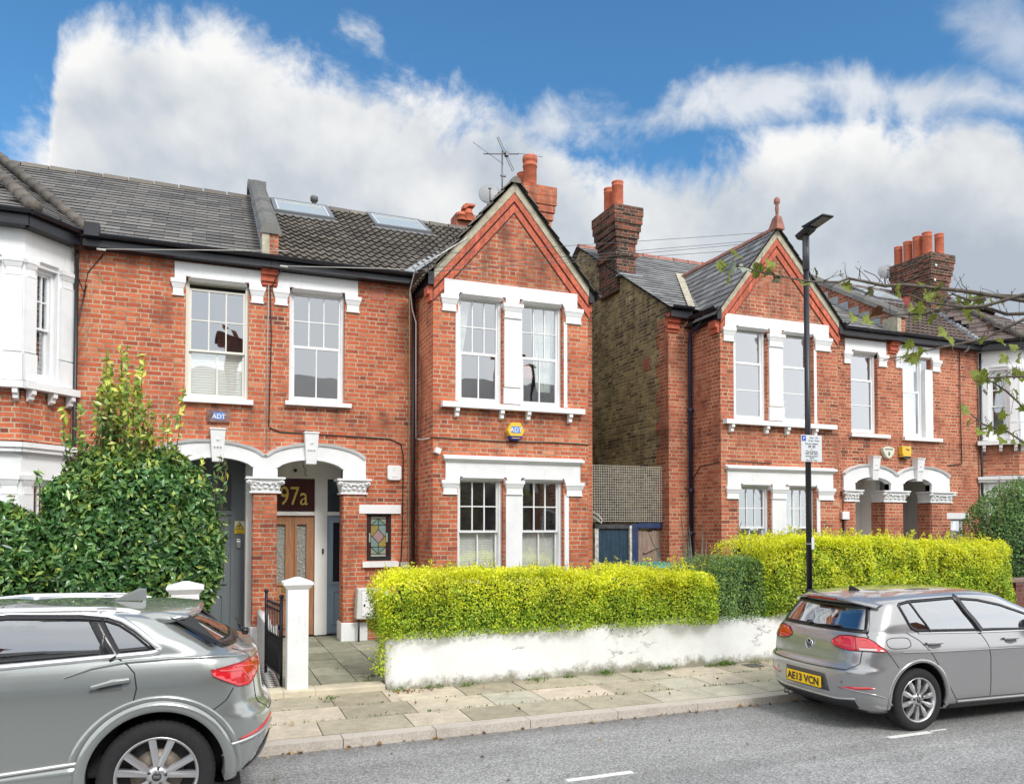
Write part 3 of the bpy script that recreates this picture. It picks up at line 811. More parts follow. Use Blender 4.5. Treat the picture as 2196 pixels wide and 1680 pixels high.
# ---------------------------------------------------------------- houses
EY, EZ, RY, RZ = 12.93, 6.385, 17.0, 8.95
SLV = (0, RY - EY, RZ - EZ); SLL = math.hypot(RY - EY, RZ - EZ)
def roofz(y): return EZ + (y - EY) * (RZ - EZ) / (RY - EY)
ROOF_GROUP = None

def shell(par, x0, x1, back=21.0, left=None, right=None):
    """side and rear walls plus the rear roof slope"""
    for X_, m, sgn, nm in ((x0, left, -1, 'side_wall'), (x1, right, 1, 'side_wall')):
        if not m: continue
        mb = MB(); pr = [(13.1 + .002, .1), (back, .1), (back, 6.3), (RY, RZ - .05), (13.1 + .002, roofz(13.1) - .06)]
        mb.extr(pr, X_ if sgn < 0 else X_ - .22, X_ + .22 if sgn < 0 else X_, 'x'); mb.build(nm, m, par, fixn=True)
    mb = MB(); mb.box(x0 + .23, x1 - .23, back - .2, back, .1, 6.3); mb.build('rear_wall', m_stock, par)
def rear_roof(par, x0, x1, m):
    mb = MB(); mb.add([(x0, RY, RZ + .0), (x1, RY, RZ + .0), (x1, 21.2, 6.3), (x0, 21.2, 6.3)], [(0, 3, 2, 1)][::-1]); mb.add([(x0, RY, RZ - .06), (x1, RY, RZ - .06), (x1, 21.2, 6.24), (x0, 21.2, 6.24)], [(0, 1, 2, 3)])
    mb.build('rear_roof', m, par)
def fascia(par, x0, x1, e0=0, e1=0):
    mb = MB(); mb.box(x0, x1, 12.90, 12.925, 6.245, 6.40); mb.box(x0, x1, 12.926, 13.098, 6.245, 6.26)
    f = mb.build('fascia', m_black, par); gutter(par, (x0 - e0, 12.84, 6.415), (x1 + e1, 12.84, 6.40)); return f
def party_parapet(par, x0, x1, front_m):
    """raised party wall with tile coping, brick corbel below the gutter"""
    mb = MB(); y0 = 12.86
    pr = [(y0, 6.43), (y0, 6.80), (16.9, roofz(16.9) + .28), (17.35, 9.22), (17.35, 8.9), (16.9, roofz(16.9) - .05), (13.2, roofz(13.2) - .05), (13.1, 6.43)]
    mb.extr(pr, x0, x1, 'x'); p_ = mb.build('party_parapet', front_m, par, fixn=True)
    mb = MB(); mb.box(x0 - .012, x0 + .10, y0 - .015, y0 + .4, 6.43, 6.79); mb.build('render_cheek', m_mortar, p_)
    mb = MB(); n = 13; xm = (x0 + x1) / 2; w_ = (x1 - x0) / 2 + .06
    for i in range(n):
        t0, t1 = i / n, (i + .985) / n
        def P(t, lift): y = y0 - .04 + (17.0 - y0) * t; return y, 6.80 + (roofz(17) + .30 - 6.80) * t + lift
        sec = [(-w_, -.05), (-w_ * .8, .05), (-w_ * .35, .11), (w_ * .35, .11), (w_ * .8, .05), (w_, -.05)]
        a = [(xm + s, P(t0, 0)[0], P(t0, z + .012)[1]) for s, z in sec]; b = [(xm + s, P(t1, 0)[0], P(t1, z)[1]) for s, z in sec]
        mb.add(a + b, [(j, j + 1, j + 7, j + 6) for j in range(5)] + [tuple(range(6)), tuple(range(11, 5, -1))])
    mb.box(x0 - .06, x1 + .07, 16.98, 17.42, 9.20, 9.36)
    mb.build('coping_tiles', mat('grey_coping', fn=slate_fn((.10, .098, .09), (.16, .155, .14), .5)), p_)
    for xs, s in ((x0 - .005, -1), (x1, 1)):
        mb = MB()
        for i in range(12):
            y = 13.0 + i * .32
            mb.box(xs if s < 0 else xs, xs + .012 if s < 0 else xs + .012, y, y + .30, roofz(y) + .0, roofz(y + .3) + .08)
        mb.build('flashing', m_lead, p_)
    mb = MB(); yy = 13.1
    for k, (z0, z1, e) in enumerate(((6.00, 6.055, .03), (6.055, 6.11, .06), (6.11, 6.16, .045), (6.16, 6.215, .09), (6.215, 6.28, .12), (6.28, 6.40, .14))):
        mb.box(x0 - .01, x1 + .01, yy - e, yy + .05, z0, z1 - .003)
    mb.build('corbel', m_corb, par)
    return p_

def gabled_bay(par, M, xl, xr, xa, Y, spec, roofm, ridgem, finial, brickm, pant=False):
    z_e, z_a = 6.10, 7.74
    holes = [rect(*h) for h in spec['holes']]
    mb = MB(M); mb.plate([(xl, .1), (xr, .1), (xr, z_e), (xa, z_a), (xl, z_e)], holes, 0, .12, back=False)
    wl = mb.build('bay_wall', brickm, par)
    mb = MB(M); d = 13.1 - Y
    mb.add([(xl, .12, .1), (xl, d, .1), (xl, d, z_e), (xl, .12, z_e)], [(0, 3, 2, 1)]); mb.add([(xr, .12, .1), (xr, d, .1), (xr, d, z_e), (xr, .12, z_e)], [(0, 1, 2, 3)])
    mb.v = mb.v; o = mb.build('bay_side_wall', brickm, par, fixn=False)
    # raking brick bands and cement under the verge
    for sx, xe in ((1, xl), (-1, xr)):
        sl = (z_a - z_e) / (xa - xe)
        def band(d0, d1, pr, m, nm, seg=0):
            mb = MB(M); n = 16 if seg else 1
            for i in range(n):
                a = xe + (xa - xe) * (i + (.03 if seg else 0)) / n; b = xe + (xa - xe) * (i + 1) / n
                mb.plate([(a, z_e + sl * (a - xe) - d1), (b, z_e + sl * (b - xe) - d1), (b, z_e + sl * (b - xe) - d0), (a, z_e + sl * (a - xe) - d0)][::(1 if sx > 0 else -1)], [], -pr, .002)
            mb.build(nm, m, wl, fixn=True)
        band(-.17, .0, .05, m_mortar, 'verge_cement'); band(.004, .15, .035, m_corb, 'raking_bricks', 1)
        band(.34, .365, .006, mat('painted_shadow_gap', (.06, .03, .025), .9), 'groove'); band(.151, .188, .008, m_black2 if False else mat('painted_shadow_gap', (.06, .03, .025), .9), 'groove'); band(.189, .339, .02, m_corb, 'raking_bricks', 1)  # groove strips: near-black colour painted as the shade between the brick bands
        # roof slope over the bay, running back into the main roof
        ya = Y - .10; ov = .16
        o_ = Vector((xe - sx * ov, ya, z_e - sl * sx * ov + .15)); V = Vector((xa - (xe - sx * ov), 0, (z_a + .17) - o_.z + .02))
        ln = V.length; lb = 16.1 - ya
        cl = lambda u, s, o_=o_, V=V, ya=ya: (o_.z + V.normalized().z * s) > roofz(ya + u) - .25
        if pant: pantiles(par, o_, (0, 1, 0), V, lb, ln, roofm, clip=cl)
        else: slates(par, o_, (0, 1, 0), V, lb, ln, .25, .2, roofm, clip=cl)
    xs0 = xl - .13
    for xe, sx in ((xl, -1), (xr, 1)):
        mb = MB(); a = xe + sx * .0; b = xe + sx * .10
        mb.box(min(a, b), max(a, b), Y - .06, 12.90, z_e - .10, z_e + .09); mb.build('fascia', m_black, par)
        gutter(par, (xe + sx * .165, Y - .12, z_e + .12), (xe + sx * .165, 12.86 if sx < 0 else 13.05, z_e + .12))
        mb = MB(); mb.box(min(xe + sx * .003, xe + sx * .09), max(xe + sx * .003, xe + sx * .09), Y + .02, Y + .25, z_e - .24, z_e - .1); mb.box(min(xe + sx * .003, xe + sx * .05), max(xe + sx * .003, xe + sx * .05), Y + .02, Y + .25, z_e - .34, z_e - .24); mb.build('corbel', m_corb, par)
    rt = z_a + .2
    if ridgem: ridge(par, (xa, Y - .12, rt), (xa, 15.5, rt), ridgem, r=.10)
    if finial:
        mb = MB(); mb.hexa([(xa - .1, Y - .16, rt - .06), (xa + .1, Y - .16, rt - .06), (xa + .1, Y + .12, rt - .06), (xa - .1, Y + .12, rt - .06)], [(xa - .05, Y - .12, rt + .20), (xa + .05, Y - .12, rt + .20), (xa + .05, Y + .02, rt + .2), (xa - .05, Y + .02, rt + .2)])
        mb.lathe([(.05, 0), (.06, .02), (.03, .05), (.028, .08), (.04, .2), (.028, .26), (.05, .28), (.062, .32), (.055, .37), (.02, .41), (0, .415)], (xa, Y - .05, rt + .19), 14)
        mb.build('finial', m_terrad, par)

def bay_upper(par, M, spec):
    l0, l1, cL, cR, mid, zt = spec['l0'], spec['l1'], spec['cl'], spec['cr'], spec['mid'], 6.13
    mb = MB(M)
    mb.plate([(l0 + .03, 5.87), (cL[1], 5.87), (cL[1] + .03, 5.93), (mid[0] + .02, 5.93), (mid[0] + .04, 5.83), (mid[1] - .04, 5.83), (mid[1] - .02, 5.93), (cR[0] - .03, 5.93), (cR[0], 5.87), (l1 - .01, 5.87), (l1 - .01, zt), (l0 + .03, zt)], [], -.03, .1)
    hood(mb, cL[1] + .03, mid[0] + .0, 5.92); hood(mb, mid[1] + .0, cR[0] - .03, 5.92)
    capital_block(mb, cL[0], cL[1], 5.62, 5.865); capital_block(mb, cR[0], cR[1], 5.62, 5.865)
    mb.box(cR[0], cR[0] + .06, -.015, .12, 4.14, 5.62); mb.box(cL[1] - .04, cL[1] + .005, -.01, .12, 4.14, 5.6)
    lt = mb.build('lintel', m_white, par)
    mb = MB(M); capital_block(mb, mid[0] - .03, mid[1] + .03, 5.60, 5.828, y0=-.08); mb.box(mid[0], mid[1], -.03, .12, 4.42, 5.58); mb.box(mid[0] - .012, mid[1] + .012, -.042, .12, 4.14, 4.40)
    mb.build('pilaster', m_white, par)
    sill(par, M, l0 - .02, l1 + .09, 4.12, .10, .13, spec['br'])
def bay_lower(par, M, spec, zt=3.22):
    l0, l1, cL, cR, mid = spec['m0'], spec['m1'], spec['ccl'], spec['ccr'], spec['cmid']
    mb = MB(M)
    mb.plate([(l0 + .04, 2.84), (cL[1], 2.84), (cL[1] + .02, 2.9), (mid[0] + .02, 2.9), (mid[0] + .04, 2.85), (mid[1] - .04, 2.85), (mid[1] - .02, 2.9), (cR[0] - .02, 2.9), (cR[0], 2.84), (l1 - .05, 2.84), (l1 - .05, 3.13), (l0 + .04, 3.13)], [], -.03, .1)
    mb.hexa([(l0 + .04, -.04, 3.13), (l1 - .05, -.04, 3.13), (l1 - .05, .0, 3.13), (l0 + .04, .0, 3.13)], [(l0, -.10, 3.18), (l1, -.10, 3.18), (l1, .0, 3.18), (l0, .0, 3.18)])
    mb.box(l0, l1, -.105, 0, 3.18, 3.205); mb.hexa([(l0, -.105, 3.205), (l1, -.105, 3.205), (l1, 0, 3.205), (l0, 0, 3.205)], [(l0, -.08, 3.215), (l1, -.08, 3.215), (l1, 0, 3.25), (l0, 0, 3.25)])
    hood(mb, cL[1] + .02, mid[0] + .0, 2.89); hood(mb, mid[1] + .0, cR[0] - .02, 2.89)
    capital_block(mb, cL[0], cL[1], 2.62, 2.838); capital_block(mb, cR[0], cR[1], 2.62, 2.838)
    mb.box(cR[0] - .005, cR[0] + .075, -.015, .12, .9, 2.62)
    mb.build('cornice', m_white, par)
    mb = MB(M); capital_block(mb, mid[0] - .02, mid[1] + .02, 2.63, 2.848, y0=-.08); mb.box(mid[0] + .01, mid[1] - .01, -.03, .12, .9, 2.61); mb.build('pilaster', m_white, par)
    sill(par, M, l0, l1, .92, .1, .1)

# ======== the middle house (gabled bay, two skylights) =========================================
C = thing('brick_house', 'middle red brick house with steep gabled bay, two roof windows and stripped pine front door', 'house', (3.9, 13.1, .1))
wins = [(3.81, 4.60, 4.13, 5.93), (4.92, 5.71, 4.13, 5.93), (3.81, 4.61, .92, 2.90), (4.93, 5.72, .92, 2.90)]
spC = dict(holes=wins, l0=3.54, l1=5.99, cl=(3.51, 3.81), cr=(5.73, 6.09), mid=(4.62, 4.92), br=(3.78, 4.56, 5.04, 5.82), m0=3.56, m1=6.08, ccl=(3.53, 3.83), ccr=(5.74, 6.10), cmid=(4.64, 4.95))
mb = MB(FA)
hole_p1 = [(1.06, .1), (2.11, .1), (2.11, 3.05), *reversed(arch_pts(1.06, 2.11, 3.05, 3.2)), (1.06, 3.05)]
mb.plate([(.93, .1), (1.06, .1), *[(a, b) for a, b in [(1.06, 3.05)] + arch_pts(1.06, 2.11, 3.06, 3.2) + [(2.11, 3.05)]], (2.11, .1), (3.39, .1), (3.39, 6.3), (.93, 6.3)],
         [rect(1.23, 2.13, 4.14, 6.0), rect(2.52, 2.94, 1.50, 2.30)], 0, .12, back=False)
mb.plate(rect(6.2, 6.8, .1, 6.3), [], 0, .12, back=False)
mb.build('front_wall', m_brick, C)
shell(C, .93, 6.80, right=m_stock)
gabled_bay(C, B1, 3.39, 6.20, 4.80, 12.1, spC, m_ctile, m_ctile, False, m_brick, pant=True)
bay_upper(C, B1, spC); bay_lower(C, B1, spC)
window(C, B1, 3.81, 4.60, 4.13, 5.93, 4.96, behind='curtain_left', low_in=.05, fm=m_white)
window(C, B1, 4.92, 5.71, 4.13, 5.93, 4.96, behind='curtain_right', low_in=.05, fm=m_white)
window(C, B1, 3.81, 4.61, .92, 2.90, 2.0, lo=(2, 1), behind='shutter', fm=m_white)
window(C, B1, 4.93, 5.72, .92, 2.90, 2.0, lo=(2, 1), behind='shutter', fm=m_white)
window(C, FA, 1.23, 2.13, 4.14, 6.0, 5.06, low_in=.05, fm=m_white)
lintel_single(C, FA, .97, 2.40, 1.23, 2.13, 6.235, 5.96)
sill(C, FA, 1.17, 2.24, 4.145, .08, .09)
# roof
pantiles(C, (1.04, EY - .05, EZ - .03), (1, 0, 0), SLV, 5.86, SLL + .05, m_ctile)
rear_roof(C, .93, 6.85, m_ctile)
ridge(C, (1.03, RY, RZ + .03), (6.88, RY, RZ + .03), m_ctile, r=.12)
fascia(C, .93, 3.30); party_parapet(C, .79, 1.03, m_brick)
mb = MB(); mb.add([(3.10, 12.9, 6.45), (3.28, 12.9, 6.45), (5.0, 15.7, 8.14), (4.8, 15.7, 8.14)], [(0, 1, 2, 3)]); mb.build('valley', m_lead, C)
def skylight(par, x0, x1, y0, y1):
    sdir = Vector(SLV).normalized(); N = Vector((0, -sdir.z, sdir.y)); fy = lambda y: Vector((0, y, roofz(y)))
    M = Matrix.Translation(fy(y0)) @ Matrix(((1, 0, 0, 0), (0, sdir.y, N.y, 0), (0, sdir.z, N.z, 0), (0, 0, 0, 1))); l = (fy(y1) - fy(y0)).length
    mb = MB(M)
    mb.box(x0 - .08, x1 + .08, -.16, .0, .035, .06); 
    for a, b, c, d in ((x0, x1, 0, .09), (x0, x1, l - .07, l), (x0, x0 + .07, .091, l - .071), (x1 - .07, x1, .091, l - .071)): mb.box(a, b, c, d, .03, .115)
    s_ = mb.build('skylight', mat('grey_flashing_frame', (.20, .21, .22), .4), par)
    mb = MB(M)
    for a, b, c, d in ((x0 + .075, x1 - .075, .095, .13), (x0 + .075, x1 - .075, l - .12, l - .075), (x0 + .075, x0 + .11, .131, l - .121), (x1 - .11, x1 - .075, .131, l - .121)): mb.box(a, b, c, d, .05, .108)
    mb.build('skylight_sash', mat('skylight_rim', (.55, .57, .58), .35), s_)
    mb = MB(M); mb.add([(x0 + .07, .09, .088), (x1 - .07, .09, .088), (x1 - .07, l - .07, .088), (x0 + .07, l - .07, .088)], [(0, 1, 2, 3)]); mb.build('pane', mat('skylight_glass', (.42, .46, .46), .12, spec=.6), s_)
skylight(C, 1.18, 2.36, 15.9, 17.0 - .06); skylight(C, 3.20, 4.40, 15.9, 17.0 - .08)
mb = MB(); mb.lathe([(.05, -.3), (.05, .1), (.08, .11), (.085, .19), (.07, .21), (0, .21)], (2.1, 17.05, 9.02), 14); mb.build('vent_pipe', mat('grey_pipe', (.12, .12, .12), .6), C)
chimney(C, 6.27, 6.80, 15.05, 15.85, 7.4, 9.33, [(6.36, 15.1, .62, .145, 'rim'), (6.36, 15.5, .42, .13, 'plain')], m_chimred, 'red brick chimney stack with a tall pot and a short pot', .12)
mb = MB(); mb.box(5.75, 6.25, 18.4, 18.9, 8.0, 9.95); k = mb.build('chimney', m_chimred, C); k['label'] = 'low rear chimney showing over the ridge'
for px, h, st in ((5.88, .28, 'plain'), (6.05, .42, 'hood')):
    mb = MB(); mb.lathe([(.12, 0), (.12, h * .4), (.135, h * .42), (.135, h * .5), (.11, h * .52), (.11, h * .7), (.05, h * .7)], (px, 18.4, 9.75), 16)
    if st == 'hood': mb.extr([(px - .15, 9.75 + h * .68), (px - .14, 9.75 + h * .9), (px - .07, 9.75 + h), (px + .16, 9.75 + h), (px + .16, 9.75 + h * .9), (px, 9.75 + h * .86), (px - .1, 9.75 + h * .68)], 18.28, 18.52, 'y')
    mb.build('chimney_pot', m_terra, k)
# aerial and dish on the bay ridge
mb = MB(); ax, ay = 4.93, 13.0
mb.tube([(ax, ay, 7.9), (ax, ay, 8.9)], .014, 6); mb.tube([(4.54, ay - .1, 8.73), (5.29, ay + .1, 8.95)], .011, 6)
for t, a, b in ((.07, (4.35, 12.95, 8.93), (4.9, 12.85, 8.58)), (.98, (5.28, 13.1, 8.96), (5.78, 13.1, 8.98))): mb.tube([a, b], .005, 5)
mb.tube([(4.79, 12.9, 9.07), (4.82, 12.9, 9.09), (5.2, 13.1, 8.63), (5.17, 13.1, 8.60), (4.79, 12.9, 9.07)], .006, 5, cap=False)
mb.box(ax - .03, ax + .07, ay - .02, ay + .02, 8.43, 8.46); mb.box(4.99, 5.05, ay - .03, ay + .05, 8.82, 8.90); mb.build('television_aerial', mat('aerial_metal', (.16, .16, .17), .5, .6), C)
dish(C, (4.74, 13.15, 8.14), .20, (-.35, -1, .25))
# porch
porch(C, FA, [(-.38, .68), (1.06, 2.11)], -.82, 2.49)
for a, b, cx0, cx1, lab in ((.68, 1.06, .57, 1.18, None), (2.11, 2.50, 2.01, 2.58, None)):
    mb = MB(FA); mb.box(a + .012, b - .012, -.03, .36, .1, 2.64); pr = mb.build('porch_pier', m_brick, C)
    carved_capital(C, FA, cx0, cx1)
    mb = MB(FA); mb.box(a - .02, b + .03, -.07, .40, .1, .48); mb.build('plinth', m_white, pr, bevel=.01)
mb = MB(FA)     # porch interior
mb.box(.60, 1.02, .37, 1.1, .1, 3.3); mb.box(3.0, 3.1, .121, 1.1, .1, 3.3); mb.box(1.03, 3.0, .121, 1.1, 3.22, 3.3); mb.box(2.6, 2.98, .125, .2, .1, 3.2)
mb.build('porch_wall', m_porch, C)
mb = MB(FA); mb.box(.61, 3.1, 1.1, 1.15, .1, 3.3)
dy = .9
for a, b, c, d in ((1.03, 3.0, 2.92, 3.22), (1.77, 1.985, .18, 2.92), (1.03, 1.765, 2.275, 2.34), (1.99, 2.75, 2.275, 2.34), (2.755, 3.0, .18, 2.92)): mb.box(a, b, dy - .05, dy + .199, c, d)
mb.build('door_frame', m_porch, C)
def door(par, M, x0, x1, z0, z1, y, m, label, glazed, lower, handle=None):
    mb = MB(M); hs = [rect(*g) for g in glazed]; mb.plate(rect(x0, x1, z0, z1), hs, y, y + .045)
    d = mb.build('door', m, par); d['label'] = label
    for g in glazed:
        a, b, c, e = g; mb = MB(M); mb.plate(rect(a - .04, b + .04, c - .04, e + .04), [rect(a, b, c, e)], y - .03, y + .001); mb.build('glazing_bead', m, d)
    for g in lower:
        mb = MB(M); panel_ring(mb, *g, y); mb.build('panel', m, d, fixn=True)
    return d
d1 = door(C, FA, 1.00, 1.765, .19, 2.27, dy, m_pine, 'stripped pine door with two tall obscured glass panels', [(1.12, 1.275, 1.10, 2.12), (1.47, 1.63, 1.10, 2.12)], [(1.07, 1.33, .32, .85), (1.42, 1.68, .32, .85)])
obs = mat('obscured_glass', (.32, .33, .30), .12, spec=.8, bump=1, bscale=24)
obs.node_tree.nodes['Bump'].inputs['Distance'].default_value = .05
mb = MB(FA)
for a, b in ((1.12, 1.275), (1.47, 1.63)): mb.add([(a, dy + .02, 1.10), (b, dy + .02, 1.10), (b, dy + .02, 2.12), (a, dy + .02, 2.12)], [(0, 1, 2, 3)])
mb.build('obscured_pane', obs, d1)
mb = MB(FA); mb.box(1.22, 1.5, dy - .012, dy, .95, 1.02); mb.build('letterbox', mat('brass', (.55, .40, .16), .35, 1), d1)
d2 = door(C, FA, 1.99, 2.75, .19, 2.27, dy, m_blued, 'blue grey door with a long dark glass panel', [(2.09, 2.33, 1.10, 2.15)], [(2.08, 2.38, .36, .96)])
mb = MB(FA); mb.add([(2.09, dy + .02, 1.10), (2.33, dy + .02, 1.10), (2.33, dy + .02, 2.15), (2.09, dy + .02, 2.15)], [(0, 1, 2, 3)]); mb.build('pane', mat('dark_pane', (.02, .03, .05), .05, spec=.9), d2)
fl = mat('dark_red_fanlight', (.045, .018, .02), .05, spec=.9, coat=.6); fb = mat('blue_black_fanlight', (.05, .075, .085), .05, spec=.9, coat=.6)
mb = MB(FA); mb.box(1.03, 1.765, dy - .01, dy, 2.342, 2.918); f1 = mb.build('fanlight', fl, C)
mb = MB(FA); mb.box(1.99, 2.75, dy - .01, dy, 2.342, 2.918); f2 = mb.build('fanlight', fb, C)
gold = mat('gold_numerals', (.72, .52, .12), .45, .2)
tn = text(f1, '97a', FA, 1.63, dy - .014, 2.46, .46, gold, align='RIGHT', name='house_number')
for v in tn.data.vertices: v.co.x = 1.655 + (v.co.x - 1.63) * .74
text(f2, 'NINETY', FA, 2.07, dy - .014, 2.60, .115, mat('black_lettering', (.01, .01, .012), .5))
mb = MB(FA); mb.lathe([(.05, -.01), (.055, -.04), (.045, -.085), (.03, -.10), (0, -.10)], (1.42, dy - .05, 3.05), 14, 'y'); c_ = mb.build('security_camera', m_upvc, C)
mb = MB(FA); mb.lathe([(.03, -.155), (.03, -.15), (0, -.157)], (1.42, dy, 3.05), 12, 'y'); mb.build('lens', m_black2, c_)
cable(C, [(1.55, 13.9, 3.2), (1.56, 13.88, 3.12), (1.60, 13.88, 3.06), (1.58, 13.88, 3.0), (1.62, 13.88, 2.96)], .006, m_black2)
mb = MB(FA); mb.box(1.895, 1.925, dy - .07, dy - .05, 1.60, 1.69); mb.build('doorbell', m_black2, C)
# stained glass window
mb = MB(FA); mb.box(2.385, 3.10, -.035, .02, 2.30, 2.45); mb.build('lintel', m_white, C); sill(C, FA, 2.44, 3.05, 1.495, .10, .09)
mb = MB(FA); mb.plate(rect(2.52, 2.94, 1.50, 2.30), [rect(2.565, 2.895, 1.57, 2.255)], .03, .09); sw = mb.build('stained_glass_window', m_black2, C)
def leadlight(par):
    X0, X1, Z0, Z1 = 2.565, 2.895, 1.57, 2.255; y = .06; cx = (X0 + X1) / 2
    def U(a, b): return (X0 + (X1 - X0) * a, Z0 + (Z1 - Z0) * b)
    cols = {'g': (.26, .29, .22), 't': (.16, .26, .23), 'o': (.30, .24, .07), 'p': (.34, .23, .24), 'r': (.10, .01, .02), 'w': (.42, .43, .36), 'b': (.20, .28, .27)}
    P = [('r', [(0, .0), (.1, 0), (.1, .12), (0, .12)]), ('r', [(.9, 0), (1, 0), (1, .12), (.9, .12)]), ('r', [(0, .88), (.1, .88), (.1, 1), (0, 1)]), ('r', [(.9, .88), (1, .88), (1, 1), (.9, 1)]),
         ('r', [(0, .12), (.1, .12), (.1, .35), (0, .35)]), ('w', [(0, .35), (.1, .35), (.1, .6), (0, .6)]), ('r', [(0, .6), (.1, .6), (.1, .88), (0, .88)]),
         ('r', [(.9, .12), (1, .12), (1, .35), (.9, .35)]), ('w', [(.9, .35), (1, .35), (1, .6), (.9, .6)]), ('r', [(.9, .6), (1, .6), (1, .88), (.9, .88)]),
         ('w', [(.1, 0), (.9, 0), (.9, .06), (.1, .06)]), ('w', [(.1, .94), (.9, .94), (.9, 1), (.1, 1)]),
         ('g', [(.1, .06), (.5, .06), (.1, .24)]), ('g', [(.9, .06), (.9, .24), (.5, .06)]), ('g', [(.1, .94), (.1, .78), (.5, .94)]), ('g', [(.9, .94), (.5, .94), (.9, .78)]),
         ('t', [(.1, .24), (.5, .06), (.5, .24)]), ('t', [(.5, .06), (.9, .24), (.5, .24)]), ('t', [(.1, .78), (.5, .78), (.5, .94)]), ('t', [(.5, .78), (.9, .78), (.5, .94)]),
         ('b', [(.1, .24), (.5, .24), (.5, .33), (.18, .5), (.1, .5)]), ('o', [(.5, .24), (.9, .24), (.9, .5), (.82, .5), (.5, .33)]),
         ('o', [(.1, .5), (.18, .5), (.5, .68), (.5, .78), (.1, .78)]), ('b', [(.82, .5), (.9, .5), (.9, .78), (.5, .78), (.5, .68)]), ('p', [(.18, .5), (.5, .33), (.82, .5), (.5, .68)])]
    ms = []; keys = list(cols)
    for k in keys: ms.append(mat('leaded_glass_' + {'g': 'grey', 't': 'teal', 'o': 'amber', 'p': 'pink', 'r': 'ruby', 'w': 'white', 'b': 'blue'}[k], cols[k], .15, spec=.8, bump=.5, bscale=60))
    mb = MB(FA); lead = MB(FA)
    for k, pts in P:
        mb.cur = keys.index(k); q = [U(*a) for a in pts]; mb.add([(a, y, b) for a, b in q], [tuple(range(len(q)))])
        for i in range(len(q)):
            a, b = q[i], q[(i + 1) % len(q)]; lead.bar((a[0], y - .003, a[1]), (b[0], y - .003, b[1]), .007, .005, up=(0, 1, 0))
    mb.build('leaded_panes', ms, par, fixn=False); lead.build('lead_cames', mat('lead', (.05, .05, .055), .5), par)
leadlight(sw)
# small things fixed to the wall
mb = MB(FA); mb.plate([(2.86, 2.90), (2.885, 2.875), (3.075, 2.875), (3.10, 2.90), (3.10, 3.10), (3.075, 3.125), (2.885, 3.125), (2.86, 3.10)], [], -.07, 0); al = mb.build('alarm_box', m_upvc, C, bevel=.012); al['label'] = 'plain white square alarm box'
mb = MB(FA); mb.lathe([(.028, -.075), (.03, -.07)], (2.98, 0, 3.05), 16, 'y'); mb.box(2.93, 3.03, -.0735, -.07, 2.915, 2.93); mb.build('alarm_marks', mat('pale_grey_marks', (.55, .57, .62), .5), al)
mb = MB(FA); mb.box(3.09, 3.23, -.08, 0, 1.27, 1.47); mb.build('junction_box', mat('grey_plastic', (.45, .46, .47), .5), C, bevel=.01)
def airbrick(par, M, x0, x1, z0, z1, m, n=8):
    mb = MB(M); mb.plate(rect(x0, x1, z0, z1), [], -.008, .0); mb.cur = 1; w_ = (x1 - x0) / n; h_ = (z1 - z0) / n
    for i in range(n):
        for j in range(n): mb.box(x0 + w_ * (i + .25), x0 + w_ * (i + .75), -.0095, -.0085, z0 + h_ * (j + .25), z0 + h_ * (j + .75))
    mb.build('air_brick', [m, m_dark], par)
airbrick(C, FA, 2.57, 2.80, 5.95, 6.14, m_terra)
# hexagonal yellow alarm on the bay
mb = MB(B1); cx, cz, r = 4.79, 3.68, .155; hx = [(cx + r * math.cos(R(60 * k)), cz + r * math.sin(R(60 * k)) * 1.0) for k in range(6)]
mb.plate(hx, [], -.13, 0); al = mb.build('alarm_box', mat('alarm_yellow', (.78, .50, .04), .45), C, fixn=True, bevel=.008); al['label'] = 'yellow hexagonal alarm box with blue base'
mb = MB(B1); mb.box(cx - .085, cx + .085, -.134, -.13, cz - .04, cz + .07); pl = mb.build('alarm_plate', mat('sign_blue', (.13, .24, .55), .4), al)
text(al, 'ADT', B1, cx, -.136, cz - .025, .105, mat('sign_white', (.85, .86, .88), .4), align='CENTER')
mb = MB(B1); mb.hexa([(cx - .085, -.125, cz - .155), (cx + .085, -.125, cz - .155), (cx + .085, 0, cz - .155), (cx - .085, 0, cz - .155)], [(cx - .11, -.134, cz - .09), (cx + .11, -.134, cz - .09), (cx + .11, 0, cz - .09), (cx - .11, 0, cz - .09)]); mb.build('alarm_base', mat('strobe_blue', (.02, .03, .22), .3), al)
mb = MB(Matrix.Translation((3.45, 12.0, 3.30)) @ Matrix.Rotation(R(20), 4, 'Y')); mb.box(-.045, .045, -.02, .1, -.045, .045); mb.build('junction_box', m_upvc, C, bevel=.006)
# pipes and wires in the corner
cable(C, [(3.30, 13.03, 6.2), (3.30, 13.03, .3)], .034, mat('dark_maroon_pipe', (.035, .012, .018), .4), 'downpipe')
cable(C, [(3.24, 12.82, 6.33), (3.235, 13.05, 6.1), (3.235, 13.06, 1.2)], .010, mat('cream_wire', (.62, .55, .30), .6))
cable(C, [(5.0, 12.3, 8.0), (4.4, 12.15, 7.35), (3.9, 12.05, 6.8), (3.4, 11.95, 6.42), (3.15, 12.3, 6.32), (3.18, 12.8, 6.1), (3.26, 12.95, 5.8), (3.33, 12.98, 5.6), (3.35, 13.05, 3.6), (3.37, 12.75, 3.55), (3.37, 12.2, 3.52)], .011, mat('white_wire', (.7, .7, .66), .6))
cable(C, [(3.37, 12.2, 3.52), (3.38, 12.08, 3.52), (4.6, 12.085, 3.50), (5.5, 12.085, 3.52), (6.2, 12.085, 3.51)], .009, m_black2)
cable(C, [(.92, 13.08, 6.0), (.95, 13.085, 5.2), (.93, 13.085, 4.3), (.92, 13.08, 3.7)], .009, m_black2); cable(C, [(.90, 13.06, 6.0), (.885, 13.085, 4.9), (.89, 13.085, 3.30)], .008, mat('grey_wire', (.4, .39, .37), .6))
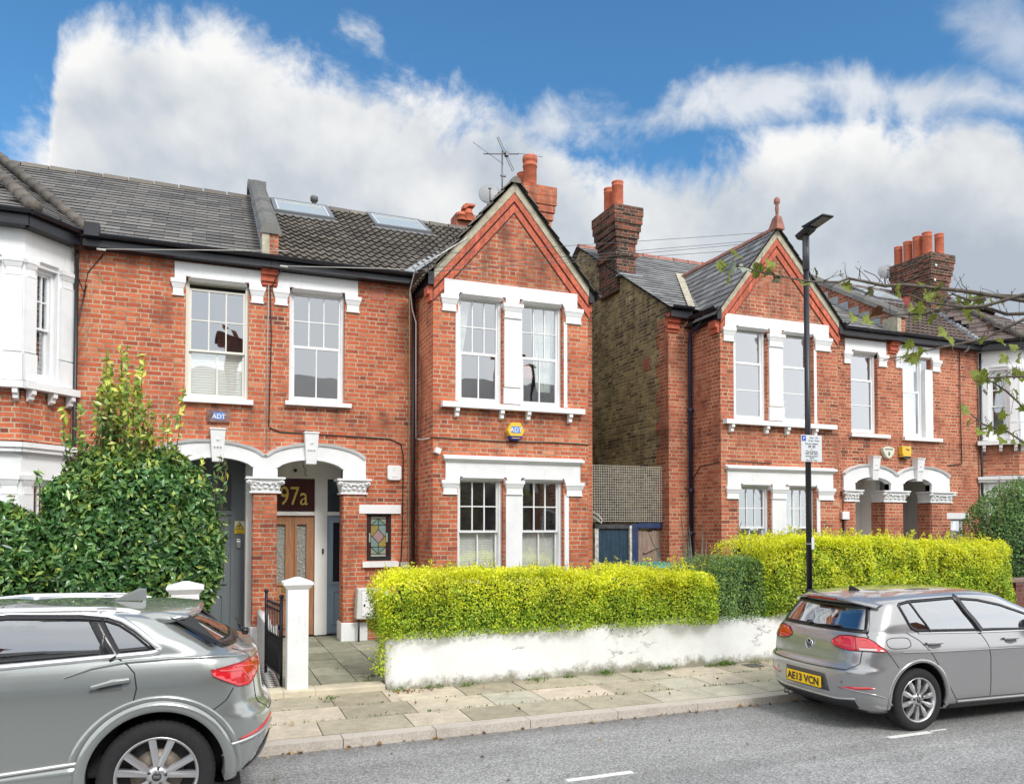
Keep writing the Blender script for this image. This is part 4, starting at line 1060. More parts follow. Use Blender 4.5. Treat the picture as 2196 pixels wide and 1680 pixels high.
cable(C, [(.93, 13.085, 3.68), (1.1, 13.085, 3.62), (2.0, 13.085, 3.60), (2.9, 13.085, 3.58), (3.1, 13.085, 3.5), (3.14, 13.085, 3.3), (3.13, 13.085, 2.0), (3.10, 13.085, 1.3)], .010, m_black2)
cable(C, [(1.0, 13.0, 6.28), (1.06, 12.9, 6.31), (1.12, 12.9, 6.27), (1.0, 13.0, 6.1), (.95, 13.06, 5.98)], .008, m_black2)

# ======== the left house (canted bay, grey door) ===================================================
H_ = thing('brick_house', 'red brick house with slate roof, grey front door and white canted bay, leftmost', 'house', (-1.2, 13.1, .1))
mb = MB(FA)
mb.plate([(-1.89, .1), (-.38, .1), *[(a, b) for a, b in [(-.38, 3.05)] + arch_pts(-.38, .68, 3.06, 3.2) + [(.68, 3.05)]], (.68, .1), (.926, .1), (.926, 6.3), (-1.89, 6.3)], [rect(-.34, .60, 4.11, 5.99)], 0, .12, back=False)
mb.build('front_wall', m_brick, H_)
shell(H_, -5.2, .92)
lintel_single(H_, FA, -.56, .85, -.34, .60, 6.22, 5.955); sill(H_, FA, -.39, .675, 4.115, .09, .09)
window(H_, FA, -.34, .60, 4.11, 5.99, 4.88, gap=.08, behind='shutter', fm=m_cream)
slates(H_, (-5.3, EY - .05, EZ - .03), (1, 0, 0), SLV, 6.08, SLL + .04, .42, .215, m_slate)
rear_roof(H_, -5.2, .92, m_slate); ridge(H_, (-5.2, RY, RZ + .02), (.77, RY, RZ + .02), m_ctile, r=.11)
mb = MB(); mb.box(-1.75, .925, 12.90, 12.925, 6.245, 6.40); mb.box(-1.75, .925, 12.926, 13.098, 6.245, 6.26); mb.build('fascia', m_black, H_); gutter(H_, (-1.6, 12.84, 6.42), (.93, 12.84, 6.415))
mb = MB(); mb.box(-1.72, -1.52, 12.76, 12.92, 6.36, 6.56); mb.build('gutter_outlet', m_black, H_)
# canted bay
A_, B_, Cc = Vector((-1.89, 13.1, 0)), Vector((-2.41, 12.5, 0)), Vector((-4.3, 12.5, 0))
dAB = (A_ - B_); LB = dAB.length; dAB.normalize(); CB = fx(B_, (dAB.x, dAB.y)); CF = fx(Cc, (1, 0)); CL_ = fx((-4.82, 13.1, 0), (dAB.x, -dAB.y))
def canted_bay(par, faces, cornice=True):
    for M, l, w0, w1, beh in faces:
        mb = MB(M); mb.plate(rect(0, l, 3.28, 4.0), [], .02, .14); mb.build('bay_brick_band', m_brick, par)
        mb = MB(M); mb.plate(rect(0, l, 4.1, 6.30), [rect(w0, w1, 4.2, 5.78)], 0, .12)
        mb.plate(rect(0, l, .1, 3.1), [rect(w0, w1, .9, 2.75)], 0, .12)
        hood(mb, w0 - .01, w1 + .01, 5.86)
        wl = mb.build('bay_wall', m_white, par)
        for a, b in ((0, w0 - .02), (w1 + .02, l)):
            if b - a < .08: continue
            mb = MB(M)
            capital_block(mb, a - .0, b, 5.60, 5.83, y0=-.07, yb=-.001); mb.box(a + .01, b - .01, -.04, -.001, 4.52, 5.58); mb.box(a, b, -.055, -.001, 4.12, 4.50); mb.build('pilaster', m_white, par); mb = MB(M)
            capital_block(mb, a - .0, b, 2.55, 2.8, y0=-.07, yb=-.001); mb.box(a + .01, b - .01, -.04, -.001, .1, 2.53)
            mb.build('pilaster', m_white, par)
        mb = MB(M); mb.box(-.04, l + .03, -.14, .14, 4.0, 4.098); s_ = mb.build('window_sill', m_white, par)
        mb = MB(M); mb.box(-.03, l + .02, -.09, .14, 3.12, 3.18); mb.box(-.045, l + .03, -.12, .14, 3.18, 3.25); mb.box(-.03, l + .02, -.04, .14, 3.1, 3.12); mb.build('cornice', m_white, par)
        for bx in (.06, l * .5, l - .10):
            mb = MB(M); mb.extr([(-.12, 3.999), (-.12, 3.93), (-.08, 3.9), (-.075, 3.86), (.0, 3.83), (.0, 3.999)], bx, bx + .065, 'x'); mb.build('bracket', m_white, s_, fixn=True)
        window(par, M, w0, w1, 4.2, 5.78, 4.93, up=(2 if l < 1 else 3, 2), lo=(1, 1), behind=beh, fm=m_white, yb=.09)
        window(par, M, w0, w1, .9, 2.75, 1.85, up=(2 if l < 1 else 3, 2), lo=(1, 1), behind='shutter', fm=m_white, yb=.09)
canted_bay(H_, [(CB, LB, .20, .53, 'dark_shutter'), (CF, 1.89, .75, 1.62, 'dark_shutter')])
mb = MB(CF); mb.plate(rect(0, 1.89, 4.1, 4.11), [], 0, .1); 
for a, b in ((( -1.80, 12.92, 0), (-2.33, 12.30, 0)), ((-2.33, 12.30, 0), (-4.6, 12.30, 0))):
    a = Vector(a); b = Vector(b); mb = MB(); z = Vector((0, 0, 6.34)); mb.bar(a + z, b + z, .03, .20); mb.bar(a + z + Vector((-.05, .08, -.09)), b + z + Vector((-.05, .12, -.09)), .2, .02); mb.build('fascia', m_black, H_)
    o_ = Vector((.04, -.06, 6.44)); gutter(H_, a + o_, b + o_)
# bay roof: two hipped facets with round roll tiles on the hips
apx = Vector((-4.2, 16.7, 9.05)); e0 = Vector((-1.70, 12.93, 6.43)); e1 = Vector((-2.26, 12.28, 6.43)); e2 = Vector((-4.6, 12.28, 6.43))
def tri_facet(par, a, b, c, m, gauge=.22, sw=.36):
    """slated triangle with eave a-b and apex c"""
    U = (b - a).normalized(); h = (c - a) - U * (c - a).dot(U); Lh = h.length; V = h.normalized(); wd = (b - a).length; cu = (c - a).dot(U)
    def cl(u, s):
        t = s / Lh; lo = cu * t; hi = wd + (cu - wd) * t; return lo - .1 <= u - ou <= hi + .1
    ou = -min(0, cu); o_ = a - U * ou; W_ = max(wd, cu) + ou
    mb = MB(); mb.cur = 1; N = U.cross(V); mb.add([a, b, c], [(0, 1, 2) if N.z > 0 else (0, 2, 1)]); mb.cur = 0
    slates(par, o_, U, V, W_, Lh, sw, gauge, m, clip=cl, base=False, mbin=mb); mb.build('bay_roof', [m, m_felt], par)
tri_facet(H_, e1, e0, apx, m_slate); tri_facet(H_, e2, e1, Vector((-4.6, 16.7, 9.05)), m_slate)
mb = MB(); mb.add([e1, apx, Vector((-4.6, 16.7, 9.05))], [(0, 1, 2)]); mb.build('bay_roof', m_slate, H_)
mroll = mat('hip_roll', fn=slate_fn((.08, .07, .06), (.14, .12, .10), .6))
def roll(par, a, b, r):
    a = Vector(a); b = Vector(b); n = int((b - a).length / .42); mb = MB()
    for i in range(n):
        p0 = a + (b - a) * (i / n); p1 = a + (b - a) * ((i + 1.05) / n); mb.tube([p0, p1], r * 1.06, 12, True, r * .93)
    mb.build('hip_roll', mroll, par)
roll(H_, e1 + Vector((0, 0, .06)), apx + Vector((0, 0, .05)), .10); roll(H_, e0 + Vector((.02, 0, .06)), Vector((-3.75, 17.1, 9.12)), .085)
cable(H_, [(-1.83, 13.0, 6.15), (-1.86, 13.08, 5.9), (-1.75, 13.085, 5.6), (-1.70, 13.085, 5.9), (-1.5, 13.085, 6.2)], .008, m_black2); cable(H_, [(-1.72, 13.085, 5.7), (-1.84, 13.085, 5.0), (-1.86, 13.085, 3.9)], .012, m_black2)
cable(H_, [(-1.84, 13.04, 6.2), (-1.84, 13.04, .2)], .03, mat('black_pipe', (.02, .02, .022), .4), 'downpipe')
# ledge of the alarm plate under the window
mb = MB(FA); mb.plate(rect(-.01, .325, 3.725, 3.93), [], -.06, 0); al = mb.build('alarm_box', mat('weathered_steel_box', (.28, .17, .15), .3, .5, var=.5, vscale=14), H_, bevel=.008); al['label'] = 'brown metal alarm box under the window'
mb = MB(FA); mb.box(.085, .24, -.063, -.06, 3.77, 3.885); mb.build('alarm_plate', MATS['sign_blue'], al); text(al, 'ADT', FA, .1625, -.065, 3.785, .10, MATS['sign_white'], align='CENTER')
# grey front door in the porch
mb = MB(FA); mb.box(-.9, -.8, .121, 1.1, .1, 3.3); mb.box(-.8, .60, .121, 1.1, 3.22, 3.3); mb.box(-.8, -.5, .125, .2, .1, 3.2); mb.box(-.8, .6, 1.1, 1.15, .1, 3.3); mb.build('porch_wall', m_porch, H_)
mb = MB(FA); dy = .9
for a, b, c, d in ((-.8, .598, 2.96, 3.218), (.385, .598, .19, 2.96), (-.8, -.5, .19, 2.96), (-.5, .385, 2.28, 2.35)): mb.box(a, b, dy - .05, dy + .199, c, d)
mb.build('door_frame', m_grey, H_)
d3 = door(H_, FA, -.5, .385, .19, 2.28, dy - .02, m_grey, 'slate grey door with two frosted panes and brass letterbox', [(-.40, -.09, 1.15, 2.17), (-.0, .28, 1.15, 2.17)], [(-.40, -.09, .32, .94), (-.0, .28, .32, .94)])
mb = MB(FA)
for a, b in ((-.40, -.09), (-.0, .28)): mb.add([(a, dy, 1.15), (b, dy, 1.15), (b, dy, 2.17), (a, dy, 2.17)], [(0, 1, 2, 3)])
mb.build('frosted_pane', mat('frosted_glass', (.17, .205, .23), .25, spec=.8), d3)
mb = MB(FA); mb.box(-.13, .10, dy - .04, dy - .02, 1.00, 1.09); mb.plate(rect(-.15, .12, .985, 1.105), [], dy - .028, dy - .02); mb.build('letterbox', m_metal, d3, bevel=.004)
mb = MB(FA); mb.box(-.5, .385, dy - .03, dy + .02, 2.36, 2.95); mb.plate(rect(-.4, .25, 2.42, 2.88), [], dy - .035, dy - .03); mb.build('fanlight', mat('grey_fanlight', (.09, .11, .13), .08, spec=.9, coat=.5), H_)
mb = MB(FA); mb.plate(rect(.44, .60, 1.96, 2.175), [], dy - .065, dy - .05); sg = mb.build('warning_sign', mat('sign_yellow', (.85, .60, .01), .4), H_); sg['label'] = 'yellow camera warning sign beside the grey door'
mb = MB(FA); mb.plate(rect(.445, .595, 2.05, 2.17), [], dy - .067, dy - .065); mb.build('sign_field', mat('sign_pale', (.68, .70, .62), .4), sg)
mb = MB(FA); mb.plate([(.455, 2.055), (.585, 2.055), (.52, 2.165)], [], dy - .0685, dy - .067); mb.build('sign_triangle', m_black2, sg)
mb = MB(FA); mb.plate([(.468, 2.061), (.572, 2.061), (.52, 2.15)], [], dy - .070, dy - .0685); mb.build('sign_triangle', MATS['sign_yellow'], sg)
mb = MB(FA); mb.plate([(.495, 2.075), (.505, 2.07), (.55, 2.10), (.54, 2.118), (.50, 2.095)], [], dy - .0715, dy - .070); mb.plate(rect(.47, .57, 1.972, 1.982), [], dy - .0665, dy - .065); mb.build('sign_symbol', m_black2, sg)
text(sg, 'CCTV', FA, .52, dy - .067, 2.008, .05, m_black2, align='CENTER')
mb = MB(FA); mb.box(.475, .54, dy - .075, dy - .05, 1.83, 1.87); mb.box(.475, .54, dy - .085, dy - .05, 1.72, 1.83); mb.build('doorbell', m_metal, H_, bevel=.004)
carved_capital(H_, FA, -.90, -.28); mb = MB(FA); mb.box(-.78, -.40, -.03, .36, .1, 2.62); mb.build('porch_pier', m_brick, H_)
# ======== far house with gabled bay ============================================================
F = thing('brick_house', 'orange brick house with gabled bay and yellow brick flank beyond the side gates', 'house', (11.4, 13.1, .1))
wins = [(9.36, 10.13, 4.13, 5.92), (10.51, 11.27, 4.13, 5.92), (9.43, 10.18, .92, 2.88), (10.56, 11.30, .92, 2.88)]
spF = dict(holes=wins, l0=9.10, l1=11.66, cl=(9.07, 9.37), cr=(11.28, 11.73), mid=(10.16, 10.49), br=(9.24, 10.06, 10.56, 11.25), m0=9.12, m1=11.77, ccl=(9.12, 9.45), ccr=(11.32, 11.77), cmid=(10.19, 10.55))
mb = MB(FA)
mb.plate([(8.5, .1), (9.03, .1), (9.03, 6.3), (8.5, 6.3)], [], 0, .12, back=False)
mb.plate([(11.90, .1), (13.24, .1), (13.24, 3.05)] + arch_pts(13.24, 14.28, 3.06, 3.2) + [(14.28, 3.05), (14.28, .1), (14.45, .1), (14.45, 6.3), (11.90, 6.3)], [rect(13.2, 13.98, 4.15, 5.96)], 0, .12, back=False)
mb.build('front_wall', m_brick2, F)
shell(F, 8.5, 14.45, left=m_stock)
gabled_bay(F, B2, 9.03, 11.90, 10.36, 12.15, spF, m_slate2, m_terrad, True, m_brick2)
bay_upper(F, B2, spF); bay_lower(F, B2, spF)
for a, b in ((9.36, 10.13), (10.51, 11.27)): window(F, B2, a, b, 4.13, 5.92, 5.24, up=(1, 1), lo=(1, 2), fm=m_upvc, low_in=.05)
window(F, B2, 9.43, 10.18, .92, 2.88, 2.06, behind='dark' if False else None); window(F, B2, 10.56, 11.30, .92, 2.88, 2.06, behind='curtain_mid')
window(F, FA, 13.2, 13.98, 4.15, 5.96, 5.34, up=(1, 1), lo=(1, 2), fm=m_upvc, low_in=.05)
lintel_single(F, FA, 12.97, 14.28, 13.22, 13.98, 6.22, 5.93); sill(F, FA, 13.13, 14.26, 4.14, .09, .09)
mb = MB()   # red quoins toothed into the stock brick flank
for k in range(21):
    z = .105 + k * .294; d = .46 if k % 2 else .34; mb.box(8.496, 8.52, 13.098, 13.1 + d, z, min(z + .294, 6.25))
mb.build('quoins', m_brick2, F)
slates(F, (8.40, EY - .05, EZ - .03), (1, 0, 0), SLV, 5.92, SLL + .04, .36, .21, m_slate2); rear_roof(F, 8.4, 14.45, m_slate2); ridge(F, (8.42, RY, RZ + .02), (14.3, RY, RZ + .02), m_terrad, r=.11)
mb = MB(); mb.add([(8.82, 12.88, 6.44), (8.98, 12.88, 6.44), (10.5, 15.55, 8.09), (10.3, 15.55, 8.09)], [(0, 1, 2, 3)]); mb.build('valley', m_mortar, F)
mb = MB(); mb.box(8.44, 8.93, 12.90, 12.925, 6.2, 6.36); mb.box(8.44, 8.93, 12.926, 13.098, 6.2, 6.215); mb.build('fascia', m_black, F); gutter(F, (8.42, 12.84, 6.40), (8.92, 12.84, 6.40))
fascia(F, 12.05, 14.46); party_parapet(F, 14.33, 14.57, m_brick2)
mb = MB()
for k, (z0, z1, e) in enumerate(((5.94, 6.0, .03), (6.0, 6.06, .07), (6.06, 6.12, .05), (6.12, 6.18, .10), (6.18, 6.30, .13))): mb.box(8.45, 8.72, 13.1 - e, 13.099, z0, z1 - .003)
mb.build('corbel', m_corb, F)
chimney(F, 8.42, 8.90, 15.02, 15.85, 7.3, 9.2, [(8.5, 15.12, .56, .13, 'plain'), (8.5, 15.5, .56, .125, 'plain')], m_chim, 'sooty brick chimney stack with two orange pots on the flank wall', .13)
mb = MB(); mb.bar((8.38, 14.9, 7.62), (8.95, 14.9, 7.62), .2, .03); mb.build('flashing', m_lead, F)
airbrick(F, fx((8.5, 0, 0), (0, -1)), -14.05, -13.82, 5.32, 5.58, m_terra)
cable(F, [(9.30 - .35, 12.55, 6.2), (8.93, 12.66, 6.02), (8.92, 12.96, 5.92), (8.95, 13.02, 5.7), (8.95, 13.02, .2)], .042, mat('navy_downpipe', (.02, .025, .06), .4), 'downpipe')
mb = MB()
for z in (4.35, 2.75, 1.9): mb.lathe([(.043, 0), (.055, .01), (.055, .07), (.043, .08)], (8.95, 13.02, z), 12); mb.box(8.97, 9.02, 12.99, 13.05, z + .02, z + .05)
mb.build('pipe_collar', MATS['navy_downpipe'], F)
cable(F, [(9.0, 13.06, 2.0), (9.0, 13.05, 3.0), (9.02, 12.8, 3.25), (9.02, 12.2, 3.30), (9.2, 12.13, 3.33), (10.2, 12.13, 3.30)], .009, m_black2)
porch(F, FA, [(13.24, 14.28), (14.65, 15.53)], 12.91, 16.1)
for a, b, cx0, cx1 in ((12.92, 13.26, 12.86, 13.42), (14.12, 14.66, 14.0, 14.80)):
    mb = MB(FA); mb.box(a, b, -.03, .36, .1, 2.64); mb.build('porch_pier', m_brick2, F); carved_capital(F, FA, cx0, cx1)
mb = MB(FA); mb.box(13.0, 13.1, .121, .8, .1, 3.3); mb.box(14.28, 14.4, .37, .8, .1, 3.3); mb.box(13.1, 14.28, .121, .8, 3.22, 3.3); mb.box(13.0, 14.4, .8, .85, .1, 3.3); mb.build('porch_wall', m_porch, F)
mb = MB(FA); mb.box(12.85, 13.05, -.07, 0, 2.23, 2.40); mb.build('meter_cover', m_upvc, F, bevel=.008)
cable(F, [(12.93, 13.07, 2.25), (12.93, 13.07, .3)], .03, MATS['dark_maroon_pipe'], 'downpipe')
sh = [(14.03, 3.83), (14.20, 3.87), (14.37, 3.83), (14.36, 3.74), (14.28, 3.63), (14.20, 3.59), (14.12, 3.63), (14.04, 3.74)]
mb = MB(FA); mb.plate(sh[::-1], [], -.09, 0); al = mb.build('alarm_box', mat('cream_alarm', (.66, .66, .55), .5), F, fixn=True, bevel=.01); al['label'] = 'cream shield shaped alarm box'
text(al, 'BANHAM', FA, 14.20, -.0925, 3.785, .055, mat('green_letters', (.05, .16, .10), .5), align='CENTER')
mb = MB(FA); mb.box(14.175, 14.225, -.0925, -.09, 3.66, 3.74); mb.build('alarm_mark', MATS['green_letters'], al)
mb = MB(); mb.box(11.92, 11.95, 13.06, 13.09, 4.0, 6.2); mb.build('wiring', mat('pale_wire', (.5, .45, .4), .7), F)

# ======== last house at the right ==============================================================
G = thing('brick_house', 'orange brick house with brown tiled roof and white canted bay, rightmost', 'house', (17, 13.1, .1))
mb = MB(FA)
mb.plate([(14.451, .1), (14.65, .1), (14.65, 3.05)] + arch_pts(14.65, 15.53, 3.06, 3.2) + [(15.53, 3.05), (15.53, .1), (17.2, .1), (17.2, 6.3), (14.451, 6.3)], [rect(14.74, 15.62, 4.12, 5.94), rect(16.16, 16.6, 1.5, 2.25)], 0, .12, back=False)
mb.build('front_wall', m_brick2, G)
shell(G, 14.45, 20.3)
window(G, FA, 14.74, 15.42, 4.12, 5.94, 5.17, up=(1, 1), lo=(1, 1), fm=m_upvc, behind='blind', low_in=.05)
mb = MB(FA); mb.box(15.421, 15.66, -.012, .12, 4.12, 5.70); mb.build('window_jamb', m_white, G)
lintel_single(G, FA, 14.49, 15.93, 14.74, 15.63, 6.22, 5.94); sill(G, FA, 14.69, 15.87, 4.12, .09, .09)
pantiles(G, (14.6, EY - .05, EZ - .03), (1, 0, 0), SLV, 6.0, SLL + .05, m_ctile2); rear_roof(G, 14.45, 20.5, m_ctile2); ridge(G, (14.6, RY, RZ + .02), (20.5, RY, RZ + .02), m_ctile2, r=.12)
fascia(G, 14.46, 17.3); skylight(G, 15.95, 16.5, 15.0, 16.1); skylight(G, 16.75, 17.9, 15.75, 16.6)
mb = MB(FA); mb.box(16.02, 16.74, -.035, .02, 2.25, 2.39); mb.build('lintel', m_white, G); mb = MB(FA); mb.plate(rect(16.16, 16.6, 1.5, 2.25), [rect(16.2, 16.56, 1.55, 2.2)], .03, .09); wf = mb.build('window', m_upvc, G); mb = MB(FA); mb.add([(16.2, .06, 1.55), (16.56, .06, 1.55), (16.56, .06, 2.2), (16.2, .06, 2.2)], [(0, 1, 2, 3)]); mb.build('pane', m_glass, wf)
mb = MB(FA); mb.box(15.545, 16.14, -.03, .36, .1, 2.62); mb.build('porch_pier', m_brick2, G); carved_capital(G, FA, 15.42, 16.26)
mb = MB(FA); mb.box(14.66, 14.75, .37, 1.3, .1, 3.3); mb.box(16.3, 16.4, .121, 1.3, .1, 3.3); mb.box(14.75, 16.3, .121, 1.3, 3.22, 3.3); mb.build('porch_wall', m_porch, G)
mb = MB(FA); mb.box(14.75, 16.3, 1.3, 1.35, .1, 3.3); mb.build('door_frame', m_porch, G)
d4 = door(G, FA, 15.05, 15.85, .2, 2.2, 1.24, m_upvc, 'white front door with dark glass above', [(15.15, 15.75, 1.2, 2.05)], [(15.15, 15.75, .4, 1.0)])
mb = MB(FA); mb.add([(15.15, 1.26, 1.2), (15.75, 1.26, 1.2), (15.75, 1.26, 2.05), (15.15, 1.26, 2.05)], [(0, 1, 2, 3)]); mb.build('pane', MATS['dark_pane'], d4)
mb = MB(FA); mb.box(15.05, 15.85, 1.24, 1.28, 2.26, 2.85); mb.plate(rect(15.0, 15.9, 2.2, 2.9), [rect(15.07, 15.83, 2.27, 2.83)], 1.2, 1.24); mb.build('fanlight', MATS['grey_fanlight'], G)
mb = MB(FA); mb.box(14.57, 14.84, -.12, 0, 3.70, 3.88); mb.box(14.59, 14.82, -.125, 0, 3.64, 3.70); al = mb.build('alarm_box', MATS['alarm_yellow'], G, bevel=.01); al['label'] = 'yellow box alarm over the porch'
mb = MB(FA); mb.box(14.60, 14.81, -.127, -.002, 3.60, 3.66); mb.build('alarm_base', m_black2, al); text(al, 'Yale', FA, 14.72, -.123, 3.79, .07, m_black2, align='CENTER')
c_ = chimney(G, 18.68, 19.34, 15.63, 16.83, 7.6, 9.66, [(18.78, 16.78, .55, .115, 'plain'), (18.80, 16.47, .6, .12, 'plain'), (18.82, 16.16, .64, .125, 'plain'), (18.84, 15.86, .66, .13, 'plain'), (19.12, 15.7, .6, .12, 'plain'), (19.12, 16.3, .55, .12, 'plain')], m_chim, 'wide sooty chimney stack with a row of orange pots', .14)
dish(c_, (18.5, 16.98, 9.55), .22, (-.7, -1, .2))
mb = MB(); mb.lathe([(0, -.01), (.035, -.01), (.035, 0)], (18.74, 15.50, 9.3), 10, 'y'); mb.lathe([(0, -.01), (.035, -.01), (.035, 0)], (18.74, 15.54, 8.9), 10, 'y'); mb.build('tie_plate', m_upvc, c_)
A2, B2_ = Vector((17.17, 13.1, 0)), Vector((17.69, 12.5, 0)); dd = (B2_ - A2).normalized(); GL = fx(A2, (dd.x, dd.y)); GF = fx(B2_, (1, 0))
def canted_bay_orange(par, faces):
    global m_brick
    k = m_brick; m_brick = m_brick2; canted_bay(par, faces); m_brick = k
canted_bay_orange(G, [(GL, LB, .22, .60, None), (GF, 1.9, .3, 1.1, None)])
g0 = Vector((17.0, 12.93, 6.43)); g1 = Vector((17.55, 12.28, 6.43)); g2 = Vector((19.9, 12.28, 6.43)); ap = Vector((18.6, 15.1, 8.2))
tri_facet(G, g0, g1, ap, m_ctile2, .3, .3); tri_facet(G, g1, g2, ap, m_ctile2, .3, .3); tri_facet(G, g2, Vector((20.4, 12.93, 6.43)), ap, m_ctile2, .3, .3); roll(G, g1 + Vector((0, 0, .05)), ap, .09)
mb = MB()
for i in range(14):
    t = i / 14; p0 = g0.lerp(Vector((18.3, 15.0, 7.75)), t); mb.box(p0.x - .07, p0.x + .07, p0.y, p0.y + .13, p0.z - .02, p0.z + .11)
mb.build('valley', m_lead, G)
for a, b in (((17.05, 12.92, 0), (17.62, 12.28, 0)), ((17.62, 12.28, 0), (19.9, 12.28, 0))):
    a = Vector(a); b = Vector(b); mb = MB(); z = Vector((0, 0, 6.34)); mb.bar(a + z, b + z, .03, .20); mb.bar(a + z + Vector((.05, .08, -.09)), b + z + Vector((.05, .12, -.09)), .2, .02); mb.build('fascia', m_black, G); gutter(G, a + Vector((-.04, -.06, 6.44)), b + Vector((-.04, -.06, 6.44)))
cable(G, [(16.52, 13.07, 6.2), (16.52, 13.07, 4.6), (16.54, 13.07, 3.55)], .012, m_black2); cable(G, [(16.54, 13.07, 3.55), (16.1, 13.07, 3.5)], .01, m_black2); cable(G, [(17.15, 13.03, 6.2), (17.15, 13.03, .2)], .03, MATS['black_pipe'], 'downpipe')

# ======== houses across the road (seen only in the window panes) ================================
lab = ['cream rendered terraced house opposite, left of the row, mirrored in the window panes', 'red brick terraced house opposite the pine front door, mirrored in the panes', 'yellow brick terraced house opposite the side passage, mirrored in the panes', 'dark brick terraced house opposite at the right end, mirrored in the panes']
mm = [m_white, m_brick, m_stock, m_brick2]
for k in range(4):
    x0 = -5.5 + k * 6.0; h = thing('terraced_house', lab[k], 'house', (x0 + 3, -5.5, 0), 'terrace across the road')
    mb = MB(fx((x0 + 6, -5.5, 0), (-1, 0))); mb.plate(rect(0, 5.98, 0, 6.2), [rect(.7, 1.6, 4, 5.7), rect(3.2, 4.1, 4, 5.7), rect(4.3, 5.2, 4, 5.7), rect(3.2, 5.2, .9, 2.7)], 0, .2); mb.box(0, 5.98, 9.2, 9.4, 0, 6.2); mb.build('wall', mm[k], h)
    for r_ in ((.7, 1.6, 4, 5.7), (3.2, 4.1, 4, 5.7), (4.3, 5.2, 4, 5.7), (3.2, 5.2, .9, 2.7)):
        mb = MB(fx((x0 + 6, -5.5, 0), (-1, 0))); mb.plate(rect(*r_), [rect(r_[0] + .1, r_[1] - .1, r_[2] + .1, r_[3] - .1)], .05, .15)
        w_ = mb.build('window', m_white, h); mb = MB(fx((x0 + 6, -5.5, 0), (-1, 0))); mb.box(r_[0] + .01, r_[1] - .01, .1, .12, r_[2] + .01, r_[3] - .01)
        mb.build('pane', mat('far_pane', (.06, .07, .08), .05), w_)
    mb = MB(fx((x0 + 6, -5.5, 0), (-1, 0))); mb.extr([(-.3, 6.15), (4.7, 9.0), (9.7, 6.15), (4.7, 6.3)], 0, 5.99, 'x'); rf = mb.build('roof', m_slate, h, fixn=True)
    mb = MB(); mb.box(x0 + .1, x0 + .8, -9.6, -8.4, 7, 9.9); mb.box(x0 + .0, x0 + .9, -9.7, -8.3, 9.9, 10.1)
    ch = mb.build('chimney', m_chimred, h); 
    for j in range(3): mb = MB(); mb.lathe([(.12, 0), (.12, .5), (.1, .5)], (x0 + .45, -9.3 + j * .35, 10.1), 10); mb.build('chimney_pot', m_terra, ch)
# ---------------------------------------------------------------- boundary walls, piers, gates
def lumpy_wall(name, x0, x1, y0, y1, zb, zt, m, label, cat='wall', endr=.14, amp=.018, group=None, topvar=.03):
    """old rendered wall: rounded arrises, uneven faces"""
    mb = MB(); nx = int((x1 - x0) / .08); prof = []
    h = zt - zb; r = .05
    for k in range(9): prof.append((y0, zb + (h - r) * k / 8))
    for k in range(1, 5): a = R(90 * k / 4); prof.append((y0 + r - r * math.cos(a), zt - r + r * math.sin(a)))
    prof += [((y0 + y1) / 2, zt + .012)]
    for k in range(4): a = R(90 * k / 4); prof.append((y1 - r + r * math.sin(a), zt - r + r * math.cos(a)))
    prof += [(y1, zt - r), (y1, zb)]
    n = len(prof); vs = []; fs = []; ym = (y0 + y1) / 2
    for i in range(nx + 1):
        x = x0 + (x1 - x0) * i / nx; e = min(x - x0, x1 - x); s = 1 if e > endr else math.sqrt(max(0, 1 - (1 - e / endr) ** 2)) * .55 + .45
        for (y, z) in prof:
            nv = noise.noise(Vector((x * 1.3, y * 3, z * 2.1))) * amp + noise.noise(Vector((x * 5, y * 5, z * 5))) * amp * .35
            zz = z + (noise.noise(Vector((x * .9, 3, 7))) * topvar * (z - zb) / h) - (1 - s) * .06 * (z - zb) / h
            vs.append((x, ym + (y - ym) * s + (nv if y < ym else -nv), zz))
    for i in range(nx):
        for j in range(n - 1): fs.append((i * n + j, (i + 1) * n + j, (i + 1) * n + j + 1, i * n + j + 1))
    fs += [tuple(range(n)), tuple(range(nx * n, nx * n + n))[::-1]]
    mb.smooth = True; mb.add(vs, fs); return tag(mb.build(name, m), label, cat, group)
lumpy_wall('garden_wall', 2.03, 12.35, 9.22, 9.46, .08, .79, m_plw, 'low whitewashed garden wall, cracked and mossy at its foot, under the yellow hedge')
lumpy_wall('garden_wall', -6.0, -.37, 9.45, 9.65, .08, .95, m_plw, 'white rendered garden wall behind the large grey car, half hidden by the laurel bushes')
def brick_garden_wall():
    w_ = thing('brick_wall', 'low dark red brick garden wall with flat coping, at the far right', 'wall', (15, 9.4, .1))
    mb = MB(); mb.box(12.36, 22, 9.25, 9.47, .1, 1.10); x = 12.9
    while x < 22: mb.box(x, x + .36, 9.21, 9.51, .1, 1.12); x += 2.4
    mb.build('wall', m_darkbrick, w_)
    mb = MB(); mb.box(12.34, 22, 9.2, 9.52, 1.121, 1.18); mb.build('coping', mat('coping_stone', (.22, .15, .13), .8, var=.2), w_, bevel=.01)
    mb = MB(); mb.box(12.30, 12.35, 9.2, 9.5, .1, 1.0); mb.build('post', mat('grey_post', (.35, .34, .32), .8), w_)
brick_garden_wall()
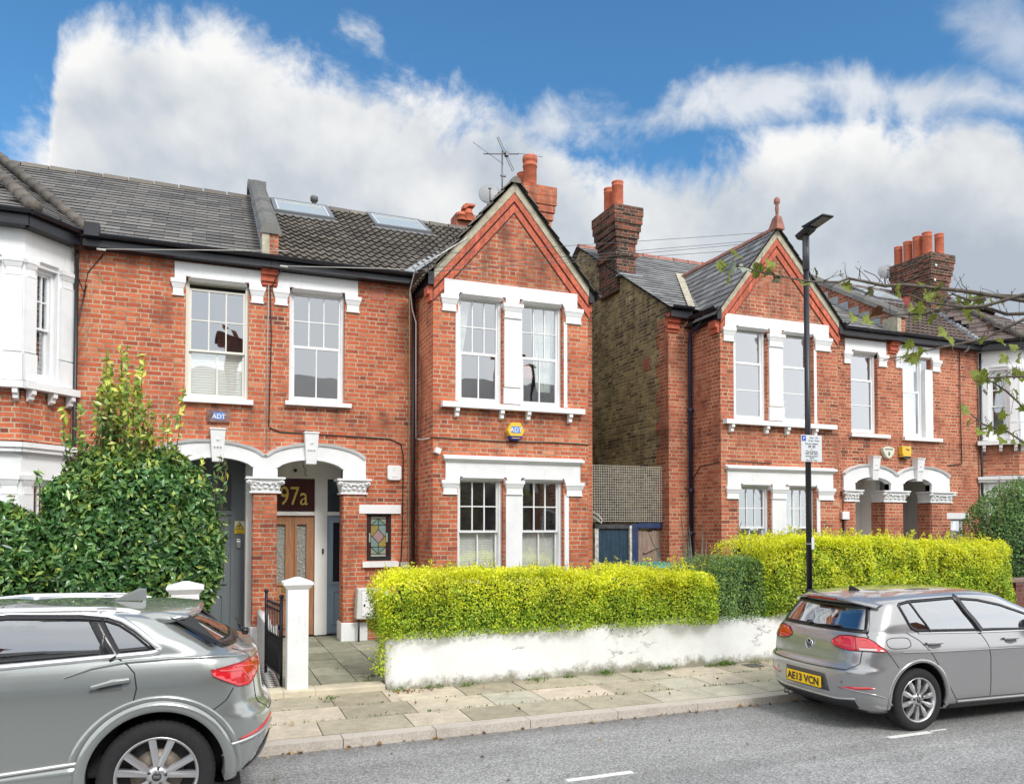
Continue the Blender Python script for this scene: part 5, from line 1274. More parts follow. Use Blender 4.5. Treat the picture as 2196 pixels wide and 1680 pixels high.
def gate_pier(x0, x1, y0, y1, zt, label):
    t = thing('gate_pier', label, 'gate pier', ((x0 + x1) / 2, (y0 + y1) / 2, .1)); cx, cy = (x0 + x1) / 2, (y0 + y1) / 2
    mb = MB(); mb.box(x0, x1, y0, y1, .1, zt - .14); mb.build('shaft', m_white, t, bevel=.008)
    mb = MB(); e = .05; q = lambda e, z: [(x0 - e, y0 - e, z), (x1 + e, y0 - e, z), (x1 + e, y1 + e, z), (x0 - e, y1 + e, z)]
    mb.hexa(q(.0, zt - .14), q(.035, zt - .10)); mb.hexa(q(.035, zt - .0999), q(.045, zt - .085)); mb.hexa(q(e, zt - .0845), q(e, zt - .055))
    k = .03; mb.hexa(q(e, zt - .0545), [(cx - k, cy - k, zt), (cx + k, cy - k, zt), (cx + k, cy + k, zt), (cx - k, cy + k, zt)])
    mb.build('cap', m_white, t)
    return t
gate_pier(.885, 1.125, 9.36, 9.60, 1.49, 'white painted gate pier with low pyramid cap, beside the open iron gate')
gate_pier(-.36, -.07, 9.40, 9.66, 1.47, 'white painted gate pier under the laurel bush, in front of the grey door')
lumpy_wall('garden_wall', .71, .88, 10.75, 13.0, .1, .80, m_white, 'low white divider wall between the tiled path and the slab path', amp=.004, endr=.02, topvar=.004)
# move the divider into place: it runs away from the street
def fix_divider():
    o = bpy.data.objects['garden_wall.002']; me = o.data
    for v in me.vertices:
        x, y = v.co.x, v.co.y; v.co.x = .72 + (y - 10.75) / 2.25 * .14; v.co.y = 10.75 + (x - .71) / .17 * 2.2
    me.flip_normals()
fix_divider()
def iron_gate():
    m = mat('black_ironwork', (.008, .009, .018), .35, var=.2, vscale=20)
    t = thing('iron_gate', 'black wrought iron garden gate with ball topped posts, standing open on the tiled path', 'gate', (.84, 9.66, .2))
    a = Vector((.845, 9.68, 0)); b = Vector((.735, 10.62, 0)); d = b - a
    for k, (p_, nm) in enumerate(((a, 'post'), (b, 'post'))):
        mb = MB(); mb.tube([p_ + Vector((0, 0, .19)), p_ + Vector((0, 0, 1.22))], .019, 8)
        mb.lathe([(0, -.028), (.022, -.02), (.03, 0), (.022, .022), (0, .03)], p_ + Vector((0, 0, 1.245)), 12); mb.build(nm, m, t)
    mb = MB()
    for z in (.30, .70, 1.06): mb.bar(a + Vector((0, 0, z)), b + Vector((0, 0, z)), .012, .022)
    for k in range(1, 9):
        p_ = a + d * (k / 9); mb.tube([p_ + Vector((0, 0, .28)), p_ + Vector((0, 0, 1.12))], .007, 5); mb.tube([p_ + Vector((0, 0, 1.12)), p_ + Vector((0, 0, 1.135)), p_ + Vector((0, 0, 1.17))], [.012, .013, .001], 5)
        q = a + d * ((k - .5) / 9); mb.tube([q + Vector((0, 0, .28)), q + Vector((0, 0, .70))], .006, 5); mb.tube([q + Vector((0, 0, .70)), q + Vector((0, 0, .73)), q + Vector((0, 0, .76))], [.011, .01, .001], 5)
    mb.build('railing', m, t)
    mb = MB(); mb.box(a.x - .03, a.x + .02, a.y + .02, a.y + .1, .85, .90); mb.build('latch', m, t)
iron_gate()
def side_gate():
    t = thing('side_gate', 'old wooden side gates in a peeling navy frame, one leaf bare timber', 'gate', (7.8, 13.4, .1))
    Mg = fx((0, 13.4, 0), (1, 0)); peel = mat('peeling_white_post', (.55, .55, .50), .7, var=.5, vscale=14)
    mb = MB(Mg); mb.box(7.79, 7.94, -.06, .06, .1, 2.13); mb.box(8.62, 8.76, -.06, .06, .1, 2.04); mb.box(7.94, 8.76, -.06, .06, 2.041, 2.16); mb.build('gate_frame', m_navy, t, bevel=.006)
    mb = MB(Mg); mb.box(6.98, 7.06, -.05, .05, .1, 2.04); mb.box(7.74, 7.79, -.065, .05, .1, 2.10); mb.build('gate_post', peel, t)
    mb = MB(Mg); mb.box(6.98, 7.74, -.05, .05, 2.041, 2.12); mb.build('top_rail', mat('dark_old_timber', (.05, .055, .06), .7, var=.6, vscale=16), t)
    mb = MB(Mg)
    for k in range(7): mb.box(7.07 + k * .096, 7.07 + k * .096 + .092, -.0, .03 + (k % 2) * .004, .15, 2.03)
    mb.build('gate_leaf', m_teal, t)['label'] = 'dark blue boarded gate leaf'
    mb = MB(Mg)
    for k in range(6): mb.box(7.95 + k * .112, 7.95 + k * .112 + .109, .0, .03 + (k % 3) * .004, .15 + .02 * (k % 2), 2.0 - .015 * (k % 3))
    g = mb.build('gate_leaf', m_rawwood, t); g['label'] = 'bare weathered timber gate leaf'
    mb = MB(Mg); mb.bar((8.08, -.02, 1.55), (8.42, -.02, 1.68), .02, .05, up=(0, 1, 0)); mb.build('brace', m_rawwood, g)
    sc = thing('wire_screen', 'square wire mesh screen standing on top of the side gates', 'screen', (7.8, 13.35, 2.16))
    mg = mat('galvanised_wire', (.58, .56, .48), .6, .1)
    mb = MB()
    for i in range(36):
        x = 6.90 + i * .05; mb.box(x, x + .007, 13.30, 13.306, 2.17, 3.26)
    for j in range(23):
        z = 2.18 + j * .049; mb.box(6.9, 8.66, 13.307, 13.313, z, z + .007)
    mb.build('mesh', mg, sc)
    mb = MB(); mb.box(8.655, 8.675, 13.28, 13.33, 2.16, 3.28); mb.box(6.88, 6.898, 13.28, 13.33, 2.16, 3.27); mb.build('post', mat('pale_frame', (.55, .54, .48), .6), sc)
    cp = MB(); cp.tube([(6.9, 13.28, 2.36), (7.0, 13.25, 2.30), (7.08, 13.24, 2.2), (7.06, 13.24, 2.14), (7.01, 13.24, 2.18), (6.9, 13.26, 2.27)], .012, 6); tag(cp.build('rope', mat('white_rope', (.6, .6, .57), .8)), 'loop of white rope hanging at the left end of the wire screen', 'rope')
side_gate()
def meter():
    t = thing('meter_box', 'white utility meter box on the wall beside the slab path', 'meter box', (2.55, 12.95, .5)); m = mat('meter_box_plastic', (.62, .63, .60), .5)
    mb = MB(); mb.hexa([(2.31, 12.85, .55), (2.86, 12.85, .55), (2.86, 13.08, .55), (2.31, 13.08, .55)], [(2.33, 12.85, 1.06), (2.86, 12.85, 1.06), (2.86, 13.08, 1.06), (2.33, 13.08, 1.06)]); mb.build('box', m, t, bevel=.02)
    mb = MB(); mb.box(2.40, 2.84, 12.835, 12.849, .60, 1.0); d = mb.build('door', m_upvc, t, bevel=.006)
    mb = MB(); mb.box(2.425, 2.45, 12.828, 12.834, .76, .80); mb.build('lock', m_black2, d)
    mb = MB(); mb.tube([(2.36, 12.92, .13), (2.36, 12.92, .55)], .018, 8); mb.build('pipe', m_black2, t)
meter()
mb = MB(); mb.box(7.35, 7.95, 12.0, 12.6, .15, 1.0); bn = thing('wheelie_bin', 'bin with teal green lid just above the hedge, before the side gates', 'bin', (7.3, 11.5, .13))
mb = MB(); mb.hexa([(7.0, 11.2, .15), (7.5, 11.2, .15), (7.5, 11.8, .15), (7.0, 11.8, .15)], [(6.95, 11.1, 1.38), (7.56, 11.1, 1.38), (7.56, 11.85, 1.38), (6.95, 11.85, 1.38)]); mb.build('body', mat('bin_green', (.03, .16, .13), .5), bn)
mb = MB(); mb.hexa([(6.93, 11.06, 1.385), (7.58, 11.06, 1.385), (7.58, 11.88, 1.385), (6.93, 11.88, 1.385)], [(6.97, 11.1, 1.43), (7.54, 11.1, 1.43), (7.54, 11.84, 1.46), (6.97, 11.84, 1.46)]); mb.build('lid', mat('bin_teal', (.04, .27, .24), .45), bn)

# ---------------------------------------------------------------- street lamp with parking plate
def street_lamp():
    m = mat('black_lamp_paint', (.015, .016, .022), .4)
    t = thing('street_lamp', 'slim black street lamp with flat head and parking plate, behind the hatchback', 'street lamp', (7.09, 7.75, .12))
    mb = MB(); mb.tube([(7.09, 7.75, .11), (7.09, 7.75, 1.3)], .048, 16); mb.tube([(7.09, 7.75, 1.3), (7.09, 7.75, 5.35)], .036, 16, True, .034); mb.build('pole', m, t)
    mb = MB(); mb.tube([(7.09, 7.75, 5.35), (7.09, 7.75, 5.79)], .043, 14); mb.build('sleeve', mat('grey_sleeve', (.08, .08, .085), .4), t)
    mb = MB(Matrix.Translation((7.09, 7.78, 5.80)) @ Matrix.Rotation(R(-9), 4, 'X'))
    w_ = .09
    mb.hexa([(-w_ * .55, -.14, .0), (w_ * .55, -.14, .0), (w_ * .6, .07, -.02), (-w_ * .6, .07, -.02)], [(-w_, -.16, .06), (w_, -.16, .06), (w_ * .8, .09, .05), (-w_ * .8, .09, .05)])
    mb.hexa([(-w_, -.44, .04), (w_, -.44, .04), (w_, -.10, .045), (-w_, -.10, .045)], [(-w_ * .92, -.43, .065), (w_ * .92, -.43, .065), (w_, -.05, .095), (-w_, -.05, .095)])
    hd = mb.build('lamp_head', m, t, bevel=.008)
    mb = MB(Matrix.Translation((7.09, 7.78, 5.80)) @ Matrix.Rotation(R(-9), 4, 'X')); mb.box(-.07, .07, -.41, -.2, .033, .039); mb.build('lens', mat('lamp_lens', (.16, .165, .17), .2), hd)
    M = Matrix.Translation((7.095, 7.695, 3.07)); mb = MB(M); mb.plate(rect(-.165, .165, -.168, .168), [], -.003, .003); s_ = mb.build('parking_sign', mat('sign_sheet', (.66, .69, .72), .4), t, bevel=.001)
    mb = MB(M); mb.box(-.05, .05, .004, .03, .09, .11); mb.box(-.05, .05, .004, .03, -.11, -.09); mb.build('clip', m_metal, s_)
    mb = MB(M); mb.plate(rect(-.155, -.09, .09, .158), [], -.0045, -.0032); mb.build('blue_square', mat('parking_blue', (.01, .08, .45), .4), s_)
    ink = mat('sign_ink', (.02, .02, .025), .5)
    text(s_, 'P', M, -.122, -.0055, .102, .058, MATS['sign_white'], align='CENTER', extr=.0004)
    for s, z, sz in (('Mon - Fri', .122, .036), ('10 am - Noon', .088, .031)): text(s_, s, M, .035, -.0045, z, sz, ink, align='CENTER', extr=.0004)
    for s, z, sz in (('Permit holders', .048, .034), ('or', -.018, .028), ('Pay by phone', -.048, .034), ('0207 005 0055', -.078, .034), ('quoting location', -.106, .03), ('61939', -.132, .028), ('Max stay 1 hour', -.158, .028)): text(s_, s, M, 0, -.0045, z, sz, ink, align='CENTER', extr=.0004)
    mb = MB(M); mb.plate(rect(-.05, -.01, .008, .036), [], -.0042, -.0032); mb.plate(rect(.015, .055, .008, .036), [], -.0042, -.0032); mb.build('permit_code', ink, s_)
    for s, x in (('K2', -.03), ('A2', .035)): text(s_, s, M, x, -.0048, .012, .024, MATS['sign_white'], align='CENTER', extr=.0003)
    mb = MB(); mb.box(7.085, 7.125, 7.695, 7.702, 1.80, 1.95); mb.build('sticker', m_upvc, t)
    mb = MB(); mb.box(7.05, 7.13, 7.70, 7.80, 1.86, 1.875); mb.build('strap', m_metal, t)
street_lamp()

# ---------------------------------------------------------------- overhead wires
wl = [((3.2, 11.96, 6.43), (10.15, 11.96, 7.77), .02, 'highest thin overhead wire, from the near bay gutter to the far gable'),
      ((3.2, 11.95, 6.21), (9.95, 11.95, 7.59), .02, 'second thin overhead wire below the highest one, crossing both gables'),
      ((3.2, 11.94, 6.14), (9.5, 11.95, 7.45), .02, 'third thin overhead wire, sagging across the near gable brickwork'),
      ((3.0, 11.93, 6.10), (9.3, 11.93, 7.29), .0, 'lowest thin overhead wire crossing the near gable just above the white lintel')]
for k, (a, b, sg, lb) in enumerate(wl):
    a = Vector(a); b = Vector(b); pts = [a.lerp(b, i / 16) - Vector((0, 0, sg * .35 * 4 * (i / 16) * (1 - i / 16))) for i in range(17)]
    mb = MB(); mb.tube(pts, .0045, 5); tag(mb.build('overhead_wire', mat('wire_dark', (.08, .08, .085), .6)), lb, 'wire', 'overhead wires')
for a, b, lb in (((-1.55, 12.78, 6.17), (1.17, 12.78, 6.5), 'pale wire strung under the slate roof eaves of the left house'), ((1.05, 12.78, 6.24), (3.3, 12.78, 6.46), 'pale wire strung under the tiled roof eaves of the middle house')):
    mb = MB(); mb.tube([a, b], .006, 5)
    mb.tube([a, (a[0] + .12, a[1], a[2] + .0)], .016, 6); tag(mb.build('overhead_wire', mat('wire_pale', (.55, .54, .50), .6)), lb, 'wire', 'overhead wires')
dc = thing('drain_cover', 'small square metal access cover in the pavement, beside the white wall', 'drain cover', (7.22, 9.0, .11))
mb = MB(); mb.plate(rect(7.10, 7.34, 8.90, 9.12), [rect(7.12, 7.32, 8.92, 9.10)], 0, .006); mb.v = [(x, z, .1265 - y) for x, y, z in mb.v]; mb.build('rim', mat('cover_rim', (.16, .15, .14), .6, .5), dc)
mb = MB(); mb.box(7.121, 7.319, 8.921, 9.099, .11, .1235); mb.build('lid', mat('cover_lid', (.10, .095, .09), .7, .4, var=.4, vscale=40), dc)
# ---------------------------------------------------------------- foliage
def leaf_fn(stops, zy=None, translu=.38, rough=.45, spec=.5):
    """stops: ramp by leaf; zy=(z0,z1,stops2): towards z1 leaves take the second ramp (new growth at the tips)"""
    def fn(nt, b):
        g = nt.node('ShaderNodeNewGeometry'); r = g.outputs['Random Per Island']
        col = nt.ramp(r, stops)
        if zy:
            z = nt.xyz(g.outputs['Position'])[2]
            f = nt.m('ADD', nt.rng(z, zy[0], zy[1], 0, 1), nt.rng(nt.noise(g.outputs['Position'], 2.1, 5, .6), .3, .7, -.4, .4))
            fr = nt.node('ShaderNodeTexWhiteNoise', noise_dimensions='1D'); nt.put(fr.inputs['W'], nt.m('MULTIPLY', r, 91.7))
            f = nt.rng(nt.m('ADD', f, nt.m('MULTIPLY', nt.m('SUBTRACT', fr.outputs['Value'], .5), .7)), .25, .8, 0, 1)
            col = nt.mix(f, col, nt.ramp(r, zy[2]))
        n1 = nt.rng(nt.noise(g.outputs['Position'], 1.3, 4, .6), .32, .68, .82, 1.14)
        col = nt.mix(1, col, nt.comb(n1, n1, n1), 'MULTIPLY')
        nt.put(b.inputs['Base Color'], col); b.inputs['Roughness'].default_value = rough; b.inputs['Specular IOR Level'].default_value = spec
        out = nt.n['Material Output']; tr = nt.node('ShaderNodeBsdfTranslucent'); nt.put(tr.inputs['Color'], nt.mix(1, col, (1.0, 1.0, .6), 'MULTIPLY'))
        mx = nt.node('ShaderNodeMixShader'); mx.inputs[0].default_value = translu
        nt.l.new(b.outputs[0], mx.inputs[1]); nt.l.new(tr.outputs[0], mx.inputs[2]); nt.l.new(mx.outputs[0], out.inputs['Surface'])
    return fn
GOLD = [(0, (.55, .68, .02)), (.25, (.80, .84, .02)), (.7, (.93, .91, .04)), (1, (.96, .95, .16))]
PRIV = [(0, (.04, .11, .012)), (.2, (.14, .30, .02)), (.45, (.36, .56, .03)), (.75, (.62, .77, .05)), (1, (.84, .88, .12))]
m_privet = mat('golden_privet_leaf', fn=leaf_fn(PRIV, (.92, 1.5, GOLD)))
m_privet2 = mat('golden_privet_leaf_tall', fn=leaf_fn(PRIV, (1.02, 1.88, GOLD)))
m_green = mat('green_privet_leaf', fn=leaf_fn([(0, (.05, .12, .05)), (.4, (.15, .31, .11)), (.75, (.30, .48, .14)), (1, (.58, .66, .12))]))
m_laurel = mat('laurel_leaf', fn=leaf_fn([(0, (.028, .09, .03)), (.4, (.07, .19, .055)), (.8, (.16, .34, .10)), (.93, (.32, .50, .13)), (1, (.6, .7, .18))], (2.55, 3.7, [(0, (.20, .36, .06)), (.5, (.50, .60, .10)), (1, (.82, .80, .16))]), .22, .26, .7))
m_dkshrub = mat('dark_shrub_leaf', fn=leaf_fn([(0, (.05, .13, .05)), (.6, (.16, .33, .11)), (1, (.38, .54, .18))]))
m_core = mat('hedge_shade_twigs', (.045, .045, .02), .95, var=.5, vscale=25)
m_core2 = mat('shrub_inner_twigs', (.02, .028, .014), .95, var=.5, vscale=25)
m_twig = mat('twig_bark', (.16, .10, .06), .8)
rs = np.random.RandomState(5)
def leaves(name, P, N, size, asp, m, parent, flat=.5, droop=.0, jit=.35):
    """P,N (n,3): folded four-corner leaves, every leaf its own island"""
    n = len(P); N = N / np.linalg.norm(N, axis=1, keepdims=True)
    D = rs.normal(size=(n, 3)); D = D + N * flat; D[:, 2] -= droop; D /= np.linalg.norm(D, axis=1, keepdims=True)
    U = rs.normal(size=(n, 3)) * jit + N; W_ = np.cross(D, U); W_ /= np.linalg.norm(W_, axis=1, keepdims=True); U = np.cross(W_, D)
    s = size * (0.65 + .7 * rs.rand(n))[:, None]; w = s * asp
    v = np.empty((n, 4, 3)); v[:, 0] = P - D * s * .5; v[:, 1] = P - W_ * w * .5 + U * w * .22 - D * s * .04; v[:, 2] = P + D * s * .5; v[:, 3] = P + W_ * w * .5 + U * w * .22 - D * s * .04
    me = bpy.data.meshes.new(name); me.vertices.add(n * 4); me.vertices.foreach_set('co', v.reshape(-1))
    base = (np.arange(n) * 4)[:, None]; f = np.concatenate([base + [0, 3, 2], base + [0, 2, 1]], 1).reshape(-1)
    me.loops.add(n * 6); me.loops.foreach_set('vertex_index', f.astype(np.int32)); me.polygons.add(n * 2)
    me.polygons.foreach_set('loop_start', (np.arange(n * 2) * 3).astype(np.int32)); me.polygons.foreach_set('loop_total', np.full(n * 2, 3, np.int32))
    me.materials.append(m); me.update(calc_edges=True); me.validate()
    o = bpy.data.objects.new(name, me); COL.objects.link(o)
    if parent: o.parent = parent; o.matrix_parent_inverse = Matrix.Translation(parent.location).inverted()
    return o
def nz3(p, f): return noise.noise(Vector((p[0] * f, p[1] * f, p[2] * f)))
def hedge(name, label, x0, x1, y0, y1, z0, z1, n, size, m, core, shoots=40, left_round=.35, right_round=.35, drape=None, asp=.55, topf=None):
    t = thing(name, label, 'hedge', ((x0 + x1) / 2, (y0 + y1) / 2, z0))
    H = z1 - z0; P = []; N = []; a1 = (x1 - x0) * H; a2 = (x1 - x0) * (y1 - y0); a3 = H * (y1 - y0)
    while len(P) < n:
        r = rnd.random() * (a1 * 1.25 + a2 * .8 + a3 * 1.2)
        if r < a1 * 1.25: p = [rnd.uniform(x0, x1), y0, rnd.uniform(z0, z1)]; nn = [0, -1, .25]
        elif r < a1 * 1.25 + a2 * .8: p = [rnd.uniform(x0, x1), y0 + (y1 - y0) * rnd.random() ** 1.5, z1]; nn = [0, -.2, 1]
        elif r < a1 * 1.25 + a2 * .8 + a3 * .7: p = [x0, rnd.uniform(y0, y1), rnd.uniform(z0, z1)]; nn = [-1, 0, .2]
        else: p = [x1, rnd.uniform(y0, y1), rnd.uniform(z0, z1)]; nn = [1, 0, .2]
        x, y, z = p
        top = z1 + .07 * nz3((x, 0, 5), 1.7) + .06 * nz3((x, y, 2), 5) + (topf(x) if topf else 0)
        if nn[2] == 1: z = top
        else: z = z0 + (top - z0) * (z - z0) / H
        # bulges, rounded arrises
        b = .15 * nz3(p, 1.6) + .10 * nz3(p, 4.5) + .035 * nz3(p, 11)
        if nn[1] == -1: y += b - .05 + .16 * max(0, (z - z0) / H - .8) / .2 * .5; z -= 0
        ex = min((x - x0) / left_round, 1) if x - x0 < left_round else min((x1 - x) / right_round, 1)
        k = (1 - math.sqrt(max(0, 1 - (1 - max(0, ex)) ** 2)))
        y += k * .25 if nn[1] == -1 else 0; z -= k * .22 * (z - z0) / H
        if abs(nn[0]) == 1: x -= nn[0] * (.05 + b * .5)
        d = rnd.random() ** 1.6 * .13 - .02
        x -= nn[0] * d; y -= nn[1] * d; z -= (d if nn[2] == 1 else 0)
        P.append((x + rnd.gauss(0, .012), y + rnd.gauss(0, .015), z + rnd.gauss(0, .015))); N.append(nn)
    tw = MB()
    for k in range(shoots):
        x = rnd.uniform(x0 + .1, x1 - .1); y = rnd.uniform(y0 + .05, y0 + (y1 - y0) * .6); h = rnd.uniform(.06, .24) * rnd.choice((.6, .8, 1)); zt = z1 + (topf(x) if topf else 0)
        lx, ly = rnd.gauss(0, .04), rnd.gauss(0, .04); tw.tube([(x, y, zt - .1), (x + lx, y + ly, zt + h)], .0022, 4)
        for i in range(int(h * 90)):
            q = rnd.random(); P.append((x + lx * q + rnd.gauss(0, .012), y + ly * q + rnd.gauss(0, .012), zt - .02 + h * q)); N.append((rnd.gauss(0, 1), rnd.gauss(0, 1), .8))
    if drape:
        for k in range(drape[0]):
            q = rnd.random(); x = drape[1] + rnd.gauss(0, .05) * (.5 + q); P.append((x, drape[2] + rnd.gauss(0, .10), z0 - (z0 - drape[3]) * q)); N.append((-.4, -1, .3))
    leaves('foliage', np.array(P), np.array(N, float), size, asp, m, t, flat=.55)
    tw.build('shoots', m_twig, t)['kind'] = 'stuff'
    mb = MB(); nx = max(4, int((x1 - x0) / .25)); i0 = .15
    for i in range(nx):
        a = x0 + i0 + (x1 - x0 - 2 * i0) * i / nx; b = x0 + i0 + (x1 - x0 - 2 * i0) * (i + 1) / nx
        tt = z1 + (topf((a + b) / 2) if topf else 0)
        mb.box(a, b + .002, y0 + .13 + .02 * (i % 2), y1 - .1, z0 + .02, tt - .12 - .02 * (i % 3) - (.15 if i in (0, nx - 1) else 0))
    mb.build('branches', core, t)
    return t
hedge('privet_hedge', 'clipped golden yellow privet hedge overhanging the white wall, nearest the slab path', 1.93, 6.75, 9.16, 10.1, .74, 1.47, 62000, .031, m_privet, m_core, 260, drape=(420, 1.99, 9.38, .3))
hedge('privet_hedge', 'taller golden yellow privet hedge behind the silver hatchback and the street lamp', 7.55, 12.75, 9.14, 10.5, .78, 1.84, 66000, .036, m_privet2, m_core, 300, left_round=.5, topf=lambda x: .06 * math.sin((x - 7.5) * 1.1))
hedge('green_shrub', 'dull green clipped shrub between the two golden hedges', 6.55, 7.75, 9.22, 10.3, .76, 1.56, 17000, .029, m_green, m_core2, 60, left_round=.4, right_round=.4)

def shrub(name, label, c, r, n, size, asp, m, core, seed=0, shoots=(), lump=.12, bottom=-.8, top=1.0, flat=.5, cat='bush', spikes=60):
    t = thing(name, label, cat, (c[0], c[1], .13)); P = []; N = []; tw = MB()
    while len(P) < n:
        d = Vector((rnd.gauss(0, 1), rnd.gauss(0, 1), rnd.gauss(0, 1))).normalized()
        if d.z < bottom or (d.y > .45 and rnd.random() < .8): continue
        e = Vector((abs(d.x) ** .85 * math.copysign(1, d.x), abs(d.y) ** .85 * math.copysign(1, d.y), abs(d.z) ** .9 * math.copysign(1, d.z)))
        k = 1 + lump * nz3(d * 1.0 + Vector((seed, 0, 0)), 2.1) + lump * .6 * nz3(d + Vector((seed, 3, 0)), 5)
        k *= 1 - rnd.random() ** 1.8 * .16
        P.append((c[0] + e.x * r[0] * k, c[1] + e.y * r[1] * k, c[2] + e.z * r[2] * k)); N.append(tuple(d + Vector((0, 0, .35))))
    for k in range(spikes):   # short twigs that break the outline
        d = Vector((rnd.gauss(0, 1), -abs(rnd.gauss(0, .6)), rnd.gauss(.2, .8))).normalized()
        b = Vector((c[0] + d.x * r[0] * .93, c[1] + d.y * r[1] * .93, c[2] + d.z * r[2] * .93)); l = rnd.uniform(.1, .28); up = (d + Vector((0, 0, .9))).normalized(); tw.tube([b, b + up * l], .004, 4)
        for i in range(int(l * 50)):
            q = b + up * l * rnd.random(); P.append((q.x + rnd.gauss(0, .02), q.y + rnd.gauss(0, .02), q.z)); N.append(tuple(up + Vector((rnd.gauss(0, .6), rnd.gauss(0, .6), 0))))
    for (sx, sy, z0, z1, dens, lean) in shoots:
        a = Vector((sx, sy, z0)); b = Vector((sx + lean, sy + rnd.gauss(0, .05), z1)); tw.tube([a, a.lerp(b, .5) + Vector((lean * .15, 0, 0)), b], .007, 5, True, .003)
        for i in range(int((z1 - z0) * dens)):
            q = a.lerp(b, (i + rnd.random()) / ((z1 - z0) * dens)); ang = rnd.random() * 6.28; rr = .015 + .035 * (1 - (q.z - z0) / (z1 - z0))
            P.append((q.x + rr * math.cos(ang), q.y + rr * math.sin(ang), q.z)); N.append((math.cos(ang), math.sin(ang), 1.0))
    leaves('foliage', np.array(P), np.array(N, float), size, asp, m, t, flat=flat, jit=.5)
    tw.build('stems', m_twig, t)['kind'] = 'stuff'
    bm = bmesh.new(); bmesh.ops.create_icosphere(bm, subdivisions=3, radius=1)
    me = bpy.data.meshes.new('branches')
    for v in bm.verts:
        d = v.co.normalized(); k = .80 + lump * nz3(d + Vector((seed, 0, 0)), 2.1); v.co = Vector((c[0] + d.x * r[0] * k, c[1] + d.y * r[1] * k, max(.14, c[2] + d.z * r[2] * k)))
    bm.to_mesh(me); bm.free(); me.materials.append(core); o = bpy.data.objects.new('branches', me); COL.objects.link(o); o.parent = t; o.matrix_parent_inverse = Matrix.Translation(t.location).inverted()
    return t
sh = []
for k in range(44):
    x = -.98 + rnd.gauss(0, .25); h = 3.95 - abs(x + .98) * 1.3 + rnd.gauss(0, .22); sh.append((x, 10.55 + rnd.gauss(0, .2), 2.75, max(3.0, h), 38, rnd.gauss(0, .05)))
sh += [(-1.1, 10.4, 2.9, 4.22, 40, -.04), (-.93, 10.4, 2.9, 4.28, 40, .02), (-.80, 10.45, 2.9, 4.22, 40, .05), (-.40, 10.3, 2.7, 3.82, 40, .12), (-.55, 10.4, 2.7, 3.45, 40, .05), (.05, 10.3, 2.3, 2.98, 36, .10), (.16, 10.2, 2.2, 2.9, 36, .06), (-.05, 10.2, 2.3, 2.95, 36, .0), (-1.75, 10.3, 2.2, 2.75, 34, -.06)]
shrub('laurel_bush', 'big rounded dark green laurel bush with pale upright shoots, in front of the left house', (-.85, 10.75, 1.85), (1.02, .95, 1.22), 20000, .105, .42, m_laurel, m_core2, 3, sh, .10, spikes=110)
shrub('laurel_bush', 'smaller dark laurel bush at the left, beside the big laurel bush', (-2.45, 10.55, 1.35), (.85, .9, 1.05), 14000, .09, .42, m_laurel, m_core2, 9, [(-2.35, 10.0, 2.2, 2.95, 30, .05), (-2.5, 10.0, 2.2, 3.1, 30, -.02)], .10, spikes=50)
m_gsh = m_dkshrub
shrub('garden_shrub', 'loose dark green shrub before the white canted bay on the right', (16.45, 11.6, 1.45), (1.45, .8, 1.6), 22000, .06, .45, m_gsh, m_core2, 5, [(15.0 + .12 * k, 11.2, 1.6, 2.6 + .7 * rnd.random(), 30, rnd.gauss(-.12, .1)) for k in range(14)], .14, spikes=120)
def spiky():
    t = thing('spiky_plant', 'sword leaved plant with stiff grey green blades behind the hedge, by the downpipe', 'plant', (8.1, 11.5, .13)); m = mat('sword_leaf', (.16, .18, .15), .6, var=.35, vscale=14)
    for a, b, w_ in (((7.95, 1.2), (7.66, 2.26), .06), ((7.98, 1.2), (7.80, 2.02), .07), ((8.02, 1.2), (7.90, 2.12), .07), ((8.05, 1.2), (8.14, 2.12), .08), ((8.1, 1.2), (8.24, 1.99), .07), ((8.15, 1.2), (8.92, 2.16), .08), ((7.9, 1.2), (7.0, 2.0), .07), ((8.1, 1.2), (8.55, 1.85), .06), ((8.0, 1.2), (7.75, 1.8), .06), ((8.2, 1.2), (8.62, 1.7), .05), ((8.0, 1.2), (8.05, 1.85), .06)):
        mb = MB(); pts = []; n = 6; A = Vector((a[0], 11.5, .2)); B = Vector((b[0], 11.4 + rnd.random() * .2, b[1])); sd_ = Vector((1, 0, 0)); vs = []
        for i in range(n + 1):
            q = A.lerp(B, i / n); ww = w_ * (1 - (i / n) ** 2) * .5 + .002; vs += [q - sd_ * ww, q + Vector((0, .012, 0)), q + sd_ * ww]
        fs = []
        for i in range(n): fs += [(3 * i, 3 * i + 1, 3 * i + 4, 3 * i + 3), (3 * i + 1, 3 * i + 2, 3 * i + 5, 3 * i + 4)]
        mb.add(vs, fs); mb.build('blade', m, t)
spiky()
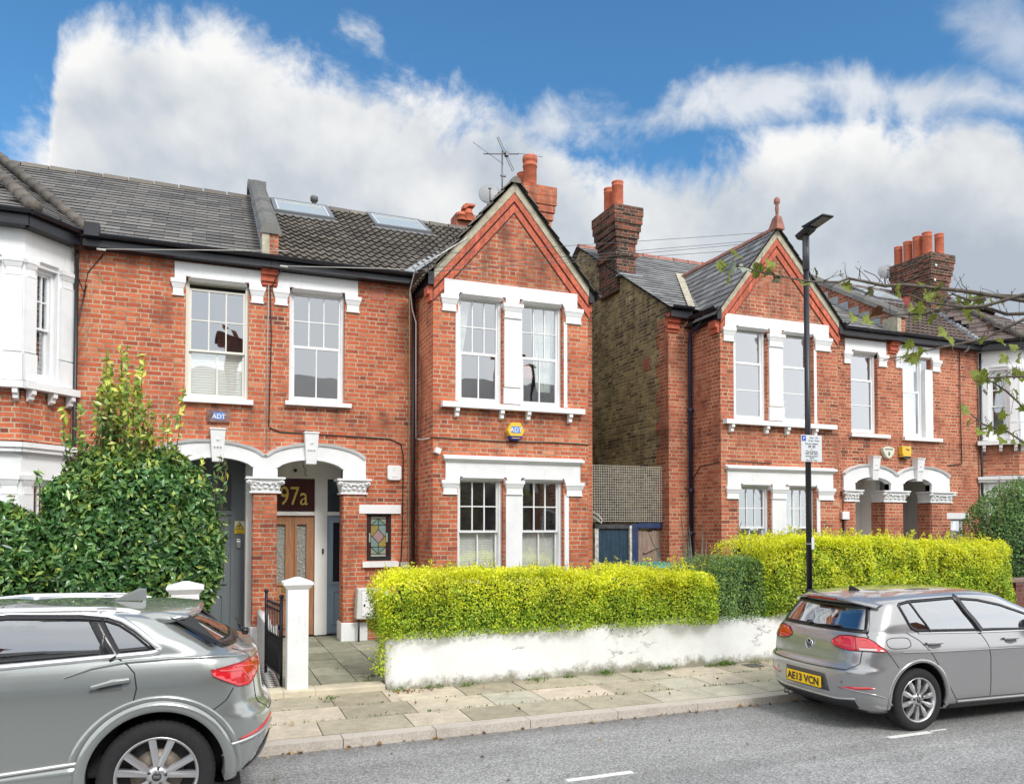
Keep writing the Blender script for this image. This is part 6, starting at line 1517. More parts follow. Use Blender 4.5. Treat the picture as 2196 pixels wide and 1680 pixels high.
# ---------------------------------------------------------------- street tree, its trunk just outside the frame
def street_tree():
    t = thing('street_tree', 'bare autumn tree branches with yellow green lobed leaves reaching in from the right', 'tree', (9.2, -.6, .1))
    bark = mat('tree_bark', (.11, .09, .07), .85, var=.4, vscale=12, bump=.4)
    mb = MB(); mb.tube([(9.2, -.6, .0), (9.15, -.55, 1.2), (9.0, -.4, 2.4), (8.9, -.2, 3.4), (9.0, -.1, 5.0), (9.2, 0, 7.0)], [.2, .17, .15, .13, .09, .05], 12); mb.build('trunk', bark, t)
    BR = [[[7.9,4.44],[7.11,4.44],[6.87,4.43],[6.24,4.42],[5.97,4.38],[5.72,4.39],[5.53,4.4],[5.41,4.35],[5.07,4.32],[4.78,4.32],[4.52,4.34],[4.36,4.35],[4.23,4.34],[4.1,4.31]],[[7.9,4.3],[7.64,4.27],[7.31,4.31],[6.71,4.22],[6.48,4.16],[6.14,4.11],[5.85,4.05],[5.68,3.98]],[[7.9,4.24],[7.3,3.99],[7.02,3.91],[6.7,3.85],[6.32,3.75],[5.95,3.66]],[[7.9,4.48],[7.48,4.46],[7.11,4.36],[6.87,4.4],[6.69,4.32],[6.52,4.23]],[[7.88,3.63],[7.62,3.62],[7.29,3.6],[7.15,3.6]],[[7.87,3.33],[7.62,3.48],[7.41,3.56],[7.25,3.58]],[[7.31,4.31],[7.01,4.28],[6.52,4.27],[6.28,4.32],[6.07,4.32]],[[7.86,2.96],[7.61,3.06],[7.28,3.12],[7.04,3.24]]]
    TW = [[[7.11,4.44],[7.01,4.5],[6.97,4.58]],[[5.97,4.38],[5.86,4.46],[5.72,4.49]],[[7.73,4.43],[7.71,4.52]],[[7.52,4.47],[7.5,4.51]]]
    NODES = []
    yo = lambda i, x: 5.5 + (i % 3 - 1) * .12 - (x - 6) * .05
    sc = lambda x, z, y: ((x * y / 5.5), y, 2.1 + (z - 2.1) * y / 5.5)
    for i, b in enumerate(BR):
        pts = [sc(x, z, yo(i, x)) for x, z in b]; root = Vector(pts[0]); st = Vector((8.95, -.3, 2.6 + .25 * i))
        pre = [st, st.lerp(root, .35) + Vector((.25, 0, .5 - .04 * i)), st.lerp(root, .75) + Vector((.2, .1, .25))]
        pts = pre + [Vector(p_) for p_ in pts]; n = len(pts); pp = []
        for k in range(n): pp.append(pts[k] + Vector((0, 0, rnd.gauss(0, .006))))
        NODES += pp[3:]
        mb = MB(); mb.tube(pp, [.026 * (1 - k / n) ** 1.5 + .0035 for k in range(n)], 7); br = mb.build('branch', bark, t)
        mb = MB()
        for k in range(4, n):
            for q in range(3):
                a = pp[k - 1].lerp(pp[k], rnd.random()); d = Vector((rnd.gauss(-.3, .6), rnd.gauss(0, .5), rnd.gauss(.1, .8))).normalized(); l = rnd.uniform(.04, .2)
                mid = a + d * l * .5 + Vector((0, 0, .01)); mb.tube([a, mid, a + d * l + Vector((rnd.gauss(0, .02), 0, rnd.gauss(.01, .02)))], [.004, .003, .0018], 4)
                mb.lathe([(0, -.005), (.005, 0), (0, .008)], a + d * l, 5)
        mb.build('twigs', bark, br)['kind'] = 'stuff'
    mb = MB()
    for b in TW: mb.tube([sc(x, z, 5.5) for x, z in b], .004, 5)
    mb.build('twigs', bark, t)
    LV = [[5.44,4.42],[5.51,4.31],[5.79,4.3],[6.15,4.35],[6.45,4.43],[6.65,4.43],[6.66,4.39],[6.41,4.21],[6.34,4.11],[6.57,4.11],[7.08,4.28],[7.08,4.2],[7.23,4.24],[5.57,4.03],[5.75,4.02],[5.87,4.12],[6.23,4.25],[6.27,3.84],[6.72,4.0],[6.82,3.92],[7.36,4.09],[7.55,3.97],[7.72,3.93],[7.8,3.83],[7.59,3.81],[7.15,3.6],[7.27,3.61],[7.75,3.67],[7.84,3.65],[7.06,3.86],[7.31,3.44],[7.0,3.25],[7.06,3.12],[7.53,3.22],[7.51,3.07],[7.34,3.05],[5.14,4.4],[7.27,4.37],[7.41,4.38],[6.93,4.33],[4.1,4.33],[4.2,4.33],[4.18,4.24],[4.27,4.45],[4.35,4.34],[4.48,4.34],[4.63,4.42],[4.59,4.35],[4.7,4.29]]
    kind = {16: 'r', 20: 'd', 15: 'd', 29: 'g', 30: 'g', 36: 'k', 41: 'p', 44: 'p', 48: 'k', 0: 'k', 2: 'k'}
    def lm(n, a, b_, sp):
        def fn(nt, b):
            g = nt.node('ShaderNodeNewGeometry'); P = g.outputs['Position']
            col = nt.mix(g.outputs['Random Per Island'], a, b_); col = nt.mix(nt.rng(nt.noise(P, 32, 5, .7), .48, .66, 0, .8), col, sp)
            nt.put(b.inputs['Base Color'], col); b.inputs['Roughness'].default_value = .6
            out = nt.n['Material Output']; tr = nt.node('ShaderNodeBsdfTranslucent'); nt.put(tr.inputs['Color'], col)
            mx = nt.node('ShaderNodeMixShader'); mx.inputs[0].default_value = .35
            nt.l.new(b.outputs[0], mx.inputs[1]); nt.l.new(tr.outputs[0], mx.inputs[2]); nt.l.new(mx.outputs[0], out.inputs['Surface'])
        return mat(n, fn=fn)
    LM = {'n': lm('yellowing_leaf', (.08, .16, .03), (.38, .44, .05), (.12, .07, .03)), 'r': lm('red_leaf', (.32, .02, .03), (.4, .05, .04), (.1, .02, .02)), 'd': lm('brown_leaf', (.12, .05, .02), (.2, .09, .03), (.05, .02, .01)),
          'g': lm('grey_leaf', (.28, .25, .23), (.35, .32, .30), (.2, .15, .12)), 'p': lm('pale_leaf', (.30, .37, .29), (.42, .48, .40), (.2, .26, .15)), 'k': lm('dark_leaf', (.07, .06, .05), (.15, .17, .05), (.06, .03, .02))}
    shape = [(0, -.48), (.14, -.40), (.34, -.42), (.30, -.22), (.52, -.10), (.36, .06), (.44, .28), (.2, .22), (.14, .40), (0, .56), (-.14, .40), (-.2, .22), (-.44, .28), (-.36, .06), (-.52, -.10), (-.30, -.22), (-.34, -.42), (-.14, -.40)]
    LV = LV + [(x + rnd.gauss(0, .07), z + rnd.gauss(-.02, .05)) for x, z in [b[int(rnd.random() ** .7 * (len(b) - 1))] for b in rnd.choices(BR, k=34)]]
    for i, (x, z) in enumerate(LV):
        y = 5.5 + rnd.gauss(0, .12); p_ = Vector(sc(x, z, y)); k = kind.get(i, 'n'); s = rnd.uniform(.11, .165) * (.75 if k in 'gk' else 1)
        rot = Matrix.Rotation(rnd.uniform(-.7, .7) + .35, 4, 'Z') @ Matrix.Rotation(rnd.uniform(-.9, .9), 4, 'X') @ Matrix.Rotation(rnd.uniform(2.0, 4.4), 4, 'Y') @ Matrix.Rotation(R(90), 4, 'X')
        vs = [Vector((0, 0, 0))]; fold = rnd.uniform(.1, .45)
        for a, b in shape:
            a *= rnd.uniform(.85, 1.1); b *= rnd.uniform(.9, 1.08); vs.append(Vector((a * s, b * s, (abs(a) * fold + rnd.gauss(0, .05) - b * b * .3) * s)))
        vs = [rot @ v + p_ for v in vs]; n = len(shape)
        mb = MB(); mb.smooth = True; mb.add(vs, [(0, j + 1, (j + 1) % n + 1) for j in range(n)]); st = rot @ Vector((0, -.5 * s, 0)) + p_
        nb = min(NODES, key=lambda q: (q - st).length); mb.tube([st, st.lerp(nb, .5) + Vector((0, 0, -.01)), nb], .0018, 4); mb.build('leaf', LM[k], t)
street_tree()
# ---------------------------------------------------------------- weeds and fallen leaves
def scatter():
    P = []; N = []
    for k in range(26):
        x = rnd.uniform(2.1, 8); y = 9.19 - rnd.random() * .05
        for i in range(rnd.randint(6, 40)): P.append((x + rnd.gauss(0, .05), y + rnd.gauss(0, .02), .125 + abs(rnd.gauss(0, .022)))); N.append((0, -.3, 1))
    for cx, cy, n in ((4.9, 9.12, 120), (3.9, 9.0, 70), (6.8, 9.1, 90), (1.3, 8.9, 60), (1.9, 9.6, 160), (1.98, 9.9, 160), (5.9, 9.14, 60), (1.75, 10.6, 60)):
        for i in range(n): P.append((cx + rnd.gauss(0, .07), cy + rnd.gauss(0, .035), .14 + abs(rnd.gauss(0, .03)))); N.append((0, 0, 1))
    for k in range(420):   # moss in the joints
        P.append((rnd.uniform(0, 9), rnd.choice((8.14, 8.70)) + rnd.gauss(0, .008), .112)); N.append((0, 0, 1))
    o = leaves('weeds', np.array(P), np.array(N, float), .035, .4, mat('weed_leaf', fn=leaf_fn([(0, (.05, .11, .02)), (.6, (.12, .25, .04)), (1, (.3, .36, .08))])), None, flat=.8)
    tag(o, 'small green weeds growing along the foot of the white wall and in the paving joints', 'weeds', kind='stuff')
    P = []; N = []
    for k in range(70): P.append((rnd.uniform(.3, 8), 7.40 + rnd.gauss(0, .025), .012)); N.append((0, 0, 1))
    for k in range(46): P.append((rnd.uniform(.2, 9), rnd.uniform(7.7, 9.2), .13)); N.append((0, 0, 1))
    for k in range(14): P.append((rnd.uniform(-1, 9), rnd.uniform(5.2, 7.3), .01)); N.append((0, 0, 1))
    for k in range(24): P.append((2.25 + rnd.gauss(0, .12), 9.1 + rnd.gauss(0, .05), .13)); N.append((0, 0, 1))
    o = leaves('fallen_leaves', np.array(P), np.array(N, float), .05, .7, mat('fallen_leaf', fn=leaf_fn([(0, (.10, .04, .02)), (.5, (.30, .15, .06)), (.9, (.5, .35, .15)), (1, (.6, .5, .3))])), None, flat=0, jit=.1)
    tag(o, 'dry brown fallen leaves scattered along the kerb and the pavement', 'leaves', kind='stuff')
scatter()
# ---------------------------------------------------------------- cars
from mathutils.geometry import delaunay_2d_cdt
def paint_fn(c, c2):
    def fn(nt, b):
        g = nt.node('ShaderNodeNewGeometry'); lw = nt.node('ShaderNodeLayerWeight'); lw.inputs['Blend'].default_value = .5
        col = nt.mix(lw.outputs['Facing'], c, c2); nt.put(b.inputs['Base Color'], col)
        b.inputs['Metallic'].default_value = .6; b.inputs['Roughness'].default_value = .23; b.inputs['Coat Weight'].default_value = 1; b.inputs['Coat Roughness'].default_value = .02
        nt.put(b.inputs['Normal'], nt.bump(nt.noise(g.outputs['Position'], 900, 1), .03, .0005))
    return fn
def catmull(rows, n):
    a = np.array(rows, float); m = len(a); out = []
    for i in range(m - 1):
        p0 = a[max(i - 1, 0)]; p1 = a[i]; p2 = a[i + 1]; p3 = a[min(i + 2, m - 1)]
        k = max(1, int(round(np.linalg.norm((p2 - p1)[:3]) / n)))
        for j in range(k):
            t = j / k; v = .5 * ((2 * p1) + (-p0 + p2) * t * .8 + 0)
            m1 = (p2 - p0) * .5 * .8; m2 = (p3 - p1) * .5 * .8
            h = (2 * t ** 3 - 3 * t * t + 1) * p1 + (t ** 3 - 2 * t * t + t) * m1 + (-2 * t ** 3 + 3 * t * t) * p2 + (t ** 3 - t * t) * m2
            out.append(h)
    out.append(a[-1]); return np.array(out)
class Car:
    def __init__(s, name, label, rows, Lf, zf, M, paint, rx=.45, n=2.7):
        s.root = thing(name, label, 'car', M.translation); s.M = M; s.paint = paint; s.Lf = Lf
        R_ = catmull(rows, .03); s.rows = R_; V = []; NS = 100
        half = [('r', i / 22) for i in range(22)] + [('s', i / NS) for i in range(NS)] + [('f', i / 18) for i in range(19)]
        full = half + [(k, t, -1) for k, t in reversed(half[1:-1])]
        for (z, xr, w_, xf) in R_:
            for h in full:
                k, t = h[0], h[1]; sg = -1 if len(h) == 3 else 1
                r = min(rx, (xf - xr) * .4); rf = min(.7, (xf - xr) * .4)
                if k == 'r': a = t * math.pi / 2; x = xr + r * (1 - math.cos(a) ** (2 / n)); yy = math.sin(a) ** (2 / n)
                elif k == 's': x = xr + r + (xf - rf - xr - r) * t; yy = 1
                else: a = t * math.pi / 2; x = xf - rf * (1 - math.sin(a) ** (2 / n)); yy = math.cos(a) ** (2 / n)
                u = (x - Lf / 2) / (Lf / 2); wide = w_ * (1 - .05 * max(0, abs(u) - .2) ** 3)
                V.append([x, sg * yy * wide, z + zf(z, x)])
        s.nr = len(full); s.nl = len(R_); s.V = np.array(V); s.F = []
        for i in range(s.nl - 1):
            for j in range(s.nr):
                j2 = (j + 1) % s.nr; s.F.append((i * s.nr + j, i * s.nr + j2, (i + 1) * s.nr + j2, (i + 1) * s.nr + j))
        top = (s.nl - 1) * s.nr; hn = len(half)
        for j in range(hn - 1):
            f = []
            for i in (top + j, top + j + 1, top + (s.nr - j - 1) % s.nr, top + (s.nr - j) % s.nr):
                if i not in f: f.append(i)
            if len(f) > 2: s.F.append(tuple(f))
        s.bvh = BVHTree.FromPolygons([Vector(v) for v in s.V], s.F)
    def hit(s, kind, a, b, sg=1):
        """kind: side(x,z), rear(y,z), corner(angle from rear, z) , top(x,y)"""
        if kind == 'side': o = Vector((a, sg * 3, b)); d = Vector((0, -sg, 0))
        elif kind == 'rear': o = Vector((-3, a, b)); d = Vector((1, 0, 0))
        elif kind == 'top': o = Vector((a, b, 4)); d = Vector((0, 0, -1))
        else:
            t = R(a); d = Vector((math.cos(t), -sg * math.sin(t), 0)); o = Vector((.55, 0, b)) - d * 3
        p, n, i, _ = s.bvh.ray_cast(o, d)
        if p is None:
            p, n, i, _ = s.bvh.find_nearest(o + d * 2.3)
        if n.dot(d) > 0: n = -n
        return p, n
    def body(s, arches, holes, zmin=.0):
        """arches: (x,z,r); holes: (kind,polygon) cut out for the glass"""
        V = s.V.copy(); keep = []
        for (ax, az, r) in arches:
            dx = V[:, 0] - ax; dz = V[:, 2] - az; r = r + .016; d = np.hypot(dx, dz); m = (abs(d - r) < .019) & (abs(V[:, 1]) > .45) & (V[:, 2] < 1.0)
            k = r / d[m]; V[m, 0] = ax + dx[m] * k; V[m, 2] = az + dz[m] * k
        def inside(poly, x, y):
            c = False; n = len(poly); j = n - 1
            for i in range(n):
                if (poly[i][1] > y) != (poly[j][1] > y) and x < (poly[j][0] - poly[i][0]) * (y - poly[i][1]) / (poly[j][1] - poly[i][1]) + poly[i][0]: c = not c
                j = i
            return c
        for f in s.F:
            c = V[list(f)].mean(0); bad = False
            for (ax, az, r) in arches:
                if abs(c[1]) > .45 and math.hypot(c[0] - ax, c[2] - az) < r + .012: bad = True
            for k, poly in holes:
                if bad: break
                if k == 'side' and abs(c[1]) > .4 and inside(poly, c[0], c[2]): bad = True
                if k == 'rear' and c[0] < 1.0 and abs(c[1]) < .7 and inside(poly, c[1], c[2]): bad = True
            if not bad: keep.append(f)
        mb = MB(s.M); mb.smooth = True; mb.add([tuple(v) for v in V], keep)
        o = mb.build('body', s.paint, s.root)
        bm = bmesh.new(); bm.from_mesh(o.data); bmesh.ops.delete(bm, geom=[v for v in bm.verts if not v.link_faces], context='VERTS'); bm.to_mesh(o.data); bm.free()
        s.bodyo = o
        mb = MB(s.M)     # floor and wheel wells
        mb.box(.25, s.Lf - .3, -.62, .62, .20, .24)
        o2 = mb.build('underbody', m_black2, s.root)
        for (ax, az, r) in arches:
            for sg in (-1, 1):
                mb = MB(s.M); n = 20; yo = .74 * sg; yi = .38 * sg; rr = r + .012; vs = []
                for k in range(n + 1):
                    t = R(-20 + 220 * k / n); vs += [(ax + rr * math.cos(t), yo, az + rr * math.sin(t)), (ax + rr * math.cos(t), yi, az + rr * math.sin(t))]
                fs = [(2 * k, 2 * k + 2, 2 * k + 3, 2 * k + 1) for k in range(n)] + [tuple(2 * k + 1 for k in range(n + 1))]
                mb.add(vs, fs); mb.build('wheel_well', m_black2, s.root)
        return o
    def dens(s, poly, step=.03, closed=True):
        out = []; n = len(poly)
        for i in range(n if closed else n - 1):
            a = Vector(poly[i]).to_2d(); b = Vector(poly[(i + 1) % n]).to_2d(); k = max(1, int((b - a).length / step))
            for j in range(k): out.append(tuple(a.lerp(b, j / k)))
        if not closed: out.append(tuple(poly[-1]))
        return out
    def shell(s, name, kind, poly, off, m, sg=1, cell=.035, parent=None, th=.012, ascale=1):
        """panel that follows the body surface"""
        st = cell if kind != 'corner' else cell * 60
        pl = [(a / ascale if False else a, b) for a, b in poly]
        sc = 1 / 60 if kind == 'corner' else 1       # angles to lengths for an even grid
        p2 = [(a * sc, b) for a, b in poly]; dn = s.dens(p2, cell); n = len(dn)
        xs = [p[0] for p in dn]; ys = [p[1] for p in dn]; pts = list(dn)
        x = min(xs) + cell
        def ins(x, y):
            c = False; j = n - 1
            for i in range(n):
                if (dn[i][1] > y) != (dn[j][1] > y) and x < (dn[j][0] - dn[i][0]) * (y - dn[i][1]) / (dn[j][1] - dn[i][1]) + dn[i][0]: c = not c
                j = i
            return c
        while x < max(xs):
            y = min(ys) + cell
            while y < max(ys):
                if ins(x, y) and min((x - a) ** 2 + (y - b) ** 2 for a, b in dn) > (cell * .45) ** 2: pts.append((x, y))
                y += cell
            x += cell
        ve, ed, fa, *_ = delaunay_2d_cdt([Vector(p) for p in pts], [], [list(range(n))], 1, 1e-5)
        P = []; N_ = []
        for v in ve:
            p, nn = s.hit(kind, v.x / sc, v.y, sg); P.append(p + nn * off); N_.append(nn)
        vs = [tuple(p) for p in P]; fs = [tuple(f) for f in fa]
        # winding towards the surface normal
        if fs:
            f = fs[len(fs) // 2]; nn = (P[f[1]] - P[f[0]]).cross(P[f[2]] - P[f[0]])
            if nn.dot(N_[f[0]]) < 0: fs = [tuple(reversed(f)) for f in fs]
        o = len(vs); m0 = min(n, len(vs))
        vs += [tuple(P[i] - N_[i] * (th + off)) for i in range(m0)]
        rim = [(i, (i + 1) % m0, o + (i + 1) % m0, o + i) for i in range(m0)]
        mb = MB(s.M); mb.smooth = True; mb.add(vs, fs); mb.smooth = False; 
        if th: mb.f += rim; mb.mi += [0] * len(rim); mb.sm += [False] * len(rim)
        return mb.build(name, m, parent or s.root)
    def strip(s, name, kind, A, B, off, m, sg=1, parent=None, closed=False, th=.0, step=.03):
        """band between polylines A and B (same number of points) laid on the surface"""
        n = len(A); vs = []; fs = []; pa = []
        for i in range(n if closed else n - 1):
            a0, a1, b0, b1 = Vector(A[i]), Vector(A[(i + 1) % n]), Vector(B[i]), Vector(B[(i + 1) % n]); k = max(1, int((a1 - a0).length / (step * (60 if kind == 'corner' else 1))))
            for j in range(k): pa.append((a0.lerp(a1, j / k), b0.lerp(b1, j / k)))
        if not closed: pa.append((Vector(A[-1]), Vector(B[-1])))
        for a, b in pa:
            p, nn = s.hit(kind, a.x, a.y, sg); q, n2 = s.hit(kind, b.x, b.y, sg)
            vs += [p - nn * th, p + nn * off, q + n2 * off, q - n2 * th]
        k = len(pa)
        for i in range(k if closed else k - 1):
            a = 4 * i; b = 4 * ((i + 1) % k)
            for j in range(3): fs.append((a + j, b + j, b + j + 1, a + j + 1))
        mb = MB(s.M); mb.smooth = True; mb.add(vs, fs); return mb.build(name, m, parent or s.root, fixn=False)
    def line(s, name, kind, pts, w_, off, m, sg=1, parent=None, closed=False, step=.03):
        pts = [Vector(p) for p in pts]; n = len(pts); A = []; B = []
        for i in range(n):
            if closed: d = pts[(i + 1) % n] - pts[i - 1]
            else: d = pts[min(i + 1, n - 1)] - pts[max(i - 1, 0)]
            if kind == 'corner': d = Vector((d.x / 60, d.y)); d.normalize(); q = Vector((-d.y * 60, d.x))
            else: d.normalize(); q = Vector((-d.y, d.x))
            A.append(pts[i] - q * w_ / 2); B.append(pts[i] + q * w_ / 2)
        return s.strip(name, kind, A, B, off, m, sg, parent, closed, .002, step)
    def inset(s, poly, d):
        n = len(poly); P = [Vector(p).to_2d() for p in poly]; ar = sum(P[i].x * P[(i + 1) % n].y - P[(i + 1) % n].x * P[i].y for i in range(n)); k = 1 if ar > 0 else -1; out = []
        for i in range(n):
            d1 = (P[i] - P[i - 1]).normalized(); d2 = (P[(i + 1) % n] - P[i]).normalized(); n1 = Vector((-d1.y, d1.x)) * k; n2 = Vector((-d2.y, d2.x)) * k
            b = (n1 + n2); l = b.length
            b = b / l if l > .01 else n1; c = max(.35, b.dot(n1)); out.append(tuple(P[i] + b * d / c))
        return out
    def wheel(s, x, z, r, sg, yo, spoke, rim_r, tread=.2, bolt=True):
        c = Vector((x, sg * yo, z)); m_t = mat('tyre_rubber', (.014, .014, .016), .8, var=.2, vscale=40, bump=.4, bscale=120); m_r = mat('alloy_silver', (.62, .62, .63), .28, .85); m_d = mat('brake_steel', (.20, .17, .14), .5, .7); m_in = mat('wheel_shadow_black', (.015, .015, .016), .6)
        k = -sg      # lathe runs along y; k points inwards
        w_ = MB(s.M); R0 = rim_r
        prof = [(R0 * .98, .012), (R0 + .012, .0), (R0 + (r - R0) * .35, -.006), (r * .93, .0), (r * .975, .012), (r * .995, .03), (r, .05), (r, .09), (r * .998, .1), (r, .12), (r, .17), (r * .96, .2), (R0, .21)]
        w_.lathe([(a, k * b) for a, b in prof], c, 56, 'y')
        # tread blocks on the shoulder
        for i in range(56):
            t = 2 * math.pi * i / 56; 
            a = Vector((math.cos(t), 0, math.sin(t))); b = Vector((-math.sin(t), 0, math.cos(t)))
            for y0, y1 in ((.018, .05),): w_.hexa([c + a * (r * .978) + b * q * .010 + Vector((0, k * y, 0)) for q, y in ((-1, y0), (1, y0), (1, y1), (-1, y1))], [c + a * (r * 1.004) + b * q * .009 + Vector((0, k * y, 0)) for q, y in ((-1, y0 + .012), (1, y0 + .012), (1, y1), (-1, y1))])
        wh = w_.build('wheel', m_t, s.root, fixn=True)
        mb = MB(s.M); prof = [(R0 * .93, .02), (R0 * .97, .004), (R0 * 1.0, .0), (R0 * 1.015, .008), (R0 * 1.0, .02), (R0 * .95, .03), (R0 * .93, .08), (R0 * .90, .19)]
        mb.lathe([(a, k * b) for a, b in prof], c, 56, 'y')
        def sp(t0, w0, t1, w1, y0=.012, y1=.004, r0=.05, r1=R0 * .955, dep=.035):
            p0 = c + Vector((math.cos(t0) * r0, k * (y0 + .008), math.sin(t0) * r0)); p1 = c + Vector((math.cos(t1) * r1, k * (y1 + .012), math.sin(t1) * r1))
            d = (p1 - p0).normalized(); q = d.cross(Vector((0, 1, 0))).normalized(); dy = Vector((0, k * dep, 0)); n_ = Vector((0, -k, 0))
            mb.add([p0 - q * w0, p0 + q * w0, p1 + q * w1, p1 - q * w1, p0 + n_ * .006, p1 + n_ * .004, p0 - q * w0 + dy, p0 + q * w0 + dy, p1 + q * w1 + dy, p1 - q * w1 + dy],
                   [(0, 4, 5, 3), (4, 1, 2, 5), (0, 3, 9, 6), (1, 7, 8, 2)])
        if spoke == 'petal':
            for i in range(10):
                t = 2 * math.pi * (i + .35) / 10; sp(t, .011, t, .021)
                tm = R0 * .6; p = c + Vector((math.cos(t) * tm, k * .012, math.sin(t) * tm)); mb.add([p + Vector((math.cos(t) * a + math.sin(t) * b, -k * h, math.sin(t) * a - math.cos(t) * b)) for a, b, h in ((-.09, 0, .0), (0, .025, .0), (.08, .022, -.004), (.08, -.022, -.004), (0, -.025, .0), (0, 0, .007))], [(0, 1, 5), (1, 2, 5), (2, 3, 5), (3, 4, 5), (4, 0, 5)])
        else:
            for i in range(5):
                t = 2 * math.pi * (i + .25) / 5 + .12
                for e in (-1, 1): sp(t + e * .10, .021, t + e * .25, .024, r0=.055)
                a = t - .24; b = t + .24
        mb.lathe([(.0, .002), (.036, .002), (.05, .008), (.07, .02), (.075, .05)][::1] if k > 0 else [(a, -b) for a, b in [(.0, .002), (.036, .002), (.05, .008), (.07, .02), (.075, .05)]], c, 24, 'y')
        rim = mb.build('rim', m_r, wh, fixn=True)
        mb = MB(s.M); mb.lathe([(0, k * .10), (R0 * .93, k * .10)], c, 32, 'y'); mb.build('wheel_back', m_in, wh)
        mb = MB(s.M); mb.lathe([(.06, k * .07), (R0 * .64, k * .07), (R0 * .64, k * .085)], c, 32, 'y'); mb.build('brake_disc', m_d, wh)
        mb = MB(s.M)
        for i in range(5):
            t = 2 * math.pi * i / 5 + .5; mb.lathe([(0, -k * .002), (.009, -k * .002), (.010, k * .01), (.010, k * .02)], c + Vector((math.cos(t) * .057, 0, math.sin(t) * .057)), 8, 'y')
        mb.build('wheel_bolts', mat('dark_bolt', (.06, .06, .06), .4, .6), wh)
        mb = MB(s.M); mb.lathe([(0, -k * .004), (.027, -k * .004), (.031, k * .0)], c, 20, 'y'); cp = mb.build('hub_cap', mat('hub_cap_dark', (.05, .05, .055), .3, .3), wh)
        mb = MB(s.M)
        if spoke == 'petal':
            for q in ([(-.018, .014), (-.007, -.016), (0, .0), (.007, -.016), (.018, .014)], [(-.009, .016), (0, -.004), (.009, .016)]):
                mb.tube([c + Vector((a * -k, -k * .006, b)) for a, b in q], .0018, 4)
        else:
            for i in range(4):
                o_ = c + Vector(((i - 1.5) * .010, -k * .006, 0)); mb.tube([o_ + Vector((math.cos(t) * .007, 0, math.sin(t) * .007)) for t in [2 * math.pi * j / 12 for j in range(13)]], .0012, 4, False)
        mb.build('emblem', m_metal, cp)
        return wh
    def seats(s, rows, floor=.3):
        ms = mat('seat_cloth', (.045, .045, .05), .85)
        for (x, zt) in rows:
            for y in (-.36, .36):
                mb = MB(s.M); mb.hexa([(x, y - .24, floor), (x + .45, y - .24, floor), (x + .45, y + .24, floor), (x, y + .24, floor)], [(x, y - .24, .55), (x + .5, y - .24, .60), (x + .5, y + .24, .60), (x, y + .24, .55)])
                mb.hexa([(x - .05, y - .23, .5), (x + .10, y - .23, .5), (x + .10, y + .23, .5), (x - .05, y + .23, .5)], [(x - .22, y - .19, zt - .16), (x - .12, y - .19, zt - .16), (x - .12, y + .19, zt - .16), (x - .22, y + .19, zt - .16)])
                st = mb.build('seat', ms, s.root, bevel=.03)
                mb = MB(s.M); mb.hexa([(x - .24, y - .11, zt - .13), (x - .15, y - .11, zt - .13), (x - .15, y + .11, zt - .13), (x - .24, y + .11, zt - .13)], [(x - .25, y - .10, zt + .04), (x - .18, y - .10, zt + .04), (x - .18, y + .10, zt + .04), (x - .25, y + .10, zt + .04)])
                mb.build('headrest', ms, st, bevel=.03)
m_red = mat('tail_lamp_red', (.62, .012, .02), .12, spec=.8, coat=1)
m_red2 = mat('tail_lamp_deep_red', (.30, .005, .01), .15, coat=1)
m_redl = mat('tail_lamp_light_red', (.85, .10, .10), .15, coat=1)
m_trim = mat('black_trim', (.012, .012, .014), .25)
m_gap = mat('panel_gap', (.004, .004, .005), .6)
m_chrome = mat('satin_chrome', (.72, .73, .74), .38, .8)
m_clear = mat('clear_lamp_lens', (.60, .55, .55), .12, .1, coat=1)

